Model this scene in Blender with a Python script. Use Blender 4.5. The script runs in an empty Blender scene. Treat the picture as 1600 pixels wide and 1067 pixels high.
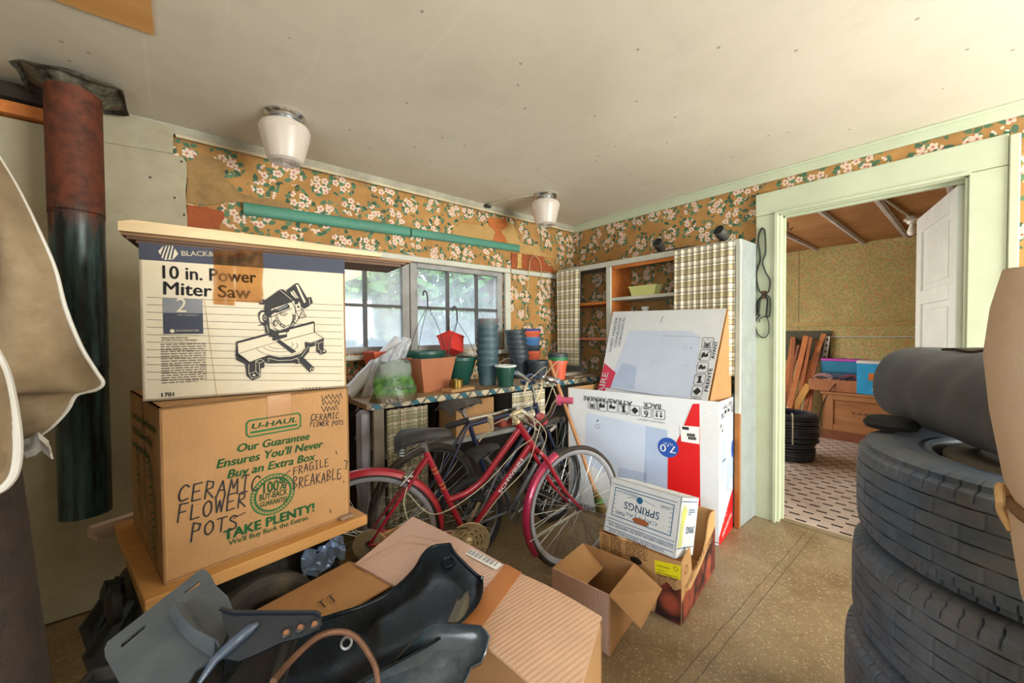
import bpy, math, random
from mathutils import Vector as V, Matrix
R = math.radians
rnd = random.Random(7)
sc = bpy.context.scene
col = sc.collection

# ---------------------------------------------------------------- camera, world, lights, exposure
CF, CYAW, CPIT, CROL, CH = 610.67, 0.6954, -0.0209, -0.0071, 1.2796   # focal length in pixels, angles, height
cam_d = bpy.data.cameras.new('camera'); cam = bpy.data.objects.new('camera', cam_d); col.objects.link(cam)
cam_d.sensor_width = 36; cam_d.lens = CF / 1600 * 36; cam_d.clip_start = .02
CM = Matrix.Rotation(-CYAW, 3, 'Z') @ Matrix.Rotation(math.pi / 2 + CPIT, 3, 'X') @ Matrix.Rotation(CROL, 3, 'Z')
cam.matrix_world = Matrix.Translation((0, 0, CH)) @ CM.to_4x4()
sc.camera = cam
sc.view_settings.view_transform = 'Standard'; sc.view_settings.look = 'None'; sc.view_settings.gamma = 1
sc.view_settings.exposure = 0.0
sc.cycles.max_bounces = 8; sc.cycles.diffuse_bounces = 5; sc.cycles.transparent_max_bounces = 16
sc.cycles.sample_clamp_indirect = 6
w = bpy.data.worlds.new('sky'); sc.world = w; w.use_nodes = True
wn = w.node_tree; bg = wn.nodes['Background']
sk = wn.nodes.new('ShaderNodeTexSky'); sk.sky_type = 'NISHITA'; sk.sun_disc = False
sk.sun_elevation = R(42); sk.sun_rotation = R(200); sk.air_density = 1.3; sk.dust_density = 2.5
wn.links.new(sk.outputs[0], bg.inputs[0]); bg.inputs[1].default_value = 0.55
def area(name, loc, rot, sx, sy, watt, rgb):
    l = bpy.data.lights.new(name, 'AREA'); l.shape = 'RECTANGLE'; l.size = sx; l.size_y = sy; l.energy = watt; l.color = rgb
    o = bpy.data.objects.new(name, l); o.location = loc; o.rotation_euler = rot; col.objects.link(o)
area('daylight_rear_window', (2.05, -2.53, 1.35), (R(118), 0, R(10)), 1.7, 1.4, 255, (.96, 1, .95))             # looks +Y, up from the lawn
area('daylight_left_window', (-1.38, -1.0, 1.35), (R(116), 0, R(-90)), 1.6, 1.2, 80, (.86, .94, 1))        # looks +X
area('daylight_next_room', (4.4, 2.76, 1.45), (R(-84), 0, 0), 1.7, 1.1, 55, (1, .97, .90))                 # looks -Y
area('daylight_window', (1.2, 4.3, 3.1), (R(-62), 0, 0), 3, 1.6, 150, (.88, .94, 1))

# ---------------------------------------------------------------- pixel of the photograph -> point on a plane of the place
CO = V((0, 0, CH))
def ray(px, py): return CM @ V(((px - 800) / CF, -(py - 533.5) / CF, -1))
def onX(px, py, X): d = ray(px, py); return CO + d * (X / d.x)
def onY(px, py, Y): d = ray(px, py); return CO + d * (Y / d.y)
def onZ(px, py, Z): d = ray(px, py); return CO + d * ((Z - CH) / d.z)
def onP(px, py, p, n): d = ray(px, py); return CO + d * ((V(p) - CO).dot(n) / d.dot(n))
def fwd(px, py, D): return CO + ray(px, py) * D          # at depth D along the optical axis

# ---------------------------------------------------------------- materials
def lin(c):
    return tuple((v / 255 / 12.92 if v / 255 <= .04045 else ((v / 255 + .055) / 1.055) ** 2.4) for v in c) + (1,)
class NT:
    def __init__(s, name):
        s.m = bpy.data.materials.new(name); s.m.use_nodes = True; s.t = s.m.node_tree
        s.b = s.t.nodes['Principled BSDF']; s.out = s.t.nodes['Material Output']
    def n(s, typ, **kw):
        o = s.t.nodes.new('ShaderNode' + typ)
        for k, v in kw.items():
            if k[0] == 'i' and k[1:].isdigit(): s.put(o.inputs[int(k[1:])], v)
            elif k[:2] == 'I_': s.put(o.inputs[k[2:]], v)
            else: setattr(o, k, v)
        return o
    def put(s, sock, v):
        if hasattr(v, 'outputs'): s.t.links.new(v.outputs[0], sock)
        elif isinstance(v, bpy.types.NodeSocket): s.t.links.new(v, sock)
        else: sock.default_value = v
    def math(s, op, a, b=0, c=0): return s.n('Math', operation=op, i0=a, i1=b, i2=c)
    def mix(s, f, a, b, mode='MIX'):
        o = s.n('Mix', data_type='RGBA', blend_type=mode); s.put(o.inputs[0], f); s.put(o.inputs[6], a); s.put(o.inputs[7], b); return o.outputs[2]
    def ramp(s, f, lo, hi): return s.n('MapRange', I_Value=f, i1=lo, i2=hi).outputs[0]
    def noise(s, vec, scale, detail=4, rough=.6): return s.n('TexNoise', I_Vector=vec, I_Scale=scale, I_Detail=detail, I_Roughness=rough).outputs[0]
    def oc(s): return s.n('TexCoord').outputs['Object']
    def wc(s): return s.n('NewGeometry').outputs['Position']
    def color(s, v): s.put(s.b.inputs['Base Color'], v)
    def set(s, **kw):
        for k, v in kw.items(): s.put(s.b.inputs[k.replace('_', ' ')], v)
    def bump(s, h, st=.2, d=.01): s.put(s.b.inputs['Normal'], s.n('Bump', I_Strength=st, I_Distance=d, I_Height=h).outputs[0])
def sh(c, k): return tuple(min(1, v * k) for v in c[:3]) + (1,)
MC = {}
def M(name, rgb, rough=.75, metal=0, var=.18, sc_=6, bump=.12, bs=60, coat=0, dirt=None, da=.5, emit=0):
    if name in MC: return MC[name]
    s = NT(name); c = lin(rgb); p = s.oc(); n = s.noise(p, sc_)
    k = s.mix(s.ramp(n, .3, .7), sh(c, 1 - var), sh(c, 1 + var))
    if dirt: k = s.mix(s.math('MULTIPLY', s.ramp(s.noise(p, sc_ * .6 + 1.3, 6, .7), .45, .75), da).outputs[0], k, lin(dirt))
    s.color(k); s.set(Roughness=rough, Metallic=metal)
    if coat: s.set(Coat_Weight=coat)
    if bump: s.bump(s.noise(p, bs), bump, .004)
    MC[name] = s.m; return s.m
def wood(name, a, b, axis='X', scale=7, rough=.65, ring=3.5):
    s = NT(name); p = s.oc()
    m = s.n('Mapping', I_Vector=p); sc3 = {'X': (.12, 1, 1), 'Y': (1, .12, 1), 'Z': (1, 1, .12)}[axis]; m.inputs['Scale'].default_value = sc3
    n = s.noise(m.outputs[0], scale * 3, 5, .6)
    wv = s.math('FRACT', s.math('MULTIPLY', s.noise(m.outputs[0], scale, 2, .4), ring).outputs[0]).outputs[0]
    k = s.mix(s.ramp(n, .3, .7), lin(a), lin(b)); k = s.mix(s.math('MULTIPLY', wv, .35).outputs[0], k, sh(lin(b), .7))
    s.color(k); s.set(Roughness=rough); s.bump(n, .15, .004); MC[name] = s.m; return s.m
def cardboard(name, rgb, ridge='X', amt=.25, pitch=150):
    s = NT(name); c = lin(rgb); p = s.oc(); x = s.n('SeparateXYZ', I_Vector=p).outputs[ridge]
    wv = s.math('SINE', s.math('MULTIPLY', x, pitch * 6.283 / 1).outputs[0]).outputs[0]
    n = s.noise(p, 5, 5); k = s.mix(s.ramp(n, .3, .7), sh(c, .86), sh(c, 1.1))
    k = s.mix(s.math('MULTIPLY', s.ramp(wv, -1, 1), amt).outputs[0], k, sh(c, .72)); k = s.mix(s.math('MULTIPLY', s.ramp(s.noise(p, 160, 2), .4, .7), .25).outputs[0], k, sh(c, .7))
    s.color(k); s.set(Roughness=.8); s.bump(wv, .25 * amt * 4, .001); MC[name] = s.m; return s.m
def wallpaper():
    s = NT('floral_wallpaper'); g = s.n('NewGeometry'); P = s.n('SeparateXYZ', I_Vector=g.outputs['Position']); N = s.n('SeparateXYZ', I_Vector=g.outputs['Normal'])
    isx = s.math('GREATER_THAN', s.math('ABSOLUTE', N.outputs[0]).outputs[0], .6).outputs[0]
    u = s.n('Mix', data_type='FLOAT', i0=isx, i2=P.outputs[0], i3=P.outputs[1]).outputs[0]
    p = s.n('CombineXYZ', i0=u, i1=P.outputs[2]).outputs[0]
    def vor(scale, rand=.9, off=0):
        q = s.n('VectorMath', operation='ADD', i0=p, i1=(off, off * .7, 0))
        v = s.n('TexVoronoi', voronoi_dimensions='2D', I_Vector=q, I_Scale=scale, I_Randomness=rand)
        d = s.n('VectorMath', operation='SUBTRACT', i0=q, i1=v.outputs['Position'])
        return v, s.n('SeparateXYZ', I_Vector=d)
    cl, _ = vor(6.4, .7)                                                   # bouquets
    wob = s.noise(p, 17, 2); near = s.math('SUBTRACT', .585, s.math('ADD', cl.outputs['Distance'], s.math('MULTIPLY', wob, .42).outputs[0]).outputs[0]).outputs[0]
    near2 = s.math('SUBTRACT', .79, s.math('ADD', cl.outputs['Distance'], s.math('MULTIPLY', wob, .5).outputs[0]).outputs[0]).outputs[0]
    base = s.mix(s.ramp(s.noise(p, 9, 5), .3, .7), lin((158, 113, 60)), lin((180, 135, 78)))
    base = s.mix(s.math('MULTIPLY', s.ramp(s.noise(p, 1.7, 6, .7), .45, .8), .45).outputs[0], base, lin((120, 84, 44)))
    lf, ld = vor(23, 1, 3.3)                                                # leaves
    an = s.math('MULTIPLY', s.n('SeparateColor', I_Color=lf.outputs['Color']).outputs[0], 6.28).outputs[0]
    ca, sa = s.math('COSINE', an).outputs[0], s.math('SINE', an).outputs[0]
    lx = s.math('ADD', s.math('MULTIPLY', ld.outputs[0], ca).outputs[0], s.math('MULTIPLY', ld.outputs[1], sa).outputs[0]).outputs[0]
    ly = s.math('SUBTRACT', s.math('MULTIPLY', ld.outputs[1], ca).outputs[0], s.math('MULTIPLY', ld.outputs[0], sa).outputs[0]).outputs[0]
    e = s.math('ADD', s.math('POWER', s.math('DIVIDE', lx, .021).outputs[0], 2).outputs[0], s.math('POWER', s.math('DIVIDE', ly, .0122).outputs[0], 2).outputs[0]).outputs[0]
    leaf = s.math('MULTIPLY', s.math('LESS_THAN', e, 1).outputs[0], s.math('GREATER_THAN', near2, 0).outputs[0]).outputs[0]
    gr = s.mix(s.n('SeparateColor', I_Color=lf.outputs['Color']).outputs[1], lin((42, 78, 58)), lin((92, 124, 92)))
    k = s.mix(leaf, base, gr)
    fl, fd = vor(20.5, .8)                                                   # blossoms with five petals
    rad = s.math('SQRT', s.math('ADD', s.math('POWER', fd.outputs[0], 2).outputs[0], s.math('POWER', fd.outputs[1], 2).outputs[0]).outputs[0]).outputs[0]
    th = s.math('ARCTAN2', fd.outputs[1], fd.outputs[0]).outputs[0]
    pet = s.math('MULTIPLY', s.math('ABSOLUTE', s.math('COSINE', s.math('MULTIPLY', th, 2.5).outputs[0]).outputs[0]).outputs[0], .0073).outputs[0]
    edge = s.math('ADD', .0142, pet).outputs[0]
    fm = s.math('MULTIPLY', s.math('LESS_THAN', rad, edge).outputs[0], s.math('GREATER_THAN', near, 0).outputs[0]).outputs[0]
    fc = s.mix(s.ramp(rad, .003, .018), lin((206, 160, 142)), lin((224, 206, 186)))
    k = s.mix(fm, k, fc)
    k = s.mix(s.math('MULTIPLY', fm, s.math('LESS_THAN', rad, .004).outputs[0]).outputs[0], k, lin((150, 60, 40)))
    k = s.mix(s.math('MULTIPLY', s.ramp(s.noise(p, 3, 8, .75), .5, .8), .4).outputs[0], k, lin((96, 74, 50)))
    s.color(k); s.set(Roughness=.85); s.bump(s.noise(p, 14, 4), .25, .01); return s.m
def plaid(name, bgc, c1, c2, c3, fx=14, vf=.34):
    s = NT(name); uv = s.n('SeparateXYZ', I_Vector=s.n('UVMap').outputs[0]); k = lin(bgc)
    def stripe(x, f, off, wd):
        fr = s.math('FRACT', s.math('ADD', s.math('MULTIPLY', x, f).outputs[0], off).outputs[0]).outputs[0]
        return s.math('LESS_THAN', fr, wd).outputs[0]
    for ax in (0, 1):
        x = uv.outputs[ax]
        for c, off, wd, a in ((c1, 0, .34, .62), (c2, .12, .10, .75), (c3, .52, .07, .75), (c3, .40, .03, .6), (c2, .72, .04, .7)):
            k = s.mix(s.math('MULTIPLY', stripe(x, fx * (1, 1.25)[ax], off, wd), a * (vf, 1.0)[ax]).outputs[0], k, lin(c))
    s.color(k); s.set(Roughness=.9); s.bump(s.noise(s.n('UVMap').outputs[0], 300, 2), .1, .002)
    MC[name] = s.m; return s.m

# ---------------------------------------------------------------- mesh building
class MB:
    def __init__(s): s.v = []; s.f = []; s.mi = []; s.uv = None; s.mats = []
    def m(s, mat):
        if mat not in s.mats: s.mats.append(mat)
        return s.mats.index(mat)
    def add(s, vs, fs, mat=None):
        o = len(s.v); s.v += [tuple(x) for x in vs]; k = s.m(mat)
        for f in fs: s.f.append([o + i for i in f]); s.mi.append(k)
        return s
    def box(s, c, size, mat=None, rot=None, bev=0):
        hx, hy, hz = (t / 2 for t in size); c = V(c)
        if bev:
            b = min(bev, hx * .9, hy * .9, hz * .9); vs = []; 
            for x in (-1, 1):
                for y in (-1, 1):
                    for z in (-1, 1):
                        vs += [V((x * hx, y * (hy - b), z * (hz - b))), V((x * (hx - b), y * hy, z * (hz - b))), V((x * (hx - b), y * (hy - b), z * hz))]
            I = lambda x, y, z, a: ((x > 0) * 4 + (y > 0) * 2 + (z > 0)) * 3 + a
            fs = []
            for q in (-1, 1):
                fs.append([I(q, -1, -1, 0), I(q, 1, -1, 0), I(q, 1, 1, 0), I(q, -1, 1, 0)][::q])
                fs.append([I(-1, q, -1, 1), I(-1, q, 1, 1), I(1, q, 1, 1), I(1, q, -1, 1)][::q])
                fs.append([I(-1, -1, q, 2), I(1, -1, q, 2), I(1, 1, q, 2), I(-1, 1, q, 2)][::q])
            for y in (-1, 1):
                for z in (-1, 1): fs.append([I(-1, y, z, 1), I(1, y, z, 1), I(1, y, z, 2), I(-1, y, z, 2)][::y * z])
            for x in (-1, 1):
                for z in (-1, 1): fs.append([I(x, -1, z, 0), I(x, 1, z, 0), I(x, 1, z, 2), I(x, -1, z, 2)][::-x * -z])
            for x in (-1, 1):
                for y in (-1, 1): fs.append([I(x, y, -1, 0), I(x, y, 1, 0), I(x, y, 1, 1), I(x, y, -1, 1)][::-x * y])
            for x in (-1, 1):
                for y in (-1, 1):
                    for z in (-1, 1): fs.append([I(x, y, z, 0), I(x, y, z, 1), I(x, y, z, 2)][::x * y * z])
        else:
            vs = [V((x * hx, y * hy, z * hz)) for x in (-1, 1) for y in (-1, 1) for z in (-1, 1)]
            fs = [[0, 1, 3, 2], [4, 6, 7, 5], [0, 4, 5, 1], [2, 3, 7, 6], [0, 2, 6, 4], [1, 5, 7, 3]]
        if rot is not None: vs = [rot @ x for x in vs]
        return s.add([c + x for x in vs], fs, mat)
    def tube(s, pts, r, mat=None, n=8, closed=False, cap=True, flat=None):
        pts = [V(p) for p in pts]; L = len(pts); rs = r if isinstance(r, (list, tuple)) else [r] * L
        vs = []; up = None
        for i, p in enumerate(pts):
            if closed: t = pts[(i + 1) % L] - pts[i - 1]
            else: t = pts[min(i + 1, L - 1)] - pts[max(i - 1, 0)]
            if t.length < 1e-9: t = V((0, 0, 1))
            t.normalize()
            if up is None:
                a = V((0, 0, 1)) if abs(t.z) < .9 else V((1, 0, 0)); up = (a - t * a.dot(t)).normalized()
            else:
                u2 = up - t * up.dot(t); up = u2.normalized() if u2.length > 1e-6 else t.orthogonal().normalized()
            sd = t.cross(up)
            for k in range(n):
                a = 2 * math.pi * k / n; vs.append(p + (up * math.cos(a) * (flat or 1) + sd * math.sin(a)) * rs[i])
        fs = [[i * n + k, i * n + (k + 1) % n, ((i + 1) % L) * n + (k + 1) % n, ((i + 1) % L) * n + k] for i in range(L if closed else L - 1) for k in range(n)]
        if cap and not closed: fs += [list(range(n))[::-1], [(L - 1) * n + k for k in range(n)]]
        return s.add(vs, fs, mat)
    def cyl(s, a, b, r, mat=None, r2=None, n=20, cap=True): return s.tube([a, b], [r, r if r2 is None else r2], mat, n, cap=cap)
    def lathe(s, prof, c=(0, 0, 0), ax=(0, 0, 1), mat=None, n=32, close=False, a0=0, a1=2 * math.pi, ex=None):
        ax = V(ax).normalized(); e1 = V(ex).normalized() if ex else ax.orthogonal().normalized(); e2 = ax.cross(e1); c = V(c); full = abs(a1 - a0 - 2 * math.pi) < 1e-6
        m = n if full else n + 1; P = len(prof); vs = []
        for i in range(m):
            a = a0 + (a1 - a0) * i / n
            for (r, h) in prof: vs.append(c + ax * h + (e1 * math.cos(a) + e2 * math.sin(a)) * r)
        fs = []
        for i in range(n):
            j = (i + 1) % m
            for k in range(P if close else P - 1):
                l = (k + 1) % P; fs.append([i * P + k, j * P + k, j * P + l, i * P + l])
        return s.add(vs, fs, mat)
    def torus(s, c, ax, R_, r, mat=None, n=48, k=10, sx=1): 
        return s.lathe([(R_ + r * math.cos(2 * math.pi * i / k), r * sx * math.sin(2 * math.pi * i / k)) for i in range(k)], c, ax, mat, n, close=True)
    def grid(s, P, mat=None, closed_u=False):                      # P[i][j] rows of points
        nu, nv = len(P), len(P[0]); vs = [p for row in P for p in row]
        fs = [[i * nv + j, ((i + 1) % nu) * nv + j, ((i + 1) % nu) * nv + j + 1, i * nv + j + 1] for i in range(nu if closed_u else nu - 1) for j in range(nv - 1)]
        return s.add(vs, fs, mat)
    def sheet(s, P, th, mat=None):                                  # a grid of points given thickness
        nu, nv = len(P), len(P[0]); P = [[V(q) for q in r] for r in P]; N = []
        for i in range(nu):
            for j in range(nv):
                a = P[min(i + 1, nu - 1)][j] - P[max(i - 1, 0)][j]; b = P[i][min(j + 1, nv - 1)] - P[i][max(j - 1, 0)]; c = a.cross(b)
                N.append(c.normalized() if c.length > 1e-12 else V((0, 0, 1)))
        F = [p for r in P for p in r]; m = nu * nv
        vs = [p + n * th / 2 for p, n in zip(F, N)] + [p - n * th / 2 for p, n in zip(F, N)]; fs = []
        for i in range(nu - 1):
            for j in range(nv - 1):
                q = [i * nv + j, (i + 1) * nv + j, (i + 1) * nv + j + 1, i * nv + j + 1]; fs += [q, [m + x for x in q[::-1]]]
        br = [i * nv for i in range(nu)] + [(nu - 1) * nv + j for j in range(1, nv)] + [i * nv + nv - 1 for i in range(nu - 2, -1, -1)] + [j for j in range(nv - 2, 0, -1)]
        for k in range(len(br)): a, b = br[k], br[(k + 1) % len(br)]; fs.append([b, a, m + a, m + b])
        return s.add(vs, fs, mat)
    def panel(s, q, th, mat=None, mat2=None):                       # flat polygon given thickness behind its face (counter-clockwise seen from the front)
        q = [V(p) for p in q]; n = V((0, 0, 0))
        for i in range(len(q)): n += q[i].cross(q[(i + 1) % len(q)])
        n.normalize(); k = len(q); b = [p - n * th for p in q]
        s.add(q, [list(range(k))], mat); s.add(b, [list(range(k))[::-1]], mat2 or mat)
        return s.add(q + b, [[i, k + i, k + (i + 1) % k, (i + 1) % k] for i in range(k)], mat2 or mat)
    def build(s, name, mat=None, parent=None, rel=None, smooth=35, kind=None, label=None):
        me = bpy.data.meshes.new(name); o0 = V(rel.location) if rel is not None else V((0, 0, 0))
        me.from_pydata([tuple(V(v) - o0) for v in s.v], [], s.f)
        ml = s.mats[:] or [mat]
        if mat is not None and None in ml: ml[ml.index(None)] = mat
        for m_ in ml: me.materials.append(m_)
        if len(ml) > 1: me.polygons.foreach_set('material_index', s.mi)
        if s.uv:
            l = me.uv_layers.new(name='UVMap')
            for lp in me.loops: l.data[lp.index].uv = s.uv[lp.vertex_index]
        me.update()
        if smooth:
            me.polygons.foreach_set('use_smooth', [True] * len(me.polygons)); me.set_sharp_from_angle(angle=R(smooth))
        o = bpy.data.objects.new(name, me); col.objects.link(o)
        if parent is not None: o.parent = parent
        if kind: o['kind'] = kind
        if label: o['label'] = label
        return o
def tag(o, label, cat, group=None):
    o['label'] = label; o['category'] = cat
    if group: o['group'] = group
    return o
def thing(name, label, cat, loc=(0, 0, 0), rz=0, group=None):
    o = bpy.data.objects.new(name, None); o.empty_display_size = .05; col.objects.link(o)
    o.location = loc; o.rotation_euler = (0, 0, rz); return tag(o, label, cat, group)
def one(mb, name, mat, label, cat, loc=(0, 0, 0), group=None, rz=0, smooth=35):   # a thing that is one mesh
    o = mb.build(name, mat, smooth=smooth); o.location = loc; o.rotation_euler = (0, 0, rz); return tag(o, label, cat, group)
def dup(root, loc, label, group=None, rz=None):
    r = root.copy(); col.objects.link(r); r.location = loc; r['label'] = label
    if group: r['group'] = group
    if rz is not None: r.rotation_euler = (0, 0, rz)
    for ch in list(root.children):
        c = ch.copy(); col.objects.link(c); c.parent = r
        for g in ch.children: d = g.copy(); col.objects.link(d); d.parent = c
    return r
def arc(c, r, a0, a1, n, ex, ey): return [V(c) + V(ex) * r * math.cos(a0 + (a1 - a0) * i / n) + V(ey) * r * math.sin(a0 + (a1 - a0) * i / n) for i in range(n + 1)]
def spline(pts, k=8):
    P = [V(p) for p in pts]; out = []
    for i in range(len(P) - 1):
        p0, p1, p2, p3 = P[max(i - 1, 0)], P[i], P[i + 1], P[min(i + 2, len(P) - 1)]
        for j in range(k):
            t = j / k; out.append(.5 * ((2 * p1) + (p2 - p0) * t + (2 * p0 - 5 * p1 + 4 * p2 - p3) * t * t + (3 * p1 - p0 - 3 * p2 + p3) * t ** 3))
    return out + [P[-1]]
# ---------------------------------------------------------------- printing on flat faces
TC = {}
def text_mesh(st, bold):
    if (st, bold) in TC: return TC[st, bold]
    c = bpy.data.curves.new('t', 'FONT'); c.body = st; c.size = 1; c.offset = bold; c.resolution_u = 3
    o = bpy.data.objects.new('t', c); me = o.to_mesh()
    r = ([tuple(v.co) for v in me.vertices], [list(p.vertices) for p in me.polygons])
    o.to_mesh_clear(); bpy.data.objects.remove(o); bpy.data.curves.remove(c); TC[st, bold] = r; return r
SF = {'C': [[(.95, .85), (.6, 1), (.2, .8), (.05, .4), (.3, .05), (.95, .15)]], 'E': [[(.9, 1), (.1, .95), (.1, 0), (.95, .05)], [(.1, .5), (.75, .55)]],
      'R': [[(.1, 0), (.15, 1), (.8, .9), (.75, .6), (.15, .5), (.95, 0)]], 'A': [[(0, 0), (.5, 1), (.95, 0)], [(.2, .38), (.8, .4)]],
      'M': [[(0, 0), (.15, 1), (.5, .4), (.85, 1), (1, 0)]], 'I': [[(.5, 0), (.5, 1)], [(.15, 1), (.85, 1)], [(.15, 0), (.85, 0)]],
      'F': [[(.1, 0), (.2, 1), (1, 1)], [(.15, .52), (.8, .55)]], 'L': [[(.15, 1), (.1, 0), (.95, .05)]], 'O': [[(.5, 1), (.1, .7), (.15, .2), (.5, 0), (.9, .3), (.85, .8), (.5, 1)]],
      'W': [[(0, 1), (.25, 0), (.5, .7), (.75, 0), (1, 1)]], 'P': [[(.1, -.15), (.15, 1), (.85, .85), (.75, .5), (.15, .45)]], 'T': [[(.5, 0), (.5, 1)], [(0, .95), (1, 1)]],
      'S': [[(.9, .9), (.4, 1), (.1, .75), (.8, .4), (.7, .05), (.05, .1)]], 'G': [[(.9, .9), (.4, 1), (.05, .5), (.3, 0), (.9, .1), (.9, .45), (.5, .45)]],
      'B': [[(.1, 0), (.1, 1), (.8, .85), (.2, .52), (.9, .3), (.1, 0)]], 'K': [[(.1, 0), (.1, 1)], [(.9, 1), (.15, .45), (.95, 0)]], '!': [[(.5, 1), (.5, .35)], [(.5, .1), (.5, 0)]], ' ': []}
class Pl:                                                           # a flat printing frame: origin, right and up
    def __init__(s, mb, o, r, u, lift=.0006):
        s.mb = mb; s.o = V(o); s.r = V(r).normalized(); s.n = s.r.cross(V(u)).normalized(); s.u = s.n.cross(s.r); s.k = lift
    def P(s, x, y, k=1): return s.o + s.r * x + s.u * y + s.n * s.k * k
    def px(s, x, y): d = onP(x, y, s.o, s.n) - s.o; return (d.dot(s.r), d.dot(s.u))
    def poly(s, pts, mat, k=1): s.mb.add([s.P(x, y, k) for x, y in pts], [list(range(len(pts)))], mat)
    def rect(s, x0, y0, x1, y1, mat, k=1): s.poly([(x0, y0), (x1, y0), (x1, y1), (x0, y1)], mat, k)
    def line(s, pts, w, mat, k=2, closed=False):
        P = [V((x, y, 0)) for x, y in pts]
        if closed: P.append(P[0])
        for a, b in zip(P[:-1], P[1:]):
            d = b - a
            if d.length < 1e-7: continue
            d.normalize(); n = V((-d.y, d.x, 0)) * w / 2; e = d * w * .3
            q = [a - n - e, b - n + e, b + n + e, a + n - e]; s.poly([(p.x, p.y) for p in q], mat, k)
    def circle(s, x, y, r, mat, k=1, n=28, ry=None): s.poly([(x + r * math.cos(6.2832 * i / n), y + (ry or r) * math.sin(6.2832 * i / n)) for i in range(n)], mat, k)
    def ring(s, x, y, r, w, mat, k=2, n=28, ry=None): s.line([(x + r * math.cos(6.2832 * i / n), y + (ry or r) * math.sin(6.2832 * i / n)) for i in range(n)], w, mat, k, True)
    def rrect(s, x0, y0, x1, y1, w, mat, k=2, c=.15):
        d = min(abs(x1 - x0), abs(y1 - y0)) * c; a, b = (1 if x1 > x0 else -1) * d, (1 if y1 > y0 else -1) * d
        s.line([(x0 + a, y0), (x1 - a, y0), (x1, y0 + b), (x1, y1 - b), (x1 - a, y1), (x0 + a, y1), (x0, y1 - b), (x0, y0 + b)], w, mat, k, True)
    def text(s, st, a, b, mat, h=None, bold=.01, shear=0, k=3):     # baseline from a to b (frame coordinates); h = capital height, else from the width
        vs, fs = text_mesh(st, 0)
        if not vs: return
        if bold > .005:                                             # heavier type: the outline laid down again, a hair to each side
            v0, f0 = vs, fs; vs, fs = [], []; e = bold * .75
            for q, (ox, oy) in enumerate(((-e, 0), (e, 0), (0, e * .6), (0, -e * .6))): vs = vs + [(v[0] + ox, v[1] + oy, 0) for v in v0]; fs = fs + [[i + q * len(v0) for i in g] for g in f0]
        x0 = min(v[0] for v in vs); x1 = max(v[0] for v in vs); a = V((a[0], a[1], 0)); b = V((b[0], b[1], 0)); d = b - a; kx = d.length / (x1 - x0); d.normalize(); n = V((-d.y, d.x, 0))
        ky = kx if h is None else h / .7
        out = [a + d * ((v[0] - x0 + shear * v[1]) * kx) + n * (v[1] * ky) for v in vs]
        s.mb.add([s.P(p.x, p.y, k) for p in out], fs, mat)
    def hand(s, st, a, b, h, w, mat, k=3):
        a = V((a[0], a[1], 0)); b = V((b[0], b[1], 0)); d = b - a; L = d.length; d.normalize(); n = V((-d.y, d.x, 0)); q = L / len(st)
        for i, ch in enumerate(st):
            jy = rnd.uniform(-.06, .06) * h; js = rnd.uniform(.92, 1.1)
            for stroke in SF.get(ch, []):
                pts = [a + d * (q * (i + .08 + x * .78)) + n * (y * h * js + jy) for x, y in stroke]
                if ch in 'CSGOB': pts = spline(pts, 4)
                s.line([(p.x, p.y) for p in pts], w, mat, k)
    def greek(s, x0, y0, x1, y1, rows, mat, k=2, fill=.5, seed=1):   # rows of type too small to read
        g = random.Random(seed); dy = (y1 - y0) / rows; sg = 1 if x1 > x0 else -1
        for i in range(rows):
            x = x0; end = x1 if i < rows - 1 else x0 + (x1 - x0) * g.uniform(.3, .8); y = y1 - dy * (i + .5)
            while (end - x) * sg > 0:
                wd = g.uniform(.8, 3.2) * abs(dy) * .9; e = x + sg * min(wd, abs(end - x)); s.rect(min(x, e), y - abs(dy) * fill / 2, max(x, e), y + abs(dy) * fill / 2, mat, k); x = e + sg * abs(dy) * .4

# ---------------------------------------------------------------- shared materials
WP = wallpaper()
WHITE = M('white_trim_paint', (192, 192, 180), .55, var=.07, sc_=5, bump=.08, dirt=(150, 142, 118), da=.35)
GWHITE = M('cream_door_paint', (190, 197, 170), .5, var=.05, sc_=4, bump=.08, dirt=(170, 168, 138), da=.3)
GREYP = M('grey_weathered_paint', (146, 152, 150), .7, var=.08, sc_=9, dirt=(120, 118, 108), da=.4)
CHROME = M('chrome', (200, 200, 198), .22, 1, var=.06, bump=0)
STEEL = M('dull_steel', (128, 130, 132), .45, .85, var=.15, bump=.05)
BLACKP = M('black_plastic', (24, 26, 30), .42, var=.2, bump=.08)
BLACKR = M('black_rubber', (26, 26, 27), .75, var=.2, bump=.15)
INK = M('black_ink', (40, 38, 40), .7, var=.1, bump=0)
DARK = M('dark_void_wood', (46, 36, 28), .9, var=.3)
ORWOOD = wood('orange_varnished_wood', (176, 92, 34), (206, 122, 52), 'Y')
PINE = wood('pale_pine', (202, 174, 132), (218, 194, 156), 'X', rough=.7)
BROWNW = wood('brown_wood', (122, 78, 44), (156, 104, 62), 'X')
CB = cardboard('cardboard_brown', (176, 132, 86), 'X', .12)
CBF = cardboard('cardboard_pale_ribbed', (206, 172, 156), 'Y', .35, 75)
CBD = M('cardboard_raw_edge', (160, 112, 64), .85, var=.12)

# ---------------------------------------------------------------- the room
def slab(name, c, size, mat, parent=None): return MB().box(c, size).build(name, mat, parent, smooth=0, kind='structure')
XR, YB, HC = 3.04, 2.66, 2.35
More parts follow.
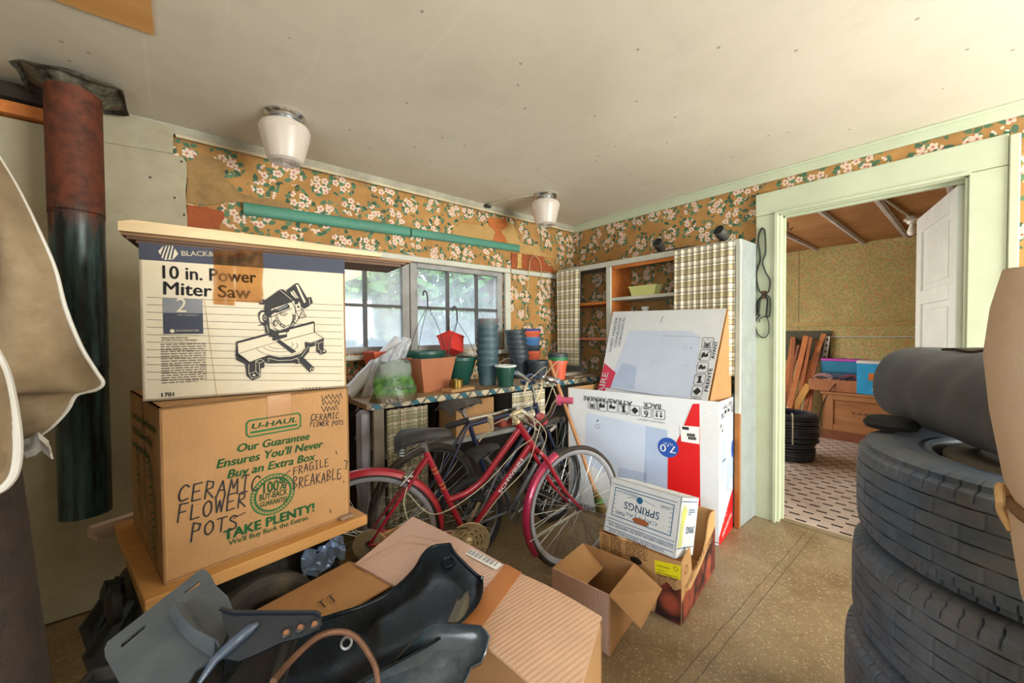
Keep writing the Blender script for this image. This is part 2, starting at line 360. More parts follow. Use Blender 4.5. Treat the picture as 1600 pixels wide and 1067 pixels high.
# floors
s = NT('speckled_linoleum'); p = s.wc(); v1 = s.n('TexVoronoi', I_Vector=p, I_Scale=105); v2 = s.n('TexVoronoi', I_Vector=p, I_Scale=58)
k = s.mix(s.ramp(s.noise(p, 3, 6, .65), .35, .7), lin((126, 104, 74)), lin((158, 138, 106)))
k = s.mix(s.math('MULTIPLY', s.ramp(s.noise(p, 1.1, 5, .7), .45, .75), .55).outputs[0], k, lin((88, 74, 56)))
c1 = s.n('SeparateColor', I_Color=v1.outputs['Color']).outputs
k = s.mix(s.math('MULTIPLY', s.math('MULTIPLY', s.math('LESS_THAN', v1.outputs['Distance'], .42).outputs[0], s.math('GREATER_THAN', c1[0], .45).outputs[0]).outputs[0], .55).outputs[0], k, s.mix(c1[1], lin((84, 62, 46)), lin((206, 188, 150))))
c2 = s.n('SeparateColor', I_Color=v2.outputs['Color']).outputs
k = s.mix(s.math('MULTIPLY', s.math('MULTIPLY', s.math('LESS_THAN', v2.outputs['Distance'], .3).outputs[0], s.math('GREATER_THAN', c2[0], .72).outputs[0]).outputs[0], .5).outputs[0], k, s.mix(c2[1], lin((160, 104, 70)), lin((206, 192, 156))))
k = s.mix(s.math('MULTIPLY', s.ramp(s.noise(p, 260, 2), .45, .65), .4).outputs[0], k, lin((92, 76, 56)))
y = s.n('SeparateXYZ', I_Vector=p).outputs[1]
for yy in (.70, .655):
    d = s.math('ABSOLUTE', s.math('SUBTRACT', s.math('ADD', y, s.math('MULTIPLY', s.noise(p, 6, 2), .012).outputs[0]).outputs[0], yy + .006).outputs[0]).outputs[0]
    k = s.mix(s.math('MULTIPLY', s.math('LESS_THAN', d, .0022).outputs[0], .65).outputs[0], k, lin((58, 48, 38)))
s.color(k); s.set(Roughness=s.ramp(s.noise(p, 5, 5), -.3, 1.5)); s.bump(s.noise(p, 120, 3), .1, .002); LINO = s.m
slab('floor', (.85, .1, -.05), (4.5, 5.3, .1), LINO)
s = NT('mosaic_dash_floor'); p = s.wc(); q = s.n('SeparateXYZ', I_Vector=p)
def cell(vals, sx, sy):
    row = s.math('FLOOR', s.math('MULTIPLY', q.outputs[0], sx).outputs[0]).outputs[0]; odd = s.math('MULTIPLY', s.math('MODULO', row, 2).outputs[0], .5).outputs[0]
    fx = s.math('FRACT', s.math('MULTIPLY', q.outputs[0], sx).outputs[0]).outputs[0]; fy = s.math('FRACT', s.math('ADD', s.math('MULTIPLY', q.outputs[1], sy).outputs[0], odd).outputs[0]).outputs[0]
    return s.math('MULTIPLY', s.math('LESS_THAN', s.math('ABSOLUTE', s.math('SUBTRACT', fx, .5).outputs[0]).outputs[0], .14).outputs[0], s.math('LESS_THAN', s.math('ABSOLUTE', s.math('SUBTRACT', fy, .5).outputs[0]).outputs[0], .26).outputs[0]).outputs[0]
k = s.mix(s.ramp(s.noise(p, 2.5, 5), .35, .7), lin((170, 148, 132)), lin((206, 190, 178))); bk = s.n('TexBrick', I_Vector=p, I_Scale=24); bk.offset = .5
k = s.mix(s.math('MULTIPLY', bk.outputs[1], .35).outputs[0], k, lin((140, 122, 110))); k = s.mix(cell(0, 11.5, 8.5), k, lin((40, 36, 40)))
s.color(k); s.set(Roughness=.5); MOSAIC = s.m
slab('floor_next_room', (4.75, .85, -.05), (3.3, 3.8, .1), MOSAIC)
slab('trim_threshold', (3.09, .455, .002), (.05, .82, .012), M('worn_threshold', (128, 112, 84), .6))
# ceiling
s = NT('stained_ceiling_board'); p = s.wc()
k = s.mix(s.ramp(s.noise(p, 1.1, 5, .6), .3, .75), lin((200, 190, 172)), lin((228, 219, 202)))
k = s.mix(s.math('MULTIPLY', s.ramp(s.noise(p, 2.2, 7, .7), .52, .8), .35).outputs[0], k, lin((140, 130, 112)))
v = s.n('TexVoronoi', voronoi_dimensions='2D', I_Vector=p, I_Scale=3.6); nl = s.math('MULTIPLY', s.math('LESS_THAN', v.outputs['Distance'], .024).outputs[0], s.math('GREATER_THAN', s.noise(p, 2.4, 1), .5).outputs[0]).outputs[0]
k = s.mix(s.math('MULTIPLY', nl, .55).outputs[0], k, lin((84, 62, 46)))
ms = s.n('Mapping', I_Vector=p); ms.inputs['Rotation'].default_value = (0, 0, .5); ms.inputs['Scale'].default_value = (14, .5, 1)
k = s.mix(s.math('MULTIPLY', s.ramp(s.noise(ms.outputs[0], 1.6, 3, .5), .66, .7), .22).outputs[0], k, lin((226, 220, 205)))
s.color(k); s.set(Roughness=.6); s.bump(s.noise(p, 3, 4), .15, .02); CEIL = s.m
slab('ceiling', (.85, .1, HC + .05), (4.5, 5.3, .1), CEIL)
# walls with openings
def wall(name, axis, at, th, lo, hi, z1, holes, mat):
    b = MB()
    def bx(a0, a1, z0, z1_):
        if a1 - a0 < 1e-4 or z1_ - z0 < 1e-4: return
        c = ((a0 + a1) / 2, at + th / 2, (z0 + z1_) / 2); sz = (a1 - a0, abs(th), z1_ - z0)
        if axis == 'X': c = (c[1], c[0], c[2]); sz = (sz[1], sz[0], sz[2])
        b.box(c, sz)
    a = lo
    for (h0, h1, g0, g1) in holes: bx(a, h0, 0, z1); bx(h0, h1, 0, g0); bx(h0, h1, g1, z1); a = h1
    bx(a, hi, 0, z1); return b.build(name, mat, smooth=0, kind='structure')
wback = wall('wall_back', 'Y', YB, .12, -1.4, XR + .02, HC, [(.42, 2.13, 1.15, 1.805)], WP)
wright = wall('wall_right', 'X', XR, .06, -2.45, YB, HC, [(.045, .867, 0, 2.068)], WP)
PLAIN = M('plain_cream_plaster', (206, 200, 176), .8, var=.08)
wall('wall_rear', 'Y', -2.45, -.12, -1.4, XR, HC, [(1.15, 2.95, .55, 2.1)], PLAIN)
wall('wall_left', 'X', -1.3, -.12, -2.45, YB, HC, [(-1.85, -.15, .7, 2.0)], PLAIN)
s = NT('yellow_mottled_wallpaper'); p = s.wc(); v = s.n('TexVoronoi', I_Vector=p, I_Scale=42); cc = s.n('SeparateColor', I_Color=v.outputs['Color']).outputs
k = s.mix(s.ramp(s.noise(p, 2, 5), .3, .7), lin((172, 154, 96)), lin((196, 180, 124))); k = s.mix(s.math('MULTIPLY', s.math('LESS_THAN', v.outputs['Distance'], .5).outputs[0], .55).outputs[0], k, s.mix(s.math('GREATER_THAN', cc[0], .5).outputs[0], lin((190, 110, 80)), lin((134, 142, 84))))
pz = s.n('SeparateXYZ', I_Vector=p); seam = s.math('LESS_THAN', s.math('ABSOLUTE', s.math('SUBTRACT', s.math('FRACT', s.math('MULTIPLY', s.math('ADD', pz.outputs[1], .27).outputs[0], 1 / 1.22).outputs[0]).outputs[0], .5).outputs[0]).outputs[0], .004).outputs[0]
k = s.mix(s.math('MULTIPLY', seam, .7).outputs[0], k, lin((90, 74, 44))); k = s.mix(s.math('MULTIPLY', s.ramp(s.noise(p, 1.6, 6, .7), .5, .8), .5).outputs[0], k, lin((134, 100, 66)))
s.color(k); s.set(Roughness=.8); s.bump(s.noise(p, 1.8, 3), .6, .05); YWP = s.m
slab('wall_next_room', (6.36, .85, HC / 2), (.12, 3.8, HC), YWP)
wall('wall_next_room_far', 'Y', 2.7, .1, 3.1, 6.4, HC, [(3.5, 5.3, .85, 2.0)], YWP)
slab('wall_next_room_near', (4.75, -1.0, HC / 2), (3.3, .1, HC), YWP)
wall('wall_next_room_side', 'X', 3.1, .02, -.95, 2.7, HC, [(.02, .895, 0, 2.09)], YWP)
s = NT('brown_fibreboard'); p = s.wc(); k = s.mix(s.ramp(s.noise(p, 2.3, 7, .7), .35, .7), lin((160, 108, 58)), lin((190, 136, 82))); k = s.mix(s.math('MULTIPLY', s.ramp(s.noise(p, 90, 3), .4, .65), .4).outputs[0], k, lin((104, 66, 34)))
k = s.mix(s.math('MULTIPLY', s.ramp(s.noise(p, 1.3, 6, .75), .52, .75), .5).outputs[0], k, lin((84, 58, 40))); s.color(k); s.set(Roughness=.85); FIB = s.m
slab('ceiling_next_room', (4.75, .85, HC + .05), (3.3, 3.8, .1), FIB)
for y in (.545, .92, 1.38, 1.85, .15): MB().box((4.7, y, HC - .008), (3.2, .05, .016), bev=.004).box((4.7, y, HC - .02), (3.2, .02, .012)).build('trim_ceiling_batten', M('lilac_white_batten', (196, 186, 184), .6), smooth=0, kind='structure')
MB().box((6.293, .85, 1.37), (.016, 3.6, .05)).build('trim_next_room_rail', M('rail_paper', (176, 150, 92), .8), smooth=0, kind='structure')
MB().tube([(6.29, -.9, 1.222), (6.285, .8, 1.206), (6.29, 2.6, 1.212)], .009, n=6).build('trim_next_room_conduit', WHITE, kind='structure')
# trims
CRG = M('grey_crown_paint', (166, 160, 142), .7, dirt=(110, 100, 84), da=.6)
MB().box((.85, YB - .012, 2.327), (4.4, .024, .046)).build('trim_crown_back', CRG, smooth=0, kind='structure')
MB().tube([(-.02, YB - .03, 2.296), (1.0, YB - .03, 2.298), (3.0, YB - .03, 2.293)], .0085, n=6).build('trim_picture_rail_back', M('picture_rail_cream', (206, 190, 156), .6, dirt=(120, 96, 70), da=.6), kind='structure')
MB().box((XR - .011, .1, 2.318), (.022, 5.1, .064), bev=.006).box((XR - .02, .1, 2.342), (.04, 5.1, .016), bev=.004).build('trim_crown_right', GWHITE, smooth=0, kind='structure')
MB().box((2.495, YB - .012, 1.825), (.59, .024, .04), bev=.004).build('trim_rail_back', WHITE, smooth=0, kind='structure')
# torn patches of the papered wall
def patch(name, pts, mat, z2=None, lift=.004):
    q = [onY(x, y, YB - lift) for x, y in pts]
    P = []
    for i in range(len(q)):
        a, b = q[i], q[(i + 1) % len(q)]; L = (b - a).length; n = max(2, int(L / .02))
        for j in range(n):
            c = a.lerp(b, j / n); k = .006 if L > .05 else .002; P.append(c + V((rnd.uniform(-k, k), 0, rnd.uniform(-k, k))))
    MB().panel(P, lift * .9).build(name, mat, smooth=0, kind='structure')
z7 = lambda l: [(270 + x / 2.4615, 200 + y / 2.4615) for x, y in l]
BACKING = M('brown_paper_backing', (150, 118, 74), .9, var=.18, sc_=14, dirt=(96, 70, 44), da=.6)
BEIGE = M('beige_paper_backing', (178, 142, 86), .9, var=.1, dirt=(128, 92, 52), da=.4)
BURNT = M('burnt_orange_wallboard', (150, 74, 34), .8, var=.15, sc_=10, dirt=(96, 50, 28), da=.5)
patch('trim_bare_patch', z7([(52, 130), (110, 100), (190, 125), (200, 190), (255, 245), (305, 265), (400, 275), (470, 305), (400, 315), (270, 285), (160, 295), (52, 288)]), BACKING)
patch('trim_bare_patch', z7([(52, 290), (190, 318), (200, 345), (175, 385), (110, 395), (52, 385)]), BURNT, lift=.006)
patch('trim_bare_patch', z7([(1075, 385), (1110, 365), (1190, 378), (1235, 345), (1310, 368), (1330, 430), (1400, 480), (1330, 478), (1080, 410)]), BEIGE)
patch('trim_bare_patch', z7([(1208, 345), (1280, 348), (1288, 378), (1262, 395), (1290, 445), (1230, 438), (1240, 400), (1212, 372)]), M('knotty_orange_wood', (176, 96, 42), .7, sc_=16, var=.25), lift=.006)
z6 = lambda l: [(780 + x / 7.621, 380 + y / 7.621) for x, y in l]
patch('trim_bare_patch', z6([(145, 118), (520, 155), (545, 235), (640, 285), (660, 350), (145, 300)]), BURNT, lift=.006)
patch('trim_bare_patch', z6([(240, 30), (480, 20), (500, 110), (700, 180), (520, 160), (240, 120)]), BEIGE, lift=.003)
patch('trim_wood_cleat', z6([(207, 128), (255, 132), (258, 305), (207, 302)]), M('cleat_wood', (190, 152, 86), .8), lift=.012)
# grey fibre boards behind the stove pipe
FBRD = M('grey_fibre_cement', (168, 158, 134), .9, var=.08, sc_=3, bump=.1, dirt=(120, 112, 92), da=.5)
b = MB(); b.panel([(-1.28, YB - .03, .01), (.017, YB - .03, .01), (.017, YB - .03, 1.9), (.012, YB - .03, 2.02), (.02, YB - .03, 2.1), (.02, YB - .03, 2.17), (.005, YB - .03, 2.195), (-.2, YB - .03, 2.206), (-1.28, YB - .03, 2.19)], .03)
for x, z in ((.0, 2.17), (-.03, 1.98), (.005, 1.9), (-.12, 2.06), (-.15, 1.72), (-.16, 1.4)): b.cyl((x, YB - .03, z), (x, YB - .033, z), .005, INK, n=8)
b.build('trim_fire_board_lower', FBRD, smooth=0, kind='structure')
MB().panel([(-.45, YB - .036, 2.17), (-.033, YB - .036, 2.2), (-.028, YB - .036, 2.325), (-.04, YB - .036, 2.338), (-.45, YB - .036, 2.33)], .03).build('trim_fire_board_upper', FBRD, smooth=0, kind='structure')
MB().box((-.85, YB - .04, 2.235), (.82, .05, .05)).build('trim_wood_lath', ORWOOD, smooth=0, kind='structure')
MB().box((-.85, YB - .05, 2.3), (.82, .07, .06)).build('trim_dark_lath', DARK, smooth=0, kind='structure')
MB().panel([(-.065, .9, HC - .002), (-.065, 1.885, HC - .002), (-1.28, 1.90, HC - .002), (-1.28, .9, HC - .002)], .006).build('trim_ceiling_patch', wood('peach_plywood', (206, 146, 78), (222, 168, 104), 'X', 3), smooth=0, kind='structure')
# ---------------------------------------------------------------- window
gl = NT('dusty_glass'); p = gl.wc()
tr = gl.n('BsdfTransparent'); tl = gl.n('BsdfTranslucent', I_Color=(.82, .88, .95, 1)); df = gl.n('BsdfDiffuse', I_Color=(.6, .66, .7, 1)); gs = gl.n('BsdfGlossy', I_Roughness=.05)
a1 = gl.n('MixShader', i0=.35, i1=tl.outputs[0], i2=df.outputs[0]); dz = gl.math('ADD', gl.math('MULTIPLY', gl.ramp(gl.noise(p, 5, 6, .7), .3, .75), .26).outputs[0], gl.math('MULTIPLY', gl.ramp(gl.n('SeparateXYZ', I_Vector=p).outputs[2], 1.75, 1.15), .4).outputs[0]).outputs[0]
a2 = gl.n('MixShader', i0=dz, i1=tr.outputs[0], i2=a1.outputs[0]); a3 = gl.n('MixShader', i0=.05, i1=a2.outputs[0], i2=gs.outputs[0])
gl.t.links.new(a3.outputs[0], gl.out.inputs[0]); GLASS = gl.m
SASH = M('grey_white_sash', (150, 149, 148), .6, dirt=(110, 100, 88), da=.5)
MUNT = M('dark_muntin', (74, 72, 74), .6)
YW = 2.70
b = MB()
for x0, x1 in ((.42, .47), (1.205, 1.262), (1.268, 1.325), (2.075, 2.13)): b.box(((x0 + x1) / 2, YW, 1.478), (x1 - x0, .05, .655), bev=.004)
for x0, x1 in ((.47, 1.205), (1.325, 2.075)):
    for z in (1.172, 1.788): b.box(((x0 + x1) / 2, YW, z), (x1 - x0, .05, .044 if z < 1.5 else .034))
for x in (.6975, .945, 1.59, 1.865): b.box((x, YW, 1.478), (.024, .028, .6), MUNT)
for x0, x1 in ((.47, 1.205), (1.325, 2.075)): b.box(((x0 + x1) / 2, YW, 1.478), (x1 - x0, .026, .02), MUNT)
win = b.build('window_1', SASH, smooth=0, kind='structure')
for x0, x1 in ((.47, 1.205), (1.325, 2.075)):
    xs = [x0] + [x for x in (.6975, .945, 1.59, 1.865) if x0 < x < x1] + [x1]
    for i in range(3):
        for z0, z1 in ((1.19, 1.478), (1.478, 1.775)): MB().box(((xs[i] + xs[i + 1]) / 2, YW + .004, (z0 + z1) / 2), (xs[i + 1] - xs[i], .003, z1 - z0)).build('pane', GLASS, win, smooth=0)
b = MB(); b.box((2.16, YB - .014, 1.472), (.06, .028, .662), bev=.005).box((.39, YB - .014, 1.472), (.06, .028, .662), bev=.005).box((1.275, YB - .014, 1.825), (1.83, .028, .04), bev=.005).box((1.275, YB - .03, 1.125), (1.86, .09, .03), bev=.006)
b.build('window_casing', WHITE, win, smooth=0)
# rear and left windows: open frames of the same make, behind the camera
for nm, ax, at, lo, hi, z0, z1 in (('window_2', 'Y', -2.5, 1.15, 2.95, .55, 2.1), ('window_3', 'X', -1.35, -1.85, -.15, .7, 2.0), ('window_4', 'Y', 2.75, 3.5, 5.3, .85, 2.0)):
    b = MB()
    def fb(a0, a1, q0, q1):
        c = ((a0 + a1) / 2, at, (q0 + q1) / 2); z = (a1 - a0, .04, q1 - q0)
        if ax == 'X': c = (c[1], c[0], c[2]); z = (z[1], z[0], z[2])
        b.box(c, z)
    m_ = (lo + hi) / 2
    for a in (lo, m_ - .025, hi - .05): fb(a, a + .05, z0, z1)
    for q in (z0, (z0 + z1) / 2 - .015, z1 - .04): fb(lo, hi, q, q + .04)
    b.build(nm, SASH, smooth=0, kind='structure')
# ---------------------------------------------------------------- doorway and door
b = MB(); cx = XR - .0125
b.box((cx, .93, 1.03), (.025, .128, 2.065), bev=.003).box((cx, -.016, 1.03), (.025, .122, 2.065), bev=.003).box((cx, .46, 2.139), (.025, 1.074, .148), bev=.003)
b.box((XR - .018, -.095, 1.1), (.036, .034, 2.2), bev=.004).box((XR - .03, .873, 1.03), (.014, .016, 2.06)).box((XR - .02, .46, 2.06), (.03, .84, .014))
b.build('trim_door_casing', GWHITE, smooth=0, kind='structure')
b = MB(); b.box((3.08, .862, 1.032), (.09, .016, 2.064)).box((3.08, .05, 1.032), (.09, .016, 2.064)).box((3.08, .456, 2.058), (.09, .82, .018)); b.box((3.10, .85, 1.032), (.03, .012, 2.05)).box((3.10, .456, 2.045), (.03, .8, .012))
b.build('trim_door_jamb', GWHITE, smooth=0, kind='structure')
b = MB(); d0, d1 = V((3.125, .068, 0)), V((3.88, .272, 0)); dx = (d1 - d0).normalized(); W = (d1 - d0).length; dn = V((-dx.y, dx.x, 0)); rot = Matrix((dx, dn, V((0, 0, 1)))).transposed()
DP = M('white_door_paint', (226, 230, 228), .45, var=.04, bump=.05, dirt=(180, 180, 172), da=.3)
def db(u0, u1, z0, z1, t=.036, off=0, bev=.003): b.box(d0 + dx * (u0 + u1) / 2 + dn * off + V((0, 0, (z0 + z1) / 2)), (u1 - u0, t, z1 - z0), rot=rot, bev=bev)
db(0, .115, .012, 2.04); db(W - .115, W, .012, 2.04)
zs = [(.012, .2), (.56, .66), (1.02, 1.12), (1.45, 1.54), (1.93, 2.04)]
for z0, z1 in zs: db(.115, W - .115, z0, z1)
for (a, z0), (z1, c) in zip(zs[:-1], zs[1:]): db(.11, W - .11, z0 - .005, z1 + .005, .014); db(.15, W - .15, z0 + .03, z1 - .03, .024, bev=.008)
door = b.build('door_1', DP, smooth=0, kind='structure')
b = MB(); b.lathe([(0, 0), (.014, 0), (.012, .03), (.026, .045), (.026, .06), (.012, .07), (0, .07)], d0 + dx * (W - .06) + dn * .018 + V((0, 0, .98)), dn, n=20); b.build('door_knob', M('brass_knob', (150, 110, 60), .35, .9), door)

# ---------------------------------------------------------------- moving box with the flower pots
Zt = V((0, 0, 1))
GREEN = M('green_print', (44, 104, 56), .75, var=.1, bump=0)
z3 = lambda x, y: (160 + x / 3.138, 590 + y / 3.138)
A, B = V((-.059, 1.416, .6)), V((.462, 1.511, .6)); ur = (B - A).normalized(); ub = V((-ur.y, ur.x, 0)); UW = (B - A).length; UD, UH = .55, .484
t = thing('moving_box', 'large brown cardboard moving box with green printing and marker writing on its front', 'box', (A + ur * UW / 2 + ub * UD / 2)[:])
b = MB(); A1 = A + Zt * UH
b.panel([A, B, B + Zt * UH, A1], .006, CB); f = Pl(b, A, ur, Zt)
def tp(st, p0, p1, mat, h=None, bold=.012, shear=0, fr=None, zz=z3, k=3): fr = fr or f; fr.text(st, fr.px(*zz(*p0)), fr.px(*zz(*p1)), mat, h, bold, shear, k)
def hp(st, p0, p1, hpx, w_, mat, fr=None, zz=z3): fr = fr or f; a = fr.px(*zz(*p0)); c = fr.px(*zz(p0[0], p0[1] - hpx)); fr.hand(st, a, fr.px(*zz(*p1)), abs(c[1] - a[1]), w_, mat)
q = [f.px(*z3(*p)) for p in ((705, 207), (970, 178), (970, 250), (707, 288))]
f.rrect((q[0][0] + q[3][0]) / 2, (q[2][1] + q[3][1]) / 2, q[1][0], (q[0][1] + q[1][1]) / 2, .005, GREEN); x0, x1, y0, y1 = q[3][0], q[1][0], (q[2][1] + q[3][1]) / 2, (q[0][1] + q[1][1]) / 2
f.text('U-HAUL', (x0 + .012, y0 + .023), (x1 - .012, y0 + .023), GREEN, y1 - y0 - .034, .035, .2); f.rect(x0 + .01, y0 + .009, x1 - .01, y0 + .016, GREEN, 2)
tp('Our Guarantee', (655, 366), (1013, 302), GREEN, None, .045, .22); tp("Ensures You'll Never", (557, 445), (1078, 340), GREEN, None, .045, .22); tp('Buy an Extra Box', (610, 495), (1040, 402), GREEN, None, .045, .22)
tp('TAKE PLENTY!', (590, 800), (1040, 652), GREEN, None, .07); tp("We'll Buy Back the Extras.", (618, 823), (1012, 692), GREEN, None, .02)
c = f.px(*z3(838, 570)); f.ring(c[0], c[1], .052, .006, GREEN); f.ring(c[0], c[1], .064, .004, GREEN, n=40)
for i in range(40): a_ = i / 40 * 6.283; f.line([(c[0] + .055 * math.cos(a_), c[1] + .055 * math.sin(a_)), (c[0] + .061 * math.cos(a_), c[1] + .061 * math.sin(a_))], .003, GREEN)
tp('100%', (787, 568), (902, 540), GREEN, .034, .03); tp('BUY-BACK', (768, 604), (906, 571), GREEN, .02, .03); tp('GUARANTEE', (770, 636), (906, 602), GREEN, .016, .03)
hp('CERAMIC', (362, 615), (775, 548), 82, .0042, INK); hp('FLOWER', (358, 708), (708, 632), 78, .0042, INK); hp('POTS', (425, 792), (668, 735), 72, .0042, INK)
hp('FRAGILE', (932, 478), (1112, 430), 40, .0026, INK); hp('BREAKABLE', (930, 548), (1172, 492), 55, .0028, INK); hp('CERAMIC', (1020, 212), (1160, 198), 30, .0022, INK); hp('FLOWER POTS', (1016, 241), (1182, 230), 24, .002, INK)
for pl in ([(848, 495), (880, 490), (920, 452)], [(865, 492), (905, 520)], [(1185, 405), (1200, 410), (1192, 450)], [(1145, 360), (1148, 375)], [(1182, 505), (1184, 515)], [(1115, 645), (1120, 662)], [(700, 660), (640, 690)], [(1172, 480), (1160, 500)]): f.line([f.px(*z3(*p)) for p in pl], .003, INK)
for i in range(3): f.line([f.px(*z3(1075 + j * 9 + rnd.uniform(-3, 3), (98, 125, 155)[i] - j * .9 + (12 if j % 2 else -12) + rnd.uniform(-4, 4))) for j in range(12 - i)], .002, INK)
TAPE = M('clear_packing_tape', (176, 128, 82), .22, var=.1, bump=.1)
b.build('front_panel', CB, t, rel=t, smooth=0)
b = MB(); C1 = A + ub * UD; b.panel([C1, A, A1, C1 + Zt * UH], .006, CB); f2 = Pl(b, C1, -ub, Zt)
z3n = z3
for i, st in enumerate(("Our Guarantee Ensures", "You'll Never Buy", "an Extra Box")): f2.text(st, (.04, UH - .09 - .05 * i), (.50 - .06 * i, UH - .075 - .05 * i), GREEN, .024, .03, .2)
for (x, y) in ((.08, .30), (.33, .29), (.36, .22), (.10, .22), (.38, .15), (.10, .12), (.36, .08)):
    for j in range(3): f2.line([(x + j * .008, y - .02 * j), (x + .06, y + .02 - .02 * j), (x + .10, y - .01 - .02 * j)], .005, GREEN)
f2.rect(.25, 0, .30, UH, TAPE, 1)
b.build('side_panel', CB, t, rel=t, smooth=0)
b = MB(); b.panel([B, B + ub * UD, B + ub * UD + Zt * UH, B + Zt * UH], .006).panel([B + ub * UD, C1, C1 + Zt * UH, B + ub * UD + Zt * UH], .006).panel([A + Zt * .004, C1 + Zt * .004, B + ub * UD + Zt * .004, B + Zt * .004], .004); b.build('back_panel', CB, t, rel=t, smooth=0)
for k_, (a0, a1) in enumerate(((0, .498), (.502, 1))): b = MB(); b.panel([A1 + ub * UD * a0, A1 + ur * UW + ub * UD * a0, A1 + ur * UW + ub * UD * a1, A1 + ub * UD * a1], .006); b.build('top_flap', CB, t, rel=t, smooth=0)
b = MB(); f = Pl(b, A, ur, Zt, .0012); f.rect(.26, .38, .33, UH, TAPE, 1); b.build('packing_tape', TAPE, t, rel=t, smooth=0)
# board and stand it is set on
b = MB(); o = A - ur * .15 - ub * .05
rotU = Matrix((ur, ub, Zt)).transposed()
b.box(A + ur * .265 + ub * .285 - Zt * .019, (.62, .66, .036), None, rot=rotU, bev=.003)
one(b, 'plank_shelf', wood('amber_board', (178, 124, 64), (200, 148, 84), 'X', 5), 'amber plywood board lying under the large brown moving box', 'board', smooth=0)
t = thing('iron_stove', 'low black dusty iron stove carrying the board under the moving box', 'stove', (A + ur * .25 + ub * .3 - Zt * .6)[:])
IRON = M('dusty_black_iron', (38, 35, 32), .7, .3, var=.3, sc_=10, dirt=(104, 92, 74), da=.55)
o = A + ur * .25 + ub * .3 - Zt * .6
b = MB(); b.lathe([(0, -.3), (.17, -.3), (.19, -.28), (.19, .2), (.175, .215), (.175, .25), (.19, .265), (.19, .28), (.17, .3), (0, .3)], o + Zt * .36, ur, n=40); b.build('firebox', IRON, t, rel=t)
b = MB(); b.box(o + Zt * .5355, (.5, .4, .05), rot=rotU, bev=.01); b.build('top_plate', IRON, t, rel=t, smooth=0)
for i in (-1, 1):
    for j in (-1, 1): b = MB(); b.tube([o + ur * i * .22 + ub * j * .14 + Zt * .24, o + ur * i * .25 + ub * j * .17 + Zt * .1, o + ur * i * .25 + ub * j * .19 + Zt * 0.012], [.03, .022, .03]); b.build('leg', IRON, t, rel=t)
b = MB()
for i in range(2): b.lathe([(.05, 0), (.055, .02), (.03, .03), (0, .034)], o - ur * .32 + ub * (-.14 + .16 * i) + Zt * (.52 - .05 * i), -ur, n=16); b.tube([o - ur * .3 + ub * (-.14 + .16 * i) + Zt * .52, o - ur * .37 + ub * (-.17 + .16 * i) + Zt * .42, o - ur * .36 + ub * (-.2 + .16 * i) + Zt * .3], [.02, .03, .012])
b.build('draft_lever', M('black_lever', (22, 24, 22), .6), t, rel=t)
# pale block on the board's right end and a white-topped lath at its left
b = MB(); b.box(onZ(541, 811, .6) + V((0, .02, .006)), (.05, .05, .012), rot=rotU, bev=.003); one(b, 'wood_chip', M('weathered_chip', (136, 112, 92), .8), 'small weathered wood chip on the right end of the amber board', 'wood scrap', smooth=0)
b = MB(); p = onZ(163, 820, .585); b.box(p + V((.03, -.01, .0)), (.13, .035, .03), rot=Matrix.Rotation(R(25), 3, 'Z')).box(p + V((.0, .02, -.03)), (.07, .08, .03), rot=Matrix.Rotation(R(25), 3, 'Z')); one(b, 'lath_offcut', M('whitewashed_lath', (206, 186, 170), .7, dirt=(130, 100, 76)), 'whitewashed wood offcut poking out left of the moving box under the stove pipe', 'wood scrap', smooth=0)

# ---------------------------------------------------------------- mitre saw carton
zm = lambda x, y: (180 + x / 3.442, 330 + y / 3.442)
A = V((-.1, 1.567, 1.0875)); B = V((.45, 1.49, 1.0875)); sr = (B - A).normalized(); sb = V((-sr.y, sr.x, 0)); SW = (B - A).length; SH, SD = .4635, .36
t = thing('saw_carton', 'white and black printed power saw carton standing on the brown moving box', 'box', (A + sr * SW / 2 + sb * SD / 2)[:])
CREAM = M('cream_carton_board', (204, 193, 172), .7, var=.05, bump=.05, dirt=(190, 160, 116), da=.3); NAVY = M('dark_slate_print', (52, 56, 74), .65, var=.08, bump=0); GREYI = M('grey_print', (120, 122, 128), .7, bump=0)
b = MB(); b.panel([A, B, B + Zt * SH, A + Zt * SH], .006, CREAM); f = Pl(b, A, sr, Zt)
F = lambda x, y: f.px(*zm(x, y)); PL = lambda pts, m_, k=3: f.poly([F(*p) for p in pts], m_, k); LN = lambda pts, w_=.0022, m_=INK, k=4, cl=False: f.line([F(*p) for p in pts], w_, m_, k, cl)
y = F(170, 262)[1]; f.rect(0, y, SW, SH, NAVY)
PL([(232, 215), (262, 185), (310, 185), (340, 230), (312, 260), (258, 262)], CREAM, 3)
for i in range(4): LN([(238 + i * 22, 262 - i * 2), (268 + i * 17, 186)], .004, NAVY, 4)
tp('BLACK&', (358, 240), (532, 243), CREAM, None, .035, 0, f, zm, 4); M('tape_brown_letters', (120, 84, 60)); tp('DECKER', (540, 243), (700, 246), M('tape_brown_letters', (150, 104, 74)), None, .03, 0, f, zm, 4)
tp('10 in. Power', (255, 360), (760, 386), INK, .0385, .03, 0, f, zm, 2); tp('Miter Saw', (258, 446), (728, 470), INK, .0385, .03, 0, f, zm, 2)
for i in range(12):
    y0 = 462 + i * 40.3; y1 = 500 + i * 37.4; LN([(170, y0), (232 if i in () else 1222, y1 if i else 505)], .0013, INK, 1)
p0, p1, p2 = F(256, 468), F(470, 478), F(258, 660); pm = F(258, 546)
f.rect(p0[0], p2[1], p1[0], pm[1], NAVY, 3); f.rect(p0[0], pm[1], p1[0], p0[1], GREYI, 3)
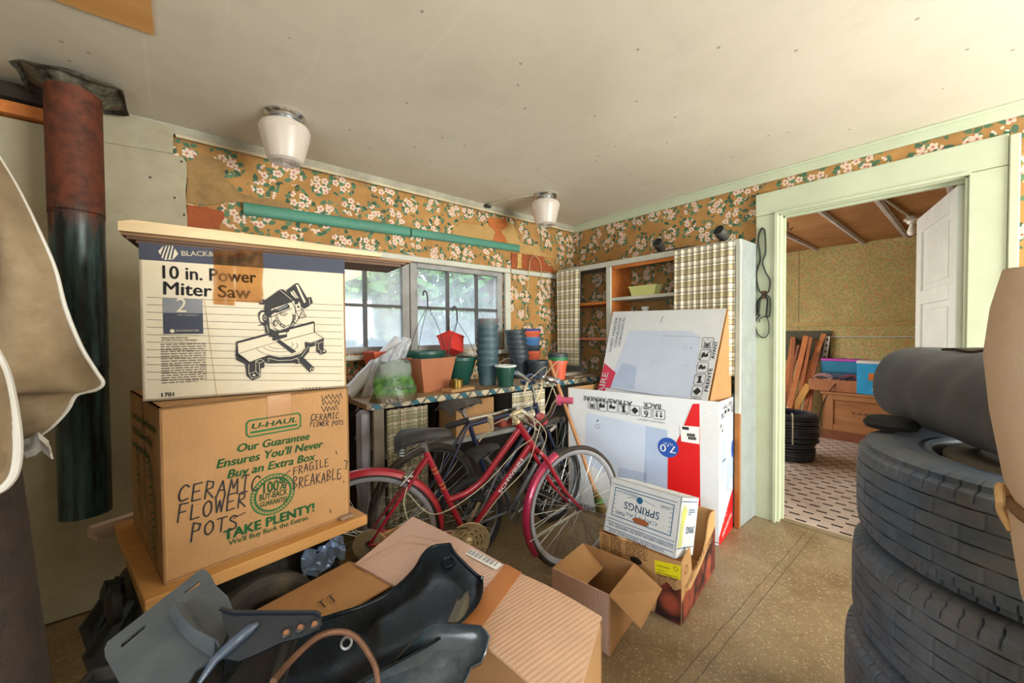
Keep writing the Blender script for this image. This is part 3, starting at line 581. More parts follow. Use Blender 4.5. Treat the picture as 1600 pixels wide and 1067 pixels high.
tp('2', (330, 541), (384, 543), CREAM, .043, .0, 0, f, zm, 4); tp('YEAR WARRANTY', (332, 562), (450, 564), CREAM, None, .02, 0, f, zm, 4); tp('BLACK&DECKER', (330, 646), (452, 645), CREAM, None, .03, 0, f, zm, 4); f.circle(*F(308, 644), .006, CREAM, 4, 6)
tp('Home Use Warranty', (250, 684), (392, 683), INK, None, .02, 0, f, zm); tp('(A Full Two-Year Warranty)', (250, 697), (440, 696), INK, None, .02, 0, f, zm)
a0, a1 = F(250, 930), F(488, 706); f.greek(a0[0], a0[1], a1[0], a1[1], 17, M('small_type', (92, 86, 80), .7, bump=0), 2, .42, 3)
tp('1701', (250, 998), (318, 994), INK, None, .04, 0, f, zm)
for i, x in enumerate((1008, 1026, 1044, 1062, 1080, 1098)): LN([(x, 960 - i), (x + 3, 948 - i)], .0016)
LN([(480, 480), (548, 1000)], .0012, M('crease_brown', (170, 136, 96)), 2)
# the line drawing of the saw
zs_ = lambda x, y: (360 + x / 6.275, 430 + y / 6.275)
PS = lambda pts, m_, k=3: f.poly([f.px(*zs_(*p)) for p in pts], m_, k); LS = lambda pts, w_=.0016, m_=INK, k=4, cl=False: f.line([f.px(*zs_(*p)) for p in pts], w_, m_, k, cl)
ell = lambda cx, cy, rx, ry, a0, a1, n=20: [(cx + rx * math.cos(R(a0 + (a1 - a0) * i / n)), cy + ry * math.sin(R(a0 + (a1 - a0) * i / n))) for i in range(n + 1)]
PS([(70, 650), (820, 455), (825, 560), (910, 618), (790, 660), (725, 658), (730, 740), (640, 800), (470, 820), (370, 790), (185, 858), (80, 775)], CREAM, 5)
PS([(58, 650), (812, 450), (826, 462), (826, 560), (816, 558), (816, 472), (72, 668), (80, 765), (150, 815), (190, 850), (190, 870), (50, 780)], INK, 6); LS([(90, 765), (450, 655)], .0014, INK, 6); LS([(525, 640), (826, 560), (912, 618), (912, 640)], .002, INK, 6); LS([(912, 618), (790, 662), (730, 655)], .002, INK, 6)
PS([(50, 780), (60, 830), (145, 870), (160, 985), (218, 1030), (296, 998), (298, 912), (332, 905), (335, 850), (370, 865), (640, 860), (700, 830), (772, 745), (775, 705), (845, 690), (840, 745), (885, 780), (940, 760), (940, 735), (912, 722), (912, 625), (790, 668), (730, 660), (735, 715), (690, 765), (600, 795), (480, 803), (370, 782), (180, 852), (80, 775)], INK, 6)
LS(ell(490, 700, 235, 90, 10, 175), .0012, INK, 7); LS(ell(490, 690, 170, 60, -25, 165), .0012, INK, 7); LS(ell(490, 680, 125, 40, -30, 155), .0012, INK, 7)
PS([(450, 650), (480, 628), (648, 748), (600, 766)], INK, 8)
LS([(372, 812), (470, 835), (600, 830), (700, 790), (765, 700)], .0014, CREAM, 8); LS([(375, 815), (375, 848)], .0012, CREAM, 8)
for pl in ([(182, 870), (182, 965), (215, 1010), (290, 990)], [(250, 838), (250, 940), (290, 985)], [(250, 838), (282, 862), (330, 840), (300, 822), (250, 838)], [(182, 965), (250, 940)], [(282, 862), (290, 985)], [(830, 652), (862, 668), (905, 650)], [(862, 668), (862, 720), (888, 742), (888, 775)], [(830, 652), (832, 720)]): LS(pl, .0012, CREAM, 8)
PS(ell(232, 978, 14, 10, 0, 360, 12), CREAM, 8); PS(ell(918, 742, 12, 8, 0, 360, 12), CREAM, 8)
PS([(655, 800), (690, 790), (725, 815), (822, 905), (815, 940), (775, 950), (690, 862), (640, 870), (630, 845)], INK, 8); PS(ell(798, 925, 18, 20, 0, 360, 14), CREAM, 9); PS(ell(798, 925, 11, 13, 0, 360, 14), INK, 10); LS([(640, 815), (668, 822), (672, 860)], .0014, CREAM, 9)
PS([(345, 240), (490, 138), (520, 140), (620, 235), (600, 265), (400, 330), (395, 400), (378, 415), (365, 370), (330, 330)], INK, 7); PS([(282, 285), (292, 245), (315, 232), (345, 245), (340, 280), (320, 290)], INK, 7); LS([(480, 142), (600, 240)], .0014, CREAM, 8)
PS([(545, 150), (640, 80), (665, 78), (750, 220), (790, 212), (808, 270), (760, 310), (720, 330), (690, 300), (600, 235)], INK, 7); PS([(640, 95), (660, 92), (738, 260), (722, 275)], CREAM, 8); PS([(588, 165), (620, 150), (650, 200), (668, 225), (640, 228), (600, 190)], CREAM, 8); LS([(605, 160), (650, 225)], .0022, INK, 9); LS([(770, 225), (780, 285)], .0014, CREAM, 8)
PS([(400, 330), (600, 262), (625, 255), (690, 290), (695, 350), (665, 420), (620, 480), (560, 520), (480, 545), (420, 500), (405, 430)], CREAM, 7); LS([(400, 330), (600, 262), (635, 330), (640, 400), (600, 480)], .002, INK, 8)
PS([(445, 335), (560, 280), (582, 300), (580, 322), (460, 368), (445, 372)], INK, 8); PS([(465, 335), (555, 292), (562, 305), (470, 350)], GREYI, 9); PS([(400, 350), (440, 325), (448, 360), (400, 390)], INK, 8); LS([(395, 412), (600, 325)], .0024, INK, 9)
LS(ell(520, 370, 34, 26, 10, 200, 12), .0024, INK, 9); LS(ell(520, 365, 16, 14, 0, 200, 10), .0018, INK, 9)
LS([(455, 395), (470, 440), (505, 480), (550, 500), (590, 485), (612, 440), (612, 380)], .0022, INK, 9); LS([(440, 400), (455, 455), (500, 505), (560, 518), (610, 500), (660, 440), (672, 405)], .0018, INK, 9)
for i, (x, y) in enumerate(((470, 455), (490, 485), (520, 505), (580, 508), (605, 490), (622, 462), (628, 430), (625, 400))): PS(ell(x, y, 9, 11, 0, 360, 8), INK, 10) if i % 2 else LS(ell(x, y, 10, 13, 0, 360, 8), .0014, INK, 10)
PS([(628, 258), (680, 262), (695, 310), (680, 350), (640, 345)], CREAM, 8); LS([(628, 258), (680, 262), (695, 310), (680, 350), (640, 345)], .0016, INK, 9, True); PS(ell(648, 272, 18, 16, 0, 360, 12), INK, 9); PS(ell(664, 310, 13, 12, 0, 360, 10), INK, 9)
LS([(640, 345), (672, 425), (705, 330), (740, 408), (672, 425)], .0018, INK, 8); LS([(690, 370), (735, 400)], .0014, INK, 8)
PS([(275, 370), (300, 345), (335, 340), (365, 380), (380, 440), (385, 520), (440, 545), (450, 590), (400, 590), (370, 560), (345, 570), (335, 500), (300, 470), (280, 430)], INK, 7); PS(ell(318, 412, 30, 50, 0, 360, 16), CREAM, 8); PS(ell(336, 418, 24, 42, 0, 360, 16), INK, 9); LS(ell(340, 418, 12, 22, 0, 360, 10), .0014, CREAM, 10); LS([(280, 492), (325, 482)], .003, INK, 8); LS([(355, 490), (375, 560)], .0014, CREAM, 9)
PS(ell(440, 470, 24, 34, 0, 360, 14), INK, 8); PS(ell(446, 472, 15, 24, 0, 360, 14), CREAM, 9); LS([(430, 465), (460, 460)], .0018, INK, 10); LS([(432, 485), (462, 480)], .0018, INK, 10)
PS([(378, 560), (440, 560), (470, 545), (578, 530), (578, 550), (555, 560), (555, 605), (440, 640), (412, 640), (412, 605), (378, 605)], INK, 8); PS([(475, 568), (548, 558), (548, 578), (475, 588)], CREAM, 9); LS([(420, 520), (470, 540), (570, 520)], .0014, INK, 9)
b.build('front_panel', CREAM, t, rel=t, smooth=0)
b = MB(); T4 = [A + sb * SD, A, B, B + sb * SD]
b.panel([T4[0], T4[1], T4[1] + Zt * SH, T4[0] + Zt * SH], .006).panel([T4[2], T4[3], T4[3] + Zt * SH, T4[2] + Zt * SH], .006).panel([T4[3], T4[0], T4[0] + Zt * SH, T4[3] + Zt * SH], .006).panel([x + Zt * .006 for x in (T4[0], T4[3], T4[2], T4[1])][::-1], .006)
b.build('side_panel', CB, t, rel=t, smooth=0); b = MB(); b.panel([x + Zt * SH for x in (T4[1], T4[2], T4[3], T4[0])], .006); b.build('top_flap', CB, t, rel=t, smooth=0)
b = MB(); f = Pl(b, A, sr, Zt, .004)
for (x0, x1, yb) in ((530, 640, 500), (645, 795, 486)):
    P = [[f.P(*f.px(*zm(x0 + (x1 - x0) * i / 8 + rnd.uniform(-4, 4), 205 + 8 * i / 8 + (yb - 205) * j / 6)), k=1.2 + rnd.uniform(-.5, .5)) for j in range(7)] for i in range(9)]; b.grid(P)
s = NT('brown_parcel_tape'); tr = s.n('BsdfTransparent', I_Color=(.82, .6, .38, 1)); pr = s.n('BsdfPrincipled'); pr.inputs['Base Color'].default_value = lin((176, 122, 76)); pr.inputs['Roughness'].default_value = .2
ms = s.n('MixShader', i0=s.ramp(s.noise(s.oc(), 14, 4), .38, 1.05), i1=tr.outputs[0], i2=pr.outputs[0]); s.t.links.new(ms.outputs[0], s.out.inputs[0])
b.build('parcel_tape', s.m, t, rel=t)
# boards laid over the carton
A = V((-.129, 1.57, 1.5517)); B = V((.741, 1.479, 1.5517)); r_ = (B - A).normalized(); bk = V((-r_.y, r_.x, 0)); PR = Matrix((r_, bk, Zt)).transposed(); L = (B - A).length
for i, (dx_, ln, th, mt, lb, dy_) in enumerate(((.02, L - .09, .009, M('dark_hardboard', (92, 66, 48), .7), 'thin dark hardboard, lowest of the boards lying on the saw carton', .06), (.0, L - .05, .009, M('dark_hardboard', (92, 66, 48)), 'thin dark hardboard second from the bottom on top of the saw carton', .055), (-.01, L - .02, .008, M('tan_hardboard', (140, 104, 70), .7), 'thin tan board under the pale plank on the saw carton', .05), (-.012, L - .14, .026, PINE, 'pale pine plank, topmost of the boards lying on the saw carton', .045))):
    z = 1.5515 + (0, .0095, .019, .0275)[i]
    b = MB(); o = A + r_ * dx_ + bk * (dy_ - .05); o.z = z
    if i == 3: b.panel([o, o + r_ * ln, o + r_ * ln + Zt * .012, o + r_ * (ln * .5) + Zt * .03, o + r_ * .03 + Zt * .034, o + Zt * .026], .16)
    else: b.box(o + r_ * ln / 2 + bk * .1 + Zt * th / 2, (ln, .18, th), rot=PR)
    one(b, ('hardboard_sheet', 'hardboard_sheet', 'hardboard_sheet', 'pine_plank')[i], mt, lb, 'board', smooth=0)
# dusty tyre under the board
b = MB(); c = V((.16, 1.405, .352)); b.lathe([(.115, -.03), (.125, -.036), (.16, -.036), (.178, -.022), (.182, 0), (.178, .022), (.16, .036), (.125, .036), (.115, .03), (.13, 0)], c, (.25, -.95, .12), None, 56, True); b.lathe([(0, .004), (.05, .004), (.05, -.02), (.116, -.012), (.116, .0), (.05, -.008), (0, -.008)], c, (.25, -.95, .12), None, 40)
one(b, 'cart_wheel', M('dusty_black_tyre', (48, 44, 38), .8, var=.3, sc_=9, dirt=(120, 104, 74), da=.6), 'small dusty black cart wheel standing under the amber board', 'wheel')
b = MB(); P = [[V((.30 + .17 * i / 10, 1.52 + .10 * i / 10 + .02 * math.sin(i * 1.9 + j), .50 - .10 * j / 6 + .014 * math.sin(i * 1.1 + j * 2.1))) for j in range(7)] for i in range(11)]; b.sheet(P, .004); s = NT('shiny_film'); s.color((.35, .45, .62, 1)); s.set(Roughness=.12, Metallic=.6); s.bump(s.noise(s.oc(), 40, 3), .5, .01)
one(b, 'crumpled_foil', s.m, 'crumpled shiny bluish plastic sheet hanging under the right end of the amber board', 'plastic sheet')

# ---------------------------------------------------------------- freezer carton
zf = lambda x, y: (860 + x / 2.669, 460 + y / 2.669)
z8 = lambda x, y: (1000 + x / 7.619, 600 + y / 7.619)
A, B, Cq, D = V((2.152, 1.942, .003)), V((2.418, .985, .003)), V((2.715, 1.022, .003)), V((2.70, 1.94, .003))
t = thing('freezer_carton', 'big white freezer carton with red corner, blue disc and tall raised flap', 'box', (2.48, 1.45, 0))
WCB = M('white_carton_print', (222, 226, 232), .5, var=.04, sc_=3, bump=.05, dirt=(190, 186, 178), da=.25)
RED = M('red_print', (214, 20, 24), .45, var=.05, bump=0); BLUE = M('blue_print', (40, 86, 176), .45, var=.05, bump=0); PALEB = M('pale_blue_print', (176, 192, 222), .45, var=.05, bump=0)
PALE2 = M('paler_blue_print', (200, 212, 234), .45, var=.04, bump=0); MAG = M('crimson_print', (206, 24, 70), .45, bump=0); WHI = M('white_print', (238, 238, 238), .5, var=.03, bump=0); LGREY = M('light_grey_print', (158, 164, 168), .6, bump=0)
h = (.875, .862, .855, .87)
def icon(f, q, mat, kind):                                     # a handling symbol in a rounded square; q = its four corners in frame coordinates
    def I(u, v): a = V(q[0]).lerp(V(q[1]), u); b_ = V(q[3]).lerp(V(q[2]), u); c = a.lerp(b_, v); return (c.x, c.y)
    w_ = (V(q[1]) - V(q[0])).length * .045
    f.line([I(*p) for p in ((.1, 0), (.9, 0), (1, .1), (1, .9), (.9, 1), (.1, 1), (0, .9), (0, .1))], w_, mat, 4, True)
    P_ = lambda pts: f.poly([I(*p) for p in pts], mat, 5)
    if kind == 0: f.line([I(*p) for p in ((.25, .55), (.25, .9), (.75, .9), (.75, .55))], w_ * 1.6, mat, 5, True); P_([(.35, .62), (.65, .62), (.65, .82), (.35, .82)]); f.line([I(.15, .3), I(.3, .5)], w_, mat, 5); f.line([I(.85, .3), I(.7, .5)], w_, mat, 5); f.line([I(.4, .2), I(.6, .2)], w_, mat, 5)
    elif kind in (1, 2):
        P_([(.2, .3), (.4, .2), (.5, .45), (.75, .35), (.8, .6), (.55, .7), (.35, .6), (.25, .75), (.15, .6)])
        if kind == 1: f.line([I(.05, .95), I(.95, .05)], w_ * 1.4, mat, 6)
    elif kind == 3: P_([(.3, .15), (.7, .15), (.62, .3), (.62, .7), (.75, .85), (.25, .85), (.38, .7), (.38, .3)]); f.line([I(.05, .05), I(.95, .95)], w_, mat, 6)
    elif kind == 4: P_([(.5, .12), (.88, .5), (.5, .88), (.12, .5)])
    elif kind == 5: P_([(.2, .1), (.8, .1), (.8, .2), (.2, .2)]); f.text('6', I(.72, .36), I(.3, .36), mat, None, .01, 0, 5)
    else:
        for u in (.32, .68): P_([(u - .05, .3), (u + .05, .3), (u + .05, .65), (u + .14, .65), (u, .85), (u - .14, .65), (u - .05, .65)])
        P_([(.2, .16), (.8, .16), (.8, .22), (.2, .22)])
fr = (B - A).normalized(); b = MB()
b.panel([A, B, B + Zt * h[1], A + Zt * h[0]], .007, WCB, CB); f = Pl(b, A, fr, Zt, .0005); G = lambda x, y, zz=zf: f.px(*zz(x, y))
f.poly([G(150, 492), G(488, 566), G(490, 818), G(225, 742), G(140, 700)], PALE2, 1); f.poly([G(400, 548), G(488, 566), G(490, 818), G(390, 790)], PALEB, 2)
f.poly([G(285, 720), G(400, 745), G(400, 800), G(280, 765)], PALEB, 2)
p = A; f.poly([G(592, 452), (V(B - A).length, h[1]), ((B - A).length, .04), ((B - A).length - .10, .04)][:0] or [G(594, 456), G(622, 455), G(626, 935), G(488, 880), G(490, 680), G(536, 596)], RED, 3)
for i, (x0, y0, x1, y1) in enumerate(((157, 433, 194, 478), (197, 440, 236, 488), (240, 446, 280, 492), (286, 454, 326, 500), (333, 461, 373, 506), (379, 468, 421, 513), (428, 476, 478, 522))):
    icon(f, [G(x0, y0), G(x1, y0 + 5), G(x1, y1 + 1), G(x0, y1 - 5)], INK, i)
tf = lambda st, a, b_, mat, h_=None, bold=.015, zz=zf, k=5: f.text(st, f.px(*zz(*a)), f.px(*zz(*b_)), mat, h_, bold, 0, k)
tf('ARRIERE', (232, 432), (138, 422), INK, .032); tf('ATRAS/', (342, 446), (236, 433), INK, .032); tf('BACK', (462, 458), (388, 449), INK, .032)
tf('CHEST FREEZER', (238, 945), (84, 884), INK, .042, .02); tf('CONGELATEUR COFFRE', (236, 904), (88, 856), INK, .036, .02); tf('CUBIC FOOT CAPACITY', (478, 532), (365, 515), LGREY, .012)
f.circle(*G(491, 638), .063, BLUE, 4, 32); tf('7.0', (428, 742), (240, 712), WHI, .046, .0, z8, 6); tf('CU. FT.', (392, 712), (275, 684), WHI, .013, .0, z8, 6)
f.circle(*G(197, 526), .006, INK, 4, 10); f.ring(*G(198, 550), .014, .0018, INK, 4)
f.poly([G(540, 545), G(621, 552), G(621, 624), G(546, 612)], WHI, 5)
for (x, y, w_) in ((550, 562, 28), (570, 590, 34), (575, 604, 34)):
    for j in range(9): p = G(x + j * w_ / 9, y + j * .4); f.rect(p[0], p[1], p[0] + .004 if j % 3 else p[0] + .006, p[1] + .018, INK, 6)
b.build('front_panel', WCB, t, rel=t, smooth=0)
b = MB(); fr = (Cq - B).normalized(); W = (Cq - B).length; b.panel([B, Cq, Cq + Zt * h[2], B + Zt * h[1]], .007, WCB, CB); f = Pl(b, B, fr, Zt, .0005)
f.poly([(0, 0), (W, 0), (W, .26), (0, .05)], RED, 2); f.poly([(.045, .40), (.15, .42), (.15, .64), (.045, .62)], PALEB, 2); f.poly([(.17, .26), (W, .34), (W, .52), (.17, .45)], PALEB, 2)
for i in range(4): x = .03 + i * .068; icon(f, [(x, .815), (x + .055, .815), (x + .055, .755), (x, .755)], INK, (0, 1, 2, 3)[i])
f.text('COTE', (.16, .83), (.08, .83), INK, .022, .02); f.text('LADO', (.27, .835), (.19, .835), INK, .022, .02); f.circle(W, .52, .055, BLUE, 3, 24) if 0 else f.poly([(W, .46), (W - .03, .475), (W - .045, .52), (W - .03, .565), (W, .58)], BLUE, 3)
f.rect(.0, .66, .10, .74, WHI, 3); [f.rect(.01 + j * .006, .70, .013 + j * .006, .725, INK, 4) for j in range(7)]; [f.rect(.04 + j * .006, .67, .043 + j * .006, .69, INK, 4) for j in range(7)]
f.greek(.02, .10, .18, .36, 12, PALEB, 2, .3, 5); f.text('FRIGIDAIRE', (.26, .12), (.06, .045), WHI, None, .03, 0, 4); f.text('MODEL', (.13, .50), (.06, .495), INK, .012, .02, 0, 4)
b.build('side_panel', WCB, t, rel=t, smooth=0)
b = MB(); b.panel([Cq, D, D + Zt * h[3], Cq + Zt * h[2]], .006).panel([D, A, A + Zt * h[0], D + Zt * h[3]], .006); b.build('back_panel', CB, t, rel=t, smooth=0)
b = MB(); b.panel([A + Zt * .02, B + Zt * .02, Cq + Zt * .02, D + Zt * .02], .006); b.build('bottom_panel', CB, t, rel=t, smooth=0)
TL, TR, BL = onX(958, 487, 2.69), onX(1135, 482, 2.665), onX(935, 614, 2.42)
ln = (TR - TL).normalized(); lnn = ln.cross(TL - BL).normalized(); BR = onP(1105, 628, TL, lnn)
dn_ = (BL - TL).normalized(); b = MB()
BL2 = BL + dn_ * .07; BR2 = BR + (BR - TR).normalized() * .07
b.panel([BL2, BR2, TR, TL], .007, WCB, CB); f = Pl(b, BL, ln, TL - BL, .0005)
f.poly([G(330, 150), G(590, 153), G(628, 178), G(590, 420), G(560, 440), G(300, 405), G(240, 385)], PALE2, 1); f.poly([G(300, 285), G(360, 300), G(350, 398), G(250, 385)], PALEB, 2); f.poly([G(350, 150), G(560, 153), G(590, 175), G(370, 178)], LGREY, 2) if 0 else None
f.line([G(232, 388), G(640, 452)], .006, LGREY, 3); f.line([G(470, 172), G(600, 176), G(628, 180)], .003, LGREY, 3)
f.poly([G(226, 286), G(273, 326), G(250, 390), G(231, 388), G(226, 418), G(193, 414)], MAG, 3); tf('AIRE', (219, 416), (243, 326), WHI, .055, .02)
tf('CHEST FREEZER', (254, 240), (282, 96), M('grey_blue_print', (120, 136, 158), .6, bump=0), .022, .02); tf('CONGELADOR', (274, 222), (298, 96), M('grey_blue_print', 0), .022, .02); tf('HORIZONTAL', (292, 214), (314, 94), M('grey_blue_print', 0), .022, .02)
for i, (x0, y0) in enumerate(((638, 180), (628, 231), (617, 282), (605, 332), (594, 382), (584, 432))):
    s_ = 45; icon(f, [G(x0, y0), G(x0 + s_, y0 + 1), G(x0 + s_ - 9, y0 + (s_ if i < 5 else 18)), G(x0 - 9, y0 + (s_ if i < 5 else 18) - 1)], INK, (0, 1, 2, 3, 4, 0)[i])
tf('AVANT', (684, 270), (699, 196), INK, .022, .03); tf('FRENTE', (657, 406), (677, 308), INK, .022, .03)
f.ring(*G(562, 222), .013, .0016, LGREY, 3); f.circle(*G(587, 223), .004, INK, 3, 8); f.circle(*G(430, 283), .003, INK, 3, 8); f.circle(*G(567, 295), .003, INK, 3, 8)
p = G(460, 118); f.line([p, (p[0] + .006, p[1] + .05)], .008, LGREY, 3)
b.build('top_flap', WCB, t, rel=t, smooth=0)
b = MB(); b.panel([BR + dn_ * .04 + V((.01, -.008, 0)), Cq + V((.0, .01, h[2] - .03)), Cq + V((-.0, .012, h[2] + .12)), TR + V((.012, -.006, -.004))], .006); b.build('folded_flap', CB, t, rel=t, smooth=0)
# broom leaning on it
nf = V((-.963, -.269, 0)); o = A + nf * .045
p0 = onP(943, 815, o, nf); p0.z = max(p0.z, .02); p1 = onP(858, 562, o + nf * .03, nf)
t = thing('broom', 'wooden broom standing on its worn bristles against the white freezer carton', 'broom', p0[:]); d = (p1 - p0).normalized()
b = MB(); b.tube([p0 + d * .16, p0 + d * .5, p1 - d * .01, p1], [.0125, .0135, .0125, .007], n=10); b.build('handle', wood('broom_wood', (150, 98, 60), (192, 138, 92), 'Z', 6), t, rel=t)
b = MB(); b.tube([p0 + d * .02, p0 + d * .08, p0 + d * .18], [.055, .04, .016], n=12, flat=.5); b.build('bristles', M('straw_bristle', (118, 98, 52), .9, bump=.6, bs=200), t, rel=t)
b = MB(); b.tube([p0 + d * .085, p0 + d * .115], [.0405, .034], n=12, flat=.52); b.build('binding', M('green_binding', (86, 132, 58), .8), t, rel=t)

# ---------------------------------------------------------------- sweet potato carton
zp = lambda x, y: (840 + x / 3.557, 740 + y / 3.557)
A, B, Cq = V((1.585, 1.222, .003)), V((1.632, .818, .003)), V((2.172, .905, .003)); D = A + (Cq - B); H = .275
t = thing('produce_carton', 'brown sweet potato carton with a yellow sticker and a notched side on the floor', 'box', ((A + Cq) / 2)[:])
KRAFT = M('printed_kraft', (190, 146, 94), .75, var=.1, bump=.05); YEL = M('yellow_label', (238, 224, 20), .55, var=.03, bump=0); BRINK = M('brown_ink', (76, 46, 30), .75, bump=0)
s = NT('potato_print'); v = s.n('TexVoronoi', I_Vector=s.oc(), I_Scale=11); cc = s.n('SeparateColor', I_Color=v.outputs['Color']).outputs
k = s.mix(cc[0], lin((92, 30, 22)), lin((156, 72, 48))); k = s.mix(s.ramp(v.outputs['Distance'], .35, .7), k, lin((40, 14, 10))); s.color(k); s.set(Roughness=.6); POT = s.m
b = MB(); fr = (B - A).normalized(); b.panel([A, B, B + Zt * H, A + Zt * H], .005, KRAFT); f = Pl(b, A, fr, Zt, .0005)
f.poly([G(650, 478, zp), G(797, 512, zp), G(795, 590, zp), G(655, 550, zp)], YEL, 2); tf('Sweet Potatoes', (664, 512), (735, 530), INK, .008, .0, zp); tf('US No. 1', (668, 535), (715, 546), INK, .006, .0, zp); f.ring(*G(768, 528, zp), .009, .002, INK, 4)
f.circle(*G(546, 482, zp), .030, M('hand_hole', (34, 24, 20), .9), 2, 24, .016)
f.poly([G(798, 640, zp), G(760, 650, zp), G(720, 600, zp), G(680, 625, zp), G(665, 700, zp), G(650, 770, zp), G(797, 846, zp)], POT, 2)
for r_ in ((360, 345, 395, 420), (405, 365, 465, 450), (490, 400, 610, 455), (668, 580, 768, 622)): a_, c_ = G(r_[0], r_[3], zp), G(r_[2], r_[1], zp); f.greek(a_[0], a_[1], c_[0], c_[1], 8, BRINK, 2, .38, int(r_[0]))
a_, c_ = G(664, 575, zp), G(778, 605, zp); f.line([G(664, 545, zp), G(778, 575, zp), G(776, 592, zp), G(664, 562, zp)], .002, BRINK, 3, True)
b.build('front_panel', KRAFT, t, rel=t, smooth=0)
b = MB(); fr = (Cq - B).normalized(); L = (Cq - B).length; Q = lambda u, z: B + fr * u + Zt * z
prof = [(0, 0), (L, 0), (L, .315), (L - .08, .33), (L - .13, .30), (L - .17, .22), (L - .24, .165), (L - .33, .15), (L - .40, .16), (L - .425, .29), (L - .44, .30), (0, H)]
b.panel([Q(*p) for p in prof], .005, KRAFT); f = Pl(b, B, fr, Zt, .0005)
f.poly([(0, 0), (L, 0), (L, .23), (L - .1, .2), (L - .16, .16), (L - .3, .12), (L - .42, .1), (.06, .12), (0, .1)], POT, 1); f.text('SWEET POTATOES', (.04, .12), (L - .06, .18), M('tan_print', (204, 160, 110), .7, bump=0), .034, .02, 0, 3); f.ring(.06, .22, .018, .003, BRINK, 3)
b.build('side_panel', KRAFT, t, rel=t, smooth=0)
b = MB(); b.panel([D, A, A + Zt * H, D + Zt * H], .005).panel([Cq, D, D + Zt * .315, Cq + Zt * .315], .005).panel([A + Zt * .01, B + Zt * .01, Cq + Zt * .01, D + Zt * .01], .005); b.build('inner_panels', KRAFT, t, rel=t, smooth=0)
# ---------------------------------------------------------------- pear carton lying on it
BL, BR_ = V((1.596, 1.204, .287)), V((1.626, .847, .287)); r_ = (BR_ - BL).normalized(); bk = V((-r_.y, r_.x, 0)); th = R(18); u_ = Zt * math.cos(th) + bk * math.sin(th); n_ = bk * math.cos(th) - Zt * math.sin(th)
W, Hh, Dp = (BR_ - BL).length, .262, .215
BL = BL + Zt * (.004 + Dp * math.sin(th)) if 0 else BL
t = thing('pear_carton', 'white pear carton with blue printing tipped upside down on the sweet potato carton', 'box', BL[:])
WP2 = M('white_pear_board', (216, 220, 222), .65, var=.05, bump=.05, dirt=(180, 172, 160), da=.2); BL2_ = M('teal_blue_ink', (30, 96, 140), .6, bump=0)
b = MB(); b.panel([BL, BL + r_ * W, BL + r_ * W + u_ * Hh, BL + u_ * Hh], .005, WP2); f = Pl(b, BL, r_, u_, .0005)
for y0 in (.022, .052, .066): f.line([(.012, y0), (W - .01, y0)], .003, BL2_)
f.text('SOUTHERN OREGON SALES INC. MEDFORD, ORE.', (W - .012, .048), (.02, .046), BL2_, .012, .02); f.text('DISTRIBUTED BY OREGON FRUIT SALES', (W - .05, .030 - .012), (.03, .017), BL2_, .009, .02)
f.line([(.03, .085), (W - .03, .085), (W - .03, Hh - .045), (.03, Hh - .045)], .004, BL2_, 2, True); f.line([(.012, Hh - .03), (W - .02, Hh - .03)], .003, BL2_)
for j in range(6): f.line([(.03, .1 + j * .02), (.044, .1 + j * .02)], .0022, BL2_); f.line([(W - .03, .1 + j * .02), (W - .044, .1 + j * .02)], .0022, BL2_)
f.text('SPRINGS', (W - .09, .165), (.09, .165), BL2_, .033, .012); f.text('CRYSTAL', (W - .095, .118), (.10, .118), BL2_, .014, .0); f.text('PEARS', (.10, .112), (.05, .112), BL2_, .016, .02); f.text('COUNT', (W - .045, Hh - .06), (W - .09, Hh - .06), BL2_, .012, .02); f.text('PRODUCE OF U.S.A.', (.15, Hh - .053), (.045, Hh - .053), BL2_, .010, .02)
f.circle(.165, .19, .016, BL2_, 2, 14); f.line([(.10, .185), (.13, .195), (.145, .19), (.19, .196), (.24, .186)], .002, BL2_); f.circle(W / 2 + .005, .098, .042, M('brown_hand_hole', (150, 84, 40), .8), 4, 20, .014); f.ring(W / 2, .112, .028, .002, BL2_, 3)
b.build('front_panel', WP2, t, rel=t, smooth=0)
E1 = BL + r_ * W; b = MB(); b.panel([E1, E1 + n_ * Dp, E1 + n_ * Dp + u_ * Hh, E1 + u_ * Hh], .005, WP2); f = Pl(b, E1, n_, u_, .0005)
f.line([(.01, .04), (.2, .04)], .004, BL2_); f.line([(.01, Hh - .02), (.2, Hh - .02)], .004, BL2_); f.poly([(.02, .04), (.06, .05), (.055, .12), (.08, .2), (.05, .23), (.02, .2)], M('pear_yellow', (204, 208, 120), .6, bump=0), 2); f.text('SPRINGS', (.19, .13), (.09, .13), BL2_, .03, .01); f.greek(.1, .18, .18, .21, 3, BL2_, 2, .5)
b.build('end_panel', WP2, t, rel=t, smooth=0)
b = MB(); b.panel([BL + u_ * Hh, E1 + u_ * Hh, E1 + u_ * Hh + n_ * Dp, BL + u_ * Hh + n_ * Dp], .005).panel([BL + n_ * Dp, BL, BL + u_ * Hh, BL + n_ * Dp + u_ * Hh], .005).panel([E1 + n_ * Dp, BL + n_ * Dp, BL + n_ * Dp + u_ * Hh, E1 + n_ * Dp + u_ * Hh], .005).panel([E1, BL, BL + n_ * Dp, E1 + n_ * Dp], .005); b.build('lid', WP2, t, rel=t, smooth=0)
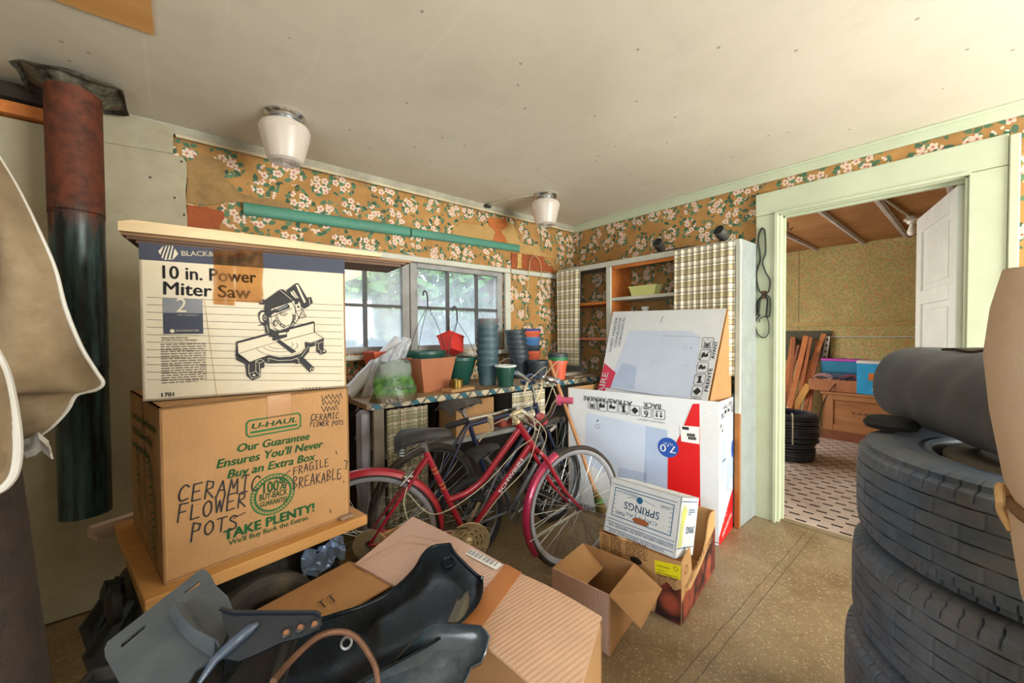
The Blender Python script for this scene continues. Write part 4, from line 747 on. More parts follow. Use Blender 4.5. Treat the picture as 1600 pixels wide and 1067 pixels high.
# ---------------------------------------------------------------- small open carton in front
l, fq, rq, bq = V((1.216, 1.194, .003)), V((1.257, .92, .003)), V((1.521, .977, .003)), V((1.478, 1.24, .003)); H = .246
t = thing('open_carton', 'small empty cardboard carton standing open with one flap hanging outside', 'box', ((l + rq) / 2)[:])
for nm, a, c in (('left_panel', l, fq), ('front_panel', fq, rq), ('right_panel', rq, bq), ('back_panel', bq, l)): b = MB(); b.panel([a, c, c + Zt * H, a + Zt * H], .004, CBF if nm == 'left_panel' else CB); b.build(nm, CB, t, rel=t, smooth=0)
b = MB(); b.panel([l + Zt * .006, fq + Zt * .006, rq + Zt * .006, bq + Zt * .006], .004); b.build('bottom_panel', CB, t, rel=t, smooth=0)
b = MB(); g0, g1 = fq + Zt * H, rq + Zt * H; g2, g3 = onZ(1035, 920, .205), onZ(1002, 982, .165); b.panel([g3, g2, g1, g0], .004); b.build('hanging_flap', CB, t, rel=t, smooth=0)
b = MB(); g0, g1 = l + Zt * H, bq + Zt * H; cc_ = (rq - bq).normalized(); b.panel([g0 + V((.004, 0, 0)), g1 + V((.004, -.004, 0)), g1.lerp(g0, .05) + (fq - l).normalized() * .12 - Zt * .07, g0.lerp(g1, .1) + (fq - l).normalized() * .12 - Zt * .07][::-1], .004); b.build('folded_flap', CB, t, rel=t, smooth=0)
# ---------------------------------------------------------------- long pale carton in the foreground
Z0 = .52; l, tt, rr = V((.415, 1.314, Z0)), V((.709, 1.50, Z0)), V((.837, .638, Z0)); s1, s2 = V((.790, .965, Z0)), V((.535, .842, Z0)); r2 = V((.56, .50, Z0))
t = thing('long_carton', 'long pale ribbed cardboard carton with a barcode label lying under the black fender', 'box', (.61, 1.05, 0))
d_ = (rr - tt).normalized(); lf = V((d_.y, -d_.x, 0)); e0, e1 = tt + lf * .15, rr + lf * .15
for nm, a, c in (('side_panel', rr, tt), ('end_panel', tt, e0), ('side_panel', e0, e1), ('end_panel', e1, rr)): b = MB(); g = lambda v, z: V((v.x, v.y, z)); b.panel([g(a, .003), g(c, .003), g(c, Z0 - .012), g(a, Z0 - .012)], .005); b.build(nm, CB, t, rel=t, smooth=0)
def flap(q, bow, mat, n=8):
    q = [V(x) for x in q]; return [[q[0].lerp(q[1], j / n).lerp(q[3].lerp(q[2], j / n), i / n) + Zt * bow * math.sin(math.pi * i / n) for j in range(n + 1)] for i in range(n + 1)]
b = MB(); b.sheet(flap([s2, s1, tt, l], .006, CBF), .006, CBF); f = Pl(b, s2 + Zt * .005, s1 - s2, l - s2, .004)
if f.n.z < 0: f.n = -f.n
f.poly([f.px(727, 868), f.px(737, 860), f.px(785, 885), f.px(775, 893)], WHI, 1.5); pa, pb_, pc = V(f.px(731, 868)), V(f.px(774, 889)), V(f.px(738, 862))
for j in range(22):
    if rnd.random() < .8: q_ = pa.lerp(pb_, j / 22); f.line([tuple(q_), tuple(q_ + (pc - pa) * .9)], .0014 + .0016 * (j % 3 == 0), INK, 2)
f.line([f.px(560, 884), f.px(640, 838), f.px(690, 848)], .0018, CBD, 1.2); f.line([f.px(632, 848), f.px(715, 862)], .0016, CBD, 1.2)
b.build('far_flap', CBF, t, rel=t, smooth=0)
b = MB(); b.sheet(flap([r2, rr, s1 + V((.003, -.022, -.002)), s2 + V((.003, -.022, -.002))], .008, CBF), .006); b.build('near_flap', cardboard('cardboard_tan_ribbed', (204, 164, 134), 'Y', .25, 75), t, rel=t, smooth=0)
b = MB(); b.sheet(flap([s2 + V((.0, -.045, .004)), s1 + V((.01, -.045, .004)), s1 + V((0, .022, .006)), s2 + V((-.005, .022, .006))], 0, CBF, 4), .0012); b.build('paper_tape', M('brown_paper_tape', (166, 104, 54), .5), t, rel=t, smooth=0)
# ---------------------------------------------------------------- second carton with a drooping flap
c1, c2, c3, c4 = onZ(545, 878, .5), onZ(622, 916, .505), onZ(505, 985, .505), onZ(395, 957, .5)
t = thing('flapped_carton', 'brown cardboard carton with one flap laid over, beside the stove board', 'box', ((c1 + c3) / 2 - Zt * .5)[:])
w1 = (c4 - c1); w2 = (c2 - c1); q = [c1, c1 + w2 * 1.1, c1 + w2 * 1.1 + w1 * 1.15, c1 + w1 * 1.15]; g = lambda v, z: V((v.x, v.y, z))
print('flapped', [tuple(round(x, 2) for x in v) for v in (c1, c2, c3, c4)])
for i in range(4): b = MB(); a, c = q[i], q[(i + 1) % 4]; b.panel([g(c, .003), g(a, .003), g(a, .49), g(c, .49)], .005); b.build('side_panel', CB, t, rel=t, smooth=0)
fl0 = c1.lerp(c2, .62); fl1 = c4.lerp(c3, .62)
b = MB(); P = [[c1.lerp(c2, k_ / 8).lerp(c4.lerp(c3, k_ / 8), j / 8) + Zt * (.014 * math.sin(min(1, k_ / 5) * math.pi / 2)) for j in range(9)] for k_ in range(9)]; b.sheet(P, .005, CB)
f = Pl(b, c1 + Zt * .012, c2 - c1, c1 - c4, .008)
if f.n.z < 0: f.n = -f.n
for (x0, y0) in ((500, 946), (515, 937)): f.line([f.px(x0, y0), f.px(x0 + 8, y0 + 9)], .004, INK, 1.5); f.line([f.px(x0 - 4, y0 + 3), f.px(x0 + 5, y0 - 3)], .003, INK, 1.5)
f.line([f.px(585, 893), f.px(520, 940)], .0014, CBD, 1.2); f.line([f.px(545, 900), f.px(480, 930), f.px(470, 960)], .0014, CBD, 1.2)
b.build('top_flap', CB, t, rel=t, smooth=0)

# ---------------------------------------------------------------- bicycles
TIRE = M('bike_tire_rubber', (52, 44, 38), .8, var=.2, bump=.1, dirt=(96, 84, 70), da=.4); SPOKE = M('spoke_steel', (176, 176, 172), .35, .9, bump=0)
CREAMM = M('aged_cream_metal', (196, 182, 148), .45, .5, var=.12, sc_=12, dirt=(120, 100, 70), da=.5); REDP = M('dusty_red_paint', (158, 26, 44), .38, .1, var=.12, sc_=12, coat=.4, dirt=(120, 60, 60), da=.35)
PINKP = M('faded_crimson_fender', (176, 44, 84), .3, .25, var=.12, coat=.5); LEATH = M('black_saddle_vinyl', (34, 33, 34), .5, var=.2, bump=.2, dirt=(96, 92, 86), da=.4)
CABLE = M('cable_housing', (186, 176, 150), .5)
X_ = V((1, 0, 0))
def wheel(root, c, R_, Mx, name, tire_r=.0135, rimmat=None, tmat=TIRE, ns=32, seed=0):
    rimmat = rimmat or M('brushed_rim', (196, 198, 206), .42, .55, var=.06, bump=0); c = V(c); T = lambda p: Mx @ V(p) + c
    ax = Mx @ V((0, 1, 0)); ex = Mx @ X_
    b = MB(); b.lathe([(R_ - .044, -.010), (R_ - .024, -.0135), (R_ - .022, 0), (R_ - .024, .0135), (R_ - .044, .010), (R_ - .05, 0)], c, ax, None, 64, True, ex=ex); rim = b.build(name, rimmat, root, smooth=50)
    b = MB(); b.torus(c, ax, R_ - tire_r, tire_r, None, 64, 10, 1.05); b.build('tire', tmat, rim)
    b = MB()
    for i in range(ns):
        a = 2 * math.pi * i / ns + seed; sd = 1 if i % 2 else -1; a2 = a + (.55 if i % 4 < 2 else -.55)
        b.tube([T((math.cos(a2) * .02, sd * .03, math.sin(a2) * .02)), T((math.cos(a) * (R_ - .038), 0, math.sin(a) * (R_ - .038)))], .0013, n=4, cap=False)
    b.build('spokes', SPOKE, rim, smooth=0)
    b = MB(); b.lathe([(0, -.06), (.006, -.06), (.006, -.036), (.022, -.034), (.022, -.03), (.013, -.026), (.013, .026), (.022, .03), (.022, .034), (.006, .036), (.006, .06), (0, .06)], c, ax, None, 20); b.build('hub', STEEL, rim)
    return rim
def fender(root, c, R_, Mx, a0, a1, mat, wd=.026):
    prof = [(R_ - .006, -wd), (R_ + .008, -wd * .75), (R_ + .015, -wd * .3), (R_ + .016, 0), (R_ + .015, wd * .3), (R_ + .008, wd * .75), (R_ - .006, wd)]
    P = [[V(c) + Mx @ V((math.cos(a) * r, y, math.sin(a) * r)) for r, y in prof] for a in [a0 + (a1 - a0) * i / 30 for i in range(31)]]
    b = MB(); b.sheet(P, .0012); return b.build('fender', mat, root)
def saddle(root, c, mat, L=.26, W=.085, post=None, springs=True, tilt=0):
    c = V(c); prof = [(-.13, .95, .03), (-.10, 1.0, .0), (-.04, .82, -.006), (.03, .42, -.008), (.09, .3, -.004), (.125, .22, .004), (.135, .1, .012)]
    P = []; k = L / .265
    for (x, wr, dz) in prof:
        row = []
        for j in range(9):
            a = -1 + j / 4; y = W * wr * a; row.append(c + V((x * k, y, -dz + .006 * (1 - a * a) - .022 * abs(a) ** 2.5 * (1 if x < .1 else .7) + tilt * x)))
        P.append(row)
    b = MB(); b.sheet(P, .012); s_ = b.build('saddle', mat, root)
    if springs:
        for sy in (-.045, .045):
            b = MB(); b.tube([c + V((-.10 * k, sy, 0)) + V((.018 * math.cos(i * .6), .018 * math.sin(i * .6), -.025 - i * .0013)) for i in range(50)], .003, n=5); b.build('saddle_spring', STEEL, s_)
    b = MB(); b.tube([c + V((.11 * k, 0, -.02)), c + V((0, -.02, -.05)), c + V((-.10 * k, -.04, -.09 if springs else -.03))], .0035, n=6).tube([c + V((.11 * k, 0, -.02)), c + V((0, .02, -.05)), c + V((-.10 * k, .04, -.09 if springs else -.03))], .0035, n=6); b.cyl(c + V((0, -.022, -.052)), c + V((0, .022, -.052)), .014, n=12); b.build('saddle_rail', STEEL, s_)
def crank(root, BBp, rr, mat, disc=True, ang=-.9, teeth=42):
    c = V(BBp); ax = V((0, -1, 0)); o = c + V((0, -.045, 0))
    b = MB()
    if disc:
        edges = [.02, .044, .050, .066, .072, .086, .090, .104]
        for i in range(0, len(edges) - 1):
            r0, r1 = edges[i], edges[i + 1]
            if i % 2 == 0: b.lathe([(r0, 0), (r1, 0), (r1, -.003), (r0, -.003)], o, ax, None, 48, True)
            else:
                m = 8 + i; 
                for j in range(m): b.lathe([(r0, 0), (r1, 0), (r1, -.003), (r0, -.003)], o, ax, None, 2, True, a0=2 * math.pi * j / m, a1=2 * math.pi * (j + .42) / m, ex=(1, 0, 0))
        b.torus(o, ax, .106, .004, None, 48, 6); b.lathe([(.0, .012), (.018, .01), (.026, .002), (.03, 0)], o, ax, None, 24)
    else:
        b.lathe([(rr - .016, 0), (rr - .003, 0), (rr - .003, -.003), (rr - .016, -.003)], o, ax, None, teeth, True)
        for j in range(teeth): a = 6.2832 * j / teeth; b.box(o + V((math.cos(a) * rr, .0015, math.sin(a) * rr)), (.006, .003, .006), rot=Matrix.Rotation(-a, 3, 'Y'))
        for j in range(5): a = 6.2832 * j / 5; b.tube([o, o + V((math.cos(a) * (rr - .01), 0, math.sin(a) * (rr - .01)))], .006, n=6)
    ch = b.build('chainring', mat, root)
    for sgn in (1, -1):
        y = -.062 * sgn; d = V((math.cos(ang) * sgn, 0, math.sin(ang) * sgn)); a0 = c + V((0, y, 0)); a1 = a0 + d * .165
        b = MB(); b.tube([c + V((0, -.02 * sgn, 0)), a0, a0 + d * .02, a1], [.012, .012, .011, .008], n=8); arm = b.build('crank_arm', CREAMM if disc else STEEL, root)
        b = MB(); p = a1 + V((0, -.055 * sgn, 0)); b.box(p, (.075, .085, .024), bev=.006).cyl(a1, p, .006); b.build('pedal', BLACKR, arm, smooth=0)
def bike_root(name, label, p0, az, lean, group=None):
    d = V((math.sin(az), math.cos(az), 0)); nb = V((d.y, -d.x, 0)); u = Zt * math.cos(lean) + nb * math.sin(lean); y = u.cross(d)
    t = thing(name, label, 'bicycle', p0); Mr = Matrix((d, y, u)).transposed(); t.rotation_euler = Mr.to_euler()
    inv = Mr.transposed(); return t, (lambda wp: inv @ (V(wp) - V(p0)))
def tubes(b, lst):
    for q, r in lst: b.tube([V(p) for p in q], r, n=12)
# --- the red step-through bicycle
RW = .33; azr = math.atan2(1.67 - .663, 1.445 - 1.867)
t, W2L = bike_root('bicycle', 'dusty red step-through bicycle with cream chain disc, nearest of the bicycles', (.663, 1.867, 0), azr, R(8))
H, BBp, S, HT, HB, FE = V((0, 0, RW)), V((.46, 0, .25)), V((.265, 0, .712)), V((.707, 0, .84)), V((.80, 0, .70)), V((1.066, 0, RW))
hax = (HT - HB).normalized()
b = MB(); tubes(b, [([BBp, S + (S - BBp).normalized() * .02], .0145), ([HB - hax * .005, HT], .018), ([HB + hax * .025, BBp], .0155), (spline([HT - hax * .035, (.62, 0, .665), (.535, 0, .55), (.45, 0, .492), BBp.lerp(S, .47)], 6), .0155)])
for sy in (-1, 1): tubes(b, [([S + V((0, .012 * sy, -.01)), H + V((0, .055 * sy, 0))], [.009, .007]), ([BBp + V((0, .02 * sy, 0)), V((.25, .04 * sy, .285)), H + V((0, .055 * sy, 0))], [.011, .01, .008])])
b.cyl(BBp + V((0, -.036, 0)), BBp + V((0, .036, 0)), .021); frame = b.build('frame', REDP, t)
for k in (.62, .665, .80, .845): b = MB(); p = BBp.lerp(S, k); b.cyl(p, p + (S - BBp).normalized() * .006, .0152); b.build('gold_band', M('gold_band', (196, 160, 84), .4, .6), frame)
b = MB(); dd = (HB + hax * .025 - BBp).normalized(); f = Pl(b, BBp + V((0, -.0158, 0)), dd, V((-dd.z, 0, dd.x)), .0004); Lt = (HB - BBp).length
f.text('SCHWINN', (Lt * .50, -.009), (Lt * .86, -.009), WHI, .019, .03); b.build('frame_lettering', WHI, frame, smooth=0)
stq = R(18); Ms = Matrix.Rotation(stq, 3, hax); ST = lambda p: HB + Ms @ (V(p) - HB)
FC = ST((.818, 0, .675)); FEs = ST(FE)
b = MB()
b.tube([ST((HB - hax * .005)), FC], .017)
for sy in (-1, 1): b.tube([ST(x) for x in spline([(.812, .014 * sy, .685), (.83, .05 * sy, .655), (.93, .052 * sy, .49), (1.0, .052 * sy, .40), (1.066, .055 * sy, RW)], 5)], [.012] * 6 + [.011] * 6 + [.008] * 9, n=10)
b.build('fork', REDP, t)
Mw = Ms.copy()
wheel(t, H, RW, Matrix.Identity(3), 'rear_wheel'); wheel(t, FEs, RW, Mw, 'front_wheel', seed=.3)
fender(t, H, RW, Matrix.Identity(3), R(-12), R(168), REDP); fender(t, FEs, RW, Mw, R(112), R(212), PINKP)
b = MB()
for sy in (-1, 1): b.tube([FEs + Mw @ V((0, .058 * sy, 0)), FEs + Mw @ V((math.cos(R(195)) * (RW + .01), .026 * sy, math.sin(R(195)) * (RW + .01)))], .003, n=6)
b.build('fender_stay', SPOKE, t)
saddle(t, (.245, 0, .825), LEATH); b = MB(); b.tube([S, V((.248, 0, .775))], .0125); b.build('seat_post', STEEL, t)
crank(t, BBp, .1, CREAMM, True, R(-118))
b = MB(); b.tube([HT, HT + hax * .015], [.021, .019]).tube([HT + hax * .01, HT + hax * .055], .012).tube([HT + hax * .05, ST(HT + hax * .055 + V((.06, 0, .012)))], [.013, .015]); b.build('stem', CREAMM, t)
ck = ST(HT + hax * .055 + V((.06, 0, .012)))
nearG = [W2L(fwd(x, y, d_)) for x, y, d_ in ((838, 662, 2.0), (858, 648, 1.92), (868, 628, 1.86), (876, 625, 1.82), (895, 626, 1.80))]; farG = [W2L(fwd(x, y, d_)) for x, y, d_ in ((795, 642, 2.12), (770, 648, 2.14), (750, 652, 2.12), (732, 656, 2.1), (697, 667, 2.06))]
hb = spline(farG[::-1][1:] + [ck] + nearG[:-1], 5); b = MB(); b.tube(hb, .0115, n=10); hbar = b.build('handlebar', CHROME, t)
b = MB(); b.tube([nearG[-2], nearG[-1]], .0155, n=14).cyl(nearG[-2] - (nearG[-1] - nearG[-2]) * .25, nearG[-2], .026); b.build('grip', M('pink_grip', (200, 84, 120), .5), hbar, label='pink handlebar grip')
b = MB(); b.tube(spline([farG[-2], farG[-2].lerp(farG[-1], .5), farG[-1]], 8), [.0155 + .0016 * (i % 2) for i in range(17)], n=14); b.build('grip', BLACKR, hbar, label='black handlebar grip')
b = MB(); lv = [W2L(fwd(x, y, d_)) for x, y, d_ in ((766, 655, 2.1), (768, 672, 2.08), (756, 680, 2.06), (748, 690, 2.05))]; b.tube(spline(lv, 5), .0055, n=8, flat=1.8).box(lv[0], (.03, .03, .04), bev=.008); b.build('brake_lever', CREAMM, hbar)
b = MB(); lp = W2L(fwd(846, 655, 2.02)); b.box(lp, (.05, .075, .055), bev=.015); b.build('lamp', M('faded_red_lamp', (186, 70, 74), .4), t)
b = MB(); c1_ = W2L(fwd(760, 668, 2.08))
b.tube(spline([lp, (.80, -.05, .78), (.74, -.06, .62), (.62, -.03, .47), (.50, -.01, .30)], 6), .0026, n=6)
b.tube(spline([c1_, (.72, -.05, .90), (.84, -.06, .80), (.82, -.045, .68)], 6), .0026, n=6)
b.tube(spline([W2L(fwd(872, 628, 1.86)), W2L(fwd(858, 600, 1.9)), W2L(fwd(830, 620, 1.96)), (.78, -.06, .80), (.70, -.02, .70), (.52, -.02, .52), (.3, -.03, .42), (.17, -.05, .56)], 6), .0026, n=6)
b.tube(spline([(.17, -.04, .585), (.155, -.05, .50), (.2, -.055, .38), (.34, -.05, .335), (.45, -.04, .35)], 6), .0028, n=6)
b.build('brake_cables', CABLE, t)
b = MB(); b.box((.175, 0, .625), (.05, .075, .02), bev=.006); b.tube([(.18, -.045, .64), (.14, -.05, .60), (.135, -.035, .57)], .007).tube([(.2, .045, .64), (.15, .05, .6), (.14, .035, .57)], .007); b.tube([(.15, -.05, .61), (.2, -.03, .655)], .004); b.build('rear_brake', CHROME, t)
b = MB(); b.lathe([(.02, -.05), (.072, -.05), (.072, -.053), (.02, -.053)], H, (0, 1, 0), None, 40, True); b.lathe([(.02, -.044), (.05, -.044), (.05, -.035), (.03, -.02), (.02, -.02)], H, (0, 1, 0), None, 24, True); b.build('spoke_guard', CREAMM, t)
b = MB(); b.tube([(.0, -.065, .31), (.03, -.07, .25), (.02, -.065, .17)], [.012, .016, .01]); b.lathe([(0, -.006), (.022, -.006), (.022, .006), (0, .006)], (.02, -.06, .17), (0, 1, 0)); b.lathe([(0, -.006), (.022, -.006), (.022, .006), (0, .006)], (.035, -.06, .25), (0, 1, 0)); b.build('derailleur', CHROME, t)
b = MB()
for (q0, q1) in (((0, -.045, RW + .04), (.46, -.05, .335)), ((.03, -.06, .15), (.46, -.05, .16))): b.tube([q0, q1], .0035, n=6)
b.build('chain', M('oily_chain', (60, 52, 44), .5, .7), t)
b = MB(); b.tube([(.40, .05, .26), (.33, .16, .02)], .008); b.build('kickstand', STEEL, t)
# --- the dark blue bicycle behind it
NAVYP = M('dark_navy_frame_paint', (38, 46, 74), .35, .2, coat=.4)
p0 = (1.02, 1.985, 0); t, W2L = bike_root('bicycle', 'dark navy bicycle with high dusty saddle and chrome upright bars, parked against the counter', p0, R(89), R(2))
Rb = .335; H, BBp, S, HT, HB, FE = V((0, 0, Rb)), V((.45, 0, .29)), V((.27, 0, .76)), V((.83, 0, .80)), V((.87, 0, .68)), V((1.05, 0, Rb))
b = MB(); tubes(b, [([BBp, S], .0145), ([HB, HT], .018), ([HB + V((-.01, 0, .03)), BBp], .016), ([HT + V((.01, 0, -.03)), S - V((-.01, 0, .03))], .0145)])
for sy in (-1, 1): tubes(b, [([S + V((0, .012 * sy, -.02)), H + V((0, .055 * sy, 0))], .0075), ([BBp + V((0, .02 * sy, 0)), H + V((0, .055 * sy, 0))], .009)])
b.cyl(BBp + V((0, -.036, 0)), BBp + V((0, .036, 0)), .021); b.build('frame', NAVYP, t)
b = MB(); b.tube([HB, HB + V((.012, 0, -.03))], .017)
for sy in (-1, 1): b.tube(spline([HB + V((.01, .02 * sy, -.02)), HB + V((.02, .05 * sy, -.05)), (1.0, .05 * sy, .43), FE + V((0, .055 * sy, 0))], 5), .010, n=8)
b.build('fork', NAVYP, t)
wheel(t, H, Rb, Matrix.Identity(3), 'rear_wheel', .02, STEEL); wheel(t, FE, Rb, Matrix.Identity(3), 'front_wheel', .02, STEEL)
sad = W2L(onY(722, 628, 1.985)); saddle(t, sad + V((0, 0, .0)), M('dusty_saddle', (58, 54, 50), .8, dirt=(120, 112, 100), da=.6, bump=.3), .27, .09, springs=False); b = MB(); b.tube([S - V((0, 0, .01)), sad - V((.0, 0, .05))], .0125); b.build('seat_post', CHROME, t)
crank(t, BBp, .085, STEEL, False, R(60))
b = MB(); cl = HT + V((-.03, 0, .12)); b.tube([HT, cl, cl + V((.06, 0, .01))], .012); b.build('stem', CHROME, t)
e1, e2 = W2L(fwd(806, 582, 2.35)), W2L(fwd(873, 596, 2.05)); m1, m2 = W2L(fwd(826, 594, 2.42)), W2L(fwd(848, 590, 2.12)); clw = cl + V((.06, 0, .01))
b = MB(); b.tube(spline([e1, m1, clw + V((.03, .1, .02)), clw, clw + V((.03, -.1, .02)), m2, e2], 6), .0115, n=10); hb_ = b.build('handlebar', CHROME, t)
b = MB(); b.tube([e2.lerp(m2, .75), e2], .0155, n=12); b.build('grip', M('blue_grey_grip', (112, 130, 150), .5), hb_, label='blue grey handlebar grip'); b = MB(); b.tube([e1.lerp(m1, .6), e1], .0155, n=12); b.build('grip', M('blue_grey_grip', 0), hb_)
b = MB(); b.tube(spline([m2, W2L(fwd(845, 612, 2.1)), W2L(fwd(838, 628, 2.1))], 5), .005, n=6, flat=1.8).tube(spline([m1, W2L(fwd(820, 612, 2.4)), W2L(fwd(824, 630, 2.4))], 5), .005, n=6, flat=1.8); b.build('brake_lever', CREAMM, hb_)
b = MB(); b.tube(spline([m2, clw + V((.12, -.08, .16)), clw + V((.1, -.03, -.05)), HB + V((.03, 0, .02))], 6), .0026, n=6).tube(spline([m1, clw + V((.14, .06, .10)), clw + V((.0, .03, -.1)), (.5, .02, .74)], 6), .0026, n=6); b.build('brake_cables', CABLE, t)
# --- the small bicycle between them
p0 = (1.17, 1.80, 0); t, W2L = bike_root('bicycle', 'small grey child bicycle with low black saddle, wedged behind the red bicycle', p0, R(86), R(3))
Rc = .25; H, BBp, S, HT, HB, FE = V((0, 0, Rc)), V((.33, 0, .22)), V((.2, 0, .50)), V((.56, 0, .62)), V((.61, 0, .49)), V((.76, 0, Rc))
GR = M('scuffed_grey_paint', (98, 100, 104), .45, .4, dirt=(60, 54, 48), da=.5)
b = MB(); tubes(b, [([BBp, S], .014), ([HB, HT], .018), ([HB + V((-.01, 0, .03)), BBp], .016), ([HT + V((.01, 0, -.04)), BBp.lerp(S, .6)], .014)])
for sy in (-1, 1): tubes(b, [([S + V((0, .012 * sy, -.02)), H + V((0, .05 * sy, 0))], .0075), ([BBp + V((0, .02 * sy, 0)), H + V((0, .05 * sy, 0))], .009)])
b.cyl(BBp + V((0, -.036, 0)), BBp + V((0, .036, 0)), .02); b.build('frame', GR, t)
b = MB(); b.tube([HB, HB + V((.012, 0, -.03))], .016)
for sy in (-1, 1): b.tube(spline([HB + V((.01, .015 * sy, -.02)), HB + V((.02, .045 * sy, -.04)), FE + V((0, .052 * sy, 0))], 4), .009, n=8)
b.build('fork', GR, t); wheel(t, H, Rc, Matrix.Identity(3), 'rear_wheel', .022, STEEL, BLACKR, 24); wheel(t, FE, Rc, Matrix.Identity(3), 'front_wheel', .022, STEEL, BLACKR, 24)
sad = W2L(onY(757, 700, 1.80)); saddle(t, sad, LEATH, .21, .065, springs=False); b = MB(); b.tube([S - V((0, 0, .02)), sad - V((0, 0, .045))], .011); b.build('seat_post', STEEL, t); crank(t, BBp, .07, STEEL, False, R(30), 32)
b = MB(); b.tube(spline([(.44, .2, .70), (.50, .19, .72), (.54, .05, .68), (.55, 0, .65), (.54, -.05, .68), (.54, -.14, .72), (.48, -.15, .70)], 5), .010, n=10).tube([HT, (.55, 0, .65)], .012); b.build('handlebar', CHROME, t)

# ---------------------------------------------------------------- wall cupboard (hutch) on the right
t = thing('wall_cupboard', 'tall open painted wall cupboard with shelves on the right wall beside the doorway', 'cupboard', (2.89, 1.78, 0))
XF = 2.74
def part(name, boxes, mat, root, bev=.003, **k):
    b = MB()
    for c, sz in boxes: b.box(c, sz, bev=bev)
    return b.build(name, mat, root, rel=root, smooth=0, **k)
xm, xd = (XF + XR) / 2, XR - XF - .004
part('side_panel', [((xm, 1.0, .937), (xd, .026, 1.866))], GREYP, t); part('side_panel', [((xm, 2.56, .937), (xd, .026, 1.866))], GREYP, t)
part('stile', [((XF - .008, 1.0, 1.31), (.018, .034, 1.12))], WHITE, t); part('stile', [((XF - .008, 1.0, .376), (.018, .034, .748))], M('worn_orange_edge', (158, 98, 40), .7, var=.2, dirt=(120, 84, 50)), t, label='worn orange wood stile'); part('stile', [((XF - .008, 2.0, 1.37), (.02, .045, .92))], WHITE, t); part('stile', [((XF - .008, 2.553, 1.37), (.02, .03, .92))], WHITE, t)
part('top_panel', [((xm, 1.78, 1.866), (xd, 1.59, .02))], GREYP, t); part('top_rail', [((XF - .009, 1.78, 1.852), (.022, 1.59, .042))], WHITE, t); part('soffit_strip', [((XF + .012, 1.5, 1.82), (.02, .95, .03))], ORWOOD, t)
part('shelf', [((xm, 1.5, 1.558), (xd, .96, .026))], WHITE, t); part('shelf', [((xm, 1.5, 1.375), (xd, .96, .024))], WHITE, t)
part('shelf', [((xm, 2.29, 1.535), (xd, .52, .024))], ORWOOD, t, label='orange varnished shelf'); part('shelf', [((xm, 2.29, 1.225), (xd, .52, .02))], M('salmon_shelf', (196, 118, 84), .7), t, label='salmon coloured shelf')
part('divider', [((xm, 2.0, 1.40), (xd, .022, .94))], ORWOOD, t); part('lower_cabinet', [((xm + .01, 1.52, .44), (xd - .03, 1.0, .86))], GREYP, t)
PL1 = plaid('olive_brown_plaid', (226, 220, 200), (152, 140, 84), (116, 78, 56), (84, 74, 60), 9)
PL2 = plaid('maroon_green_plaid', (198, 190, 164), (112, 122, 84), (110, 56, 54), (64, 52, 46), 12, .85)
def curtain(name, mat, label, a, bq, z1, z0, folds, amp, nrm, gather=.6, skew=0, group=None, cat='curtain', flat_l=0):
    a, bq = V(a), V(bq); n = folds * 8; rows = 16; P = []; uv = []; acc = 0; rg = random.Random(name + label); ph = [rg.uniform(-.5, .5) for _ in range(folds + 2)]
    L = (bq - a).length
    for j in range(rows + 1):
        v = j / rows; z = z1 + (z0 - z1) * v; row = []
        for i in range(n + 1):
            q = i / n; ff = q * folds; k = ph[int(ff)] + (ph[int(ff) + 1] - ph[int(ff)]) * (ff % 1)
            am = amp * (gather + (1 - gather) * v) * (1 + .5 * k) * (1 if q > flat_l else .2)
            p = a.lerp(bq, q) + V(nrm) * (am * math.sin(ff * 6.283 + k) + amp * 1.2) + Zt * (z - a.z); p += (bq - a) * (skew * v * (q - .5)); row.append(p); uv.append((q * L * 1.35, z))
        P.append(row)
    b = MB(); b.sheet(P, .002); b.uv = uv + uv; b.v; o = b.build(name, mat); return tag(o, label, cat, group)
curtain('curtain', PL1, 'olive and brown plaid curtain on the doorway end of the wall cupboard', (XF - .022, 1.412, 0), (XF - .022, 1.012, 0), 1.862, .995, 9, .017, (-1, 0, 0), .45)
curtain('curtain', PL1, 'narrow olive plaid curtain on the window end of the wall cupboard', (XF - .022, 2.57, 0), (XF - .022, 2.285, 0), 1.845, .985, 5, .016, (-1, 0, 0), .6, -.12)
b = MB(); c = onX(1008, 458, 2.86); c.z = 1.5715
P = [[(.0, 0)]]; b = MB()
def rpot(mb, lx, ly, h_, taper, mat=None, th=.006, lip=.008, c=(0, 0, 0)):          # rectangular planter
    c = V(c); ring = lambda sx, sy, z: [c + V((x * sx / 2, y * sy / 2, z)) for x, y in ((-1, -1), (1, -1), (1, 1), (-1, 1))]
    L = [ring(lx * taper, ly * taper, 0), ring(lx, ly, h_ - lip), ring(lx + .01, ly + .01, h_ - lip), ring(lx + .01, ly + .01, h_), ring(lx - th, ly - th, h_), ring(lx * taper - th, ly * taper - th, th)]
    vs = [p for r in L for p in r]; fs = [[3, 2, 1, 0], [20, 21, 22, 23]]
    for k in range(5):
        for j in range(4): fs.append([k * 4 + j, k * 4 + (j + 1) % 4, k * 4 + 4 + (j + 1) % 4, k * 4 + 4 + j])
    return mb.add(vs, fs, mat)
rpot(b, .09, .24, .085, .82); one(b, 'planter', M('pale_lime_plastic', (214, 218, 142), .5, var=.06), 'pale lime rectangular planter on the top shelf of the wall cupboard', 'planter', c[:], smooth=0)
c = onX(1008, 487, 2.86); c.z = 1.3875; b = MB(); b.lathe([(0, 0), (.026, 0), (.024, .01), (.018, .03), (.02, .06), (.034, .10), (.03, .10), (.015, .06), (0, .03)], n=20); one(b, 'vase', M('white_china', (232, 230, 222), .3, var=.03), 'small white china vase on the cupboard shelf below the lime planter', 'vase', c[:])
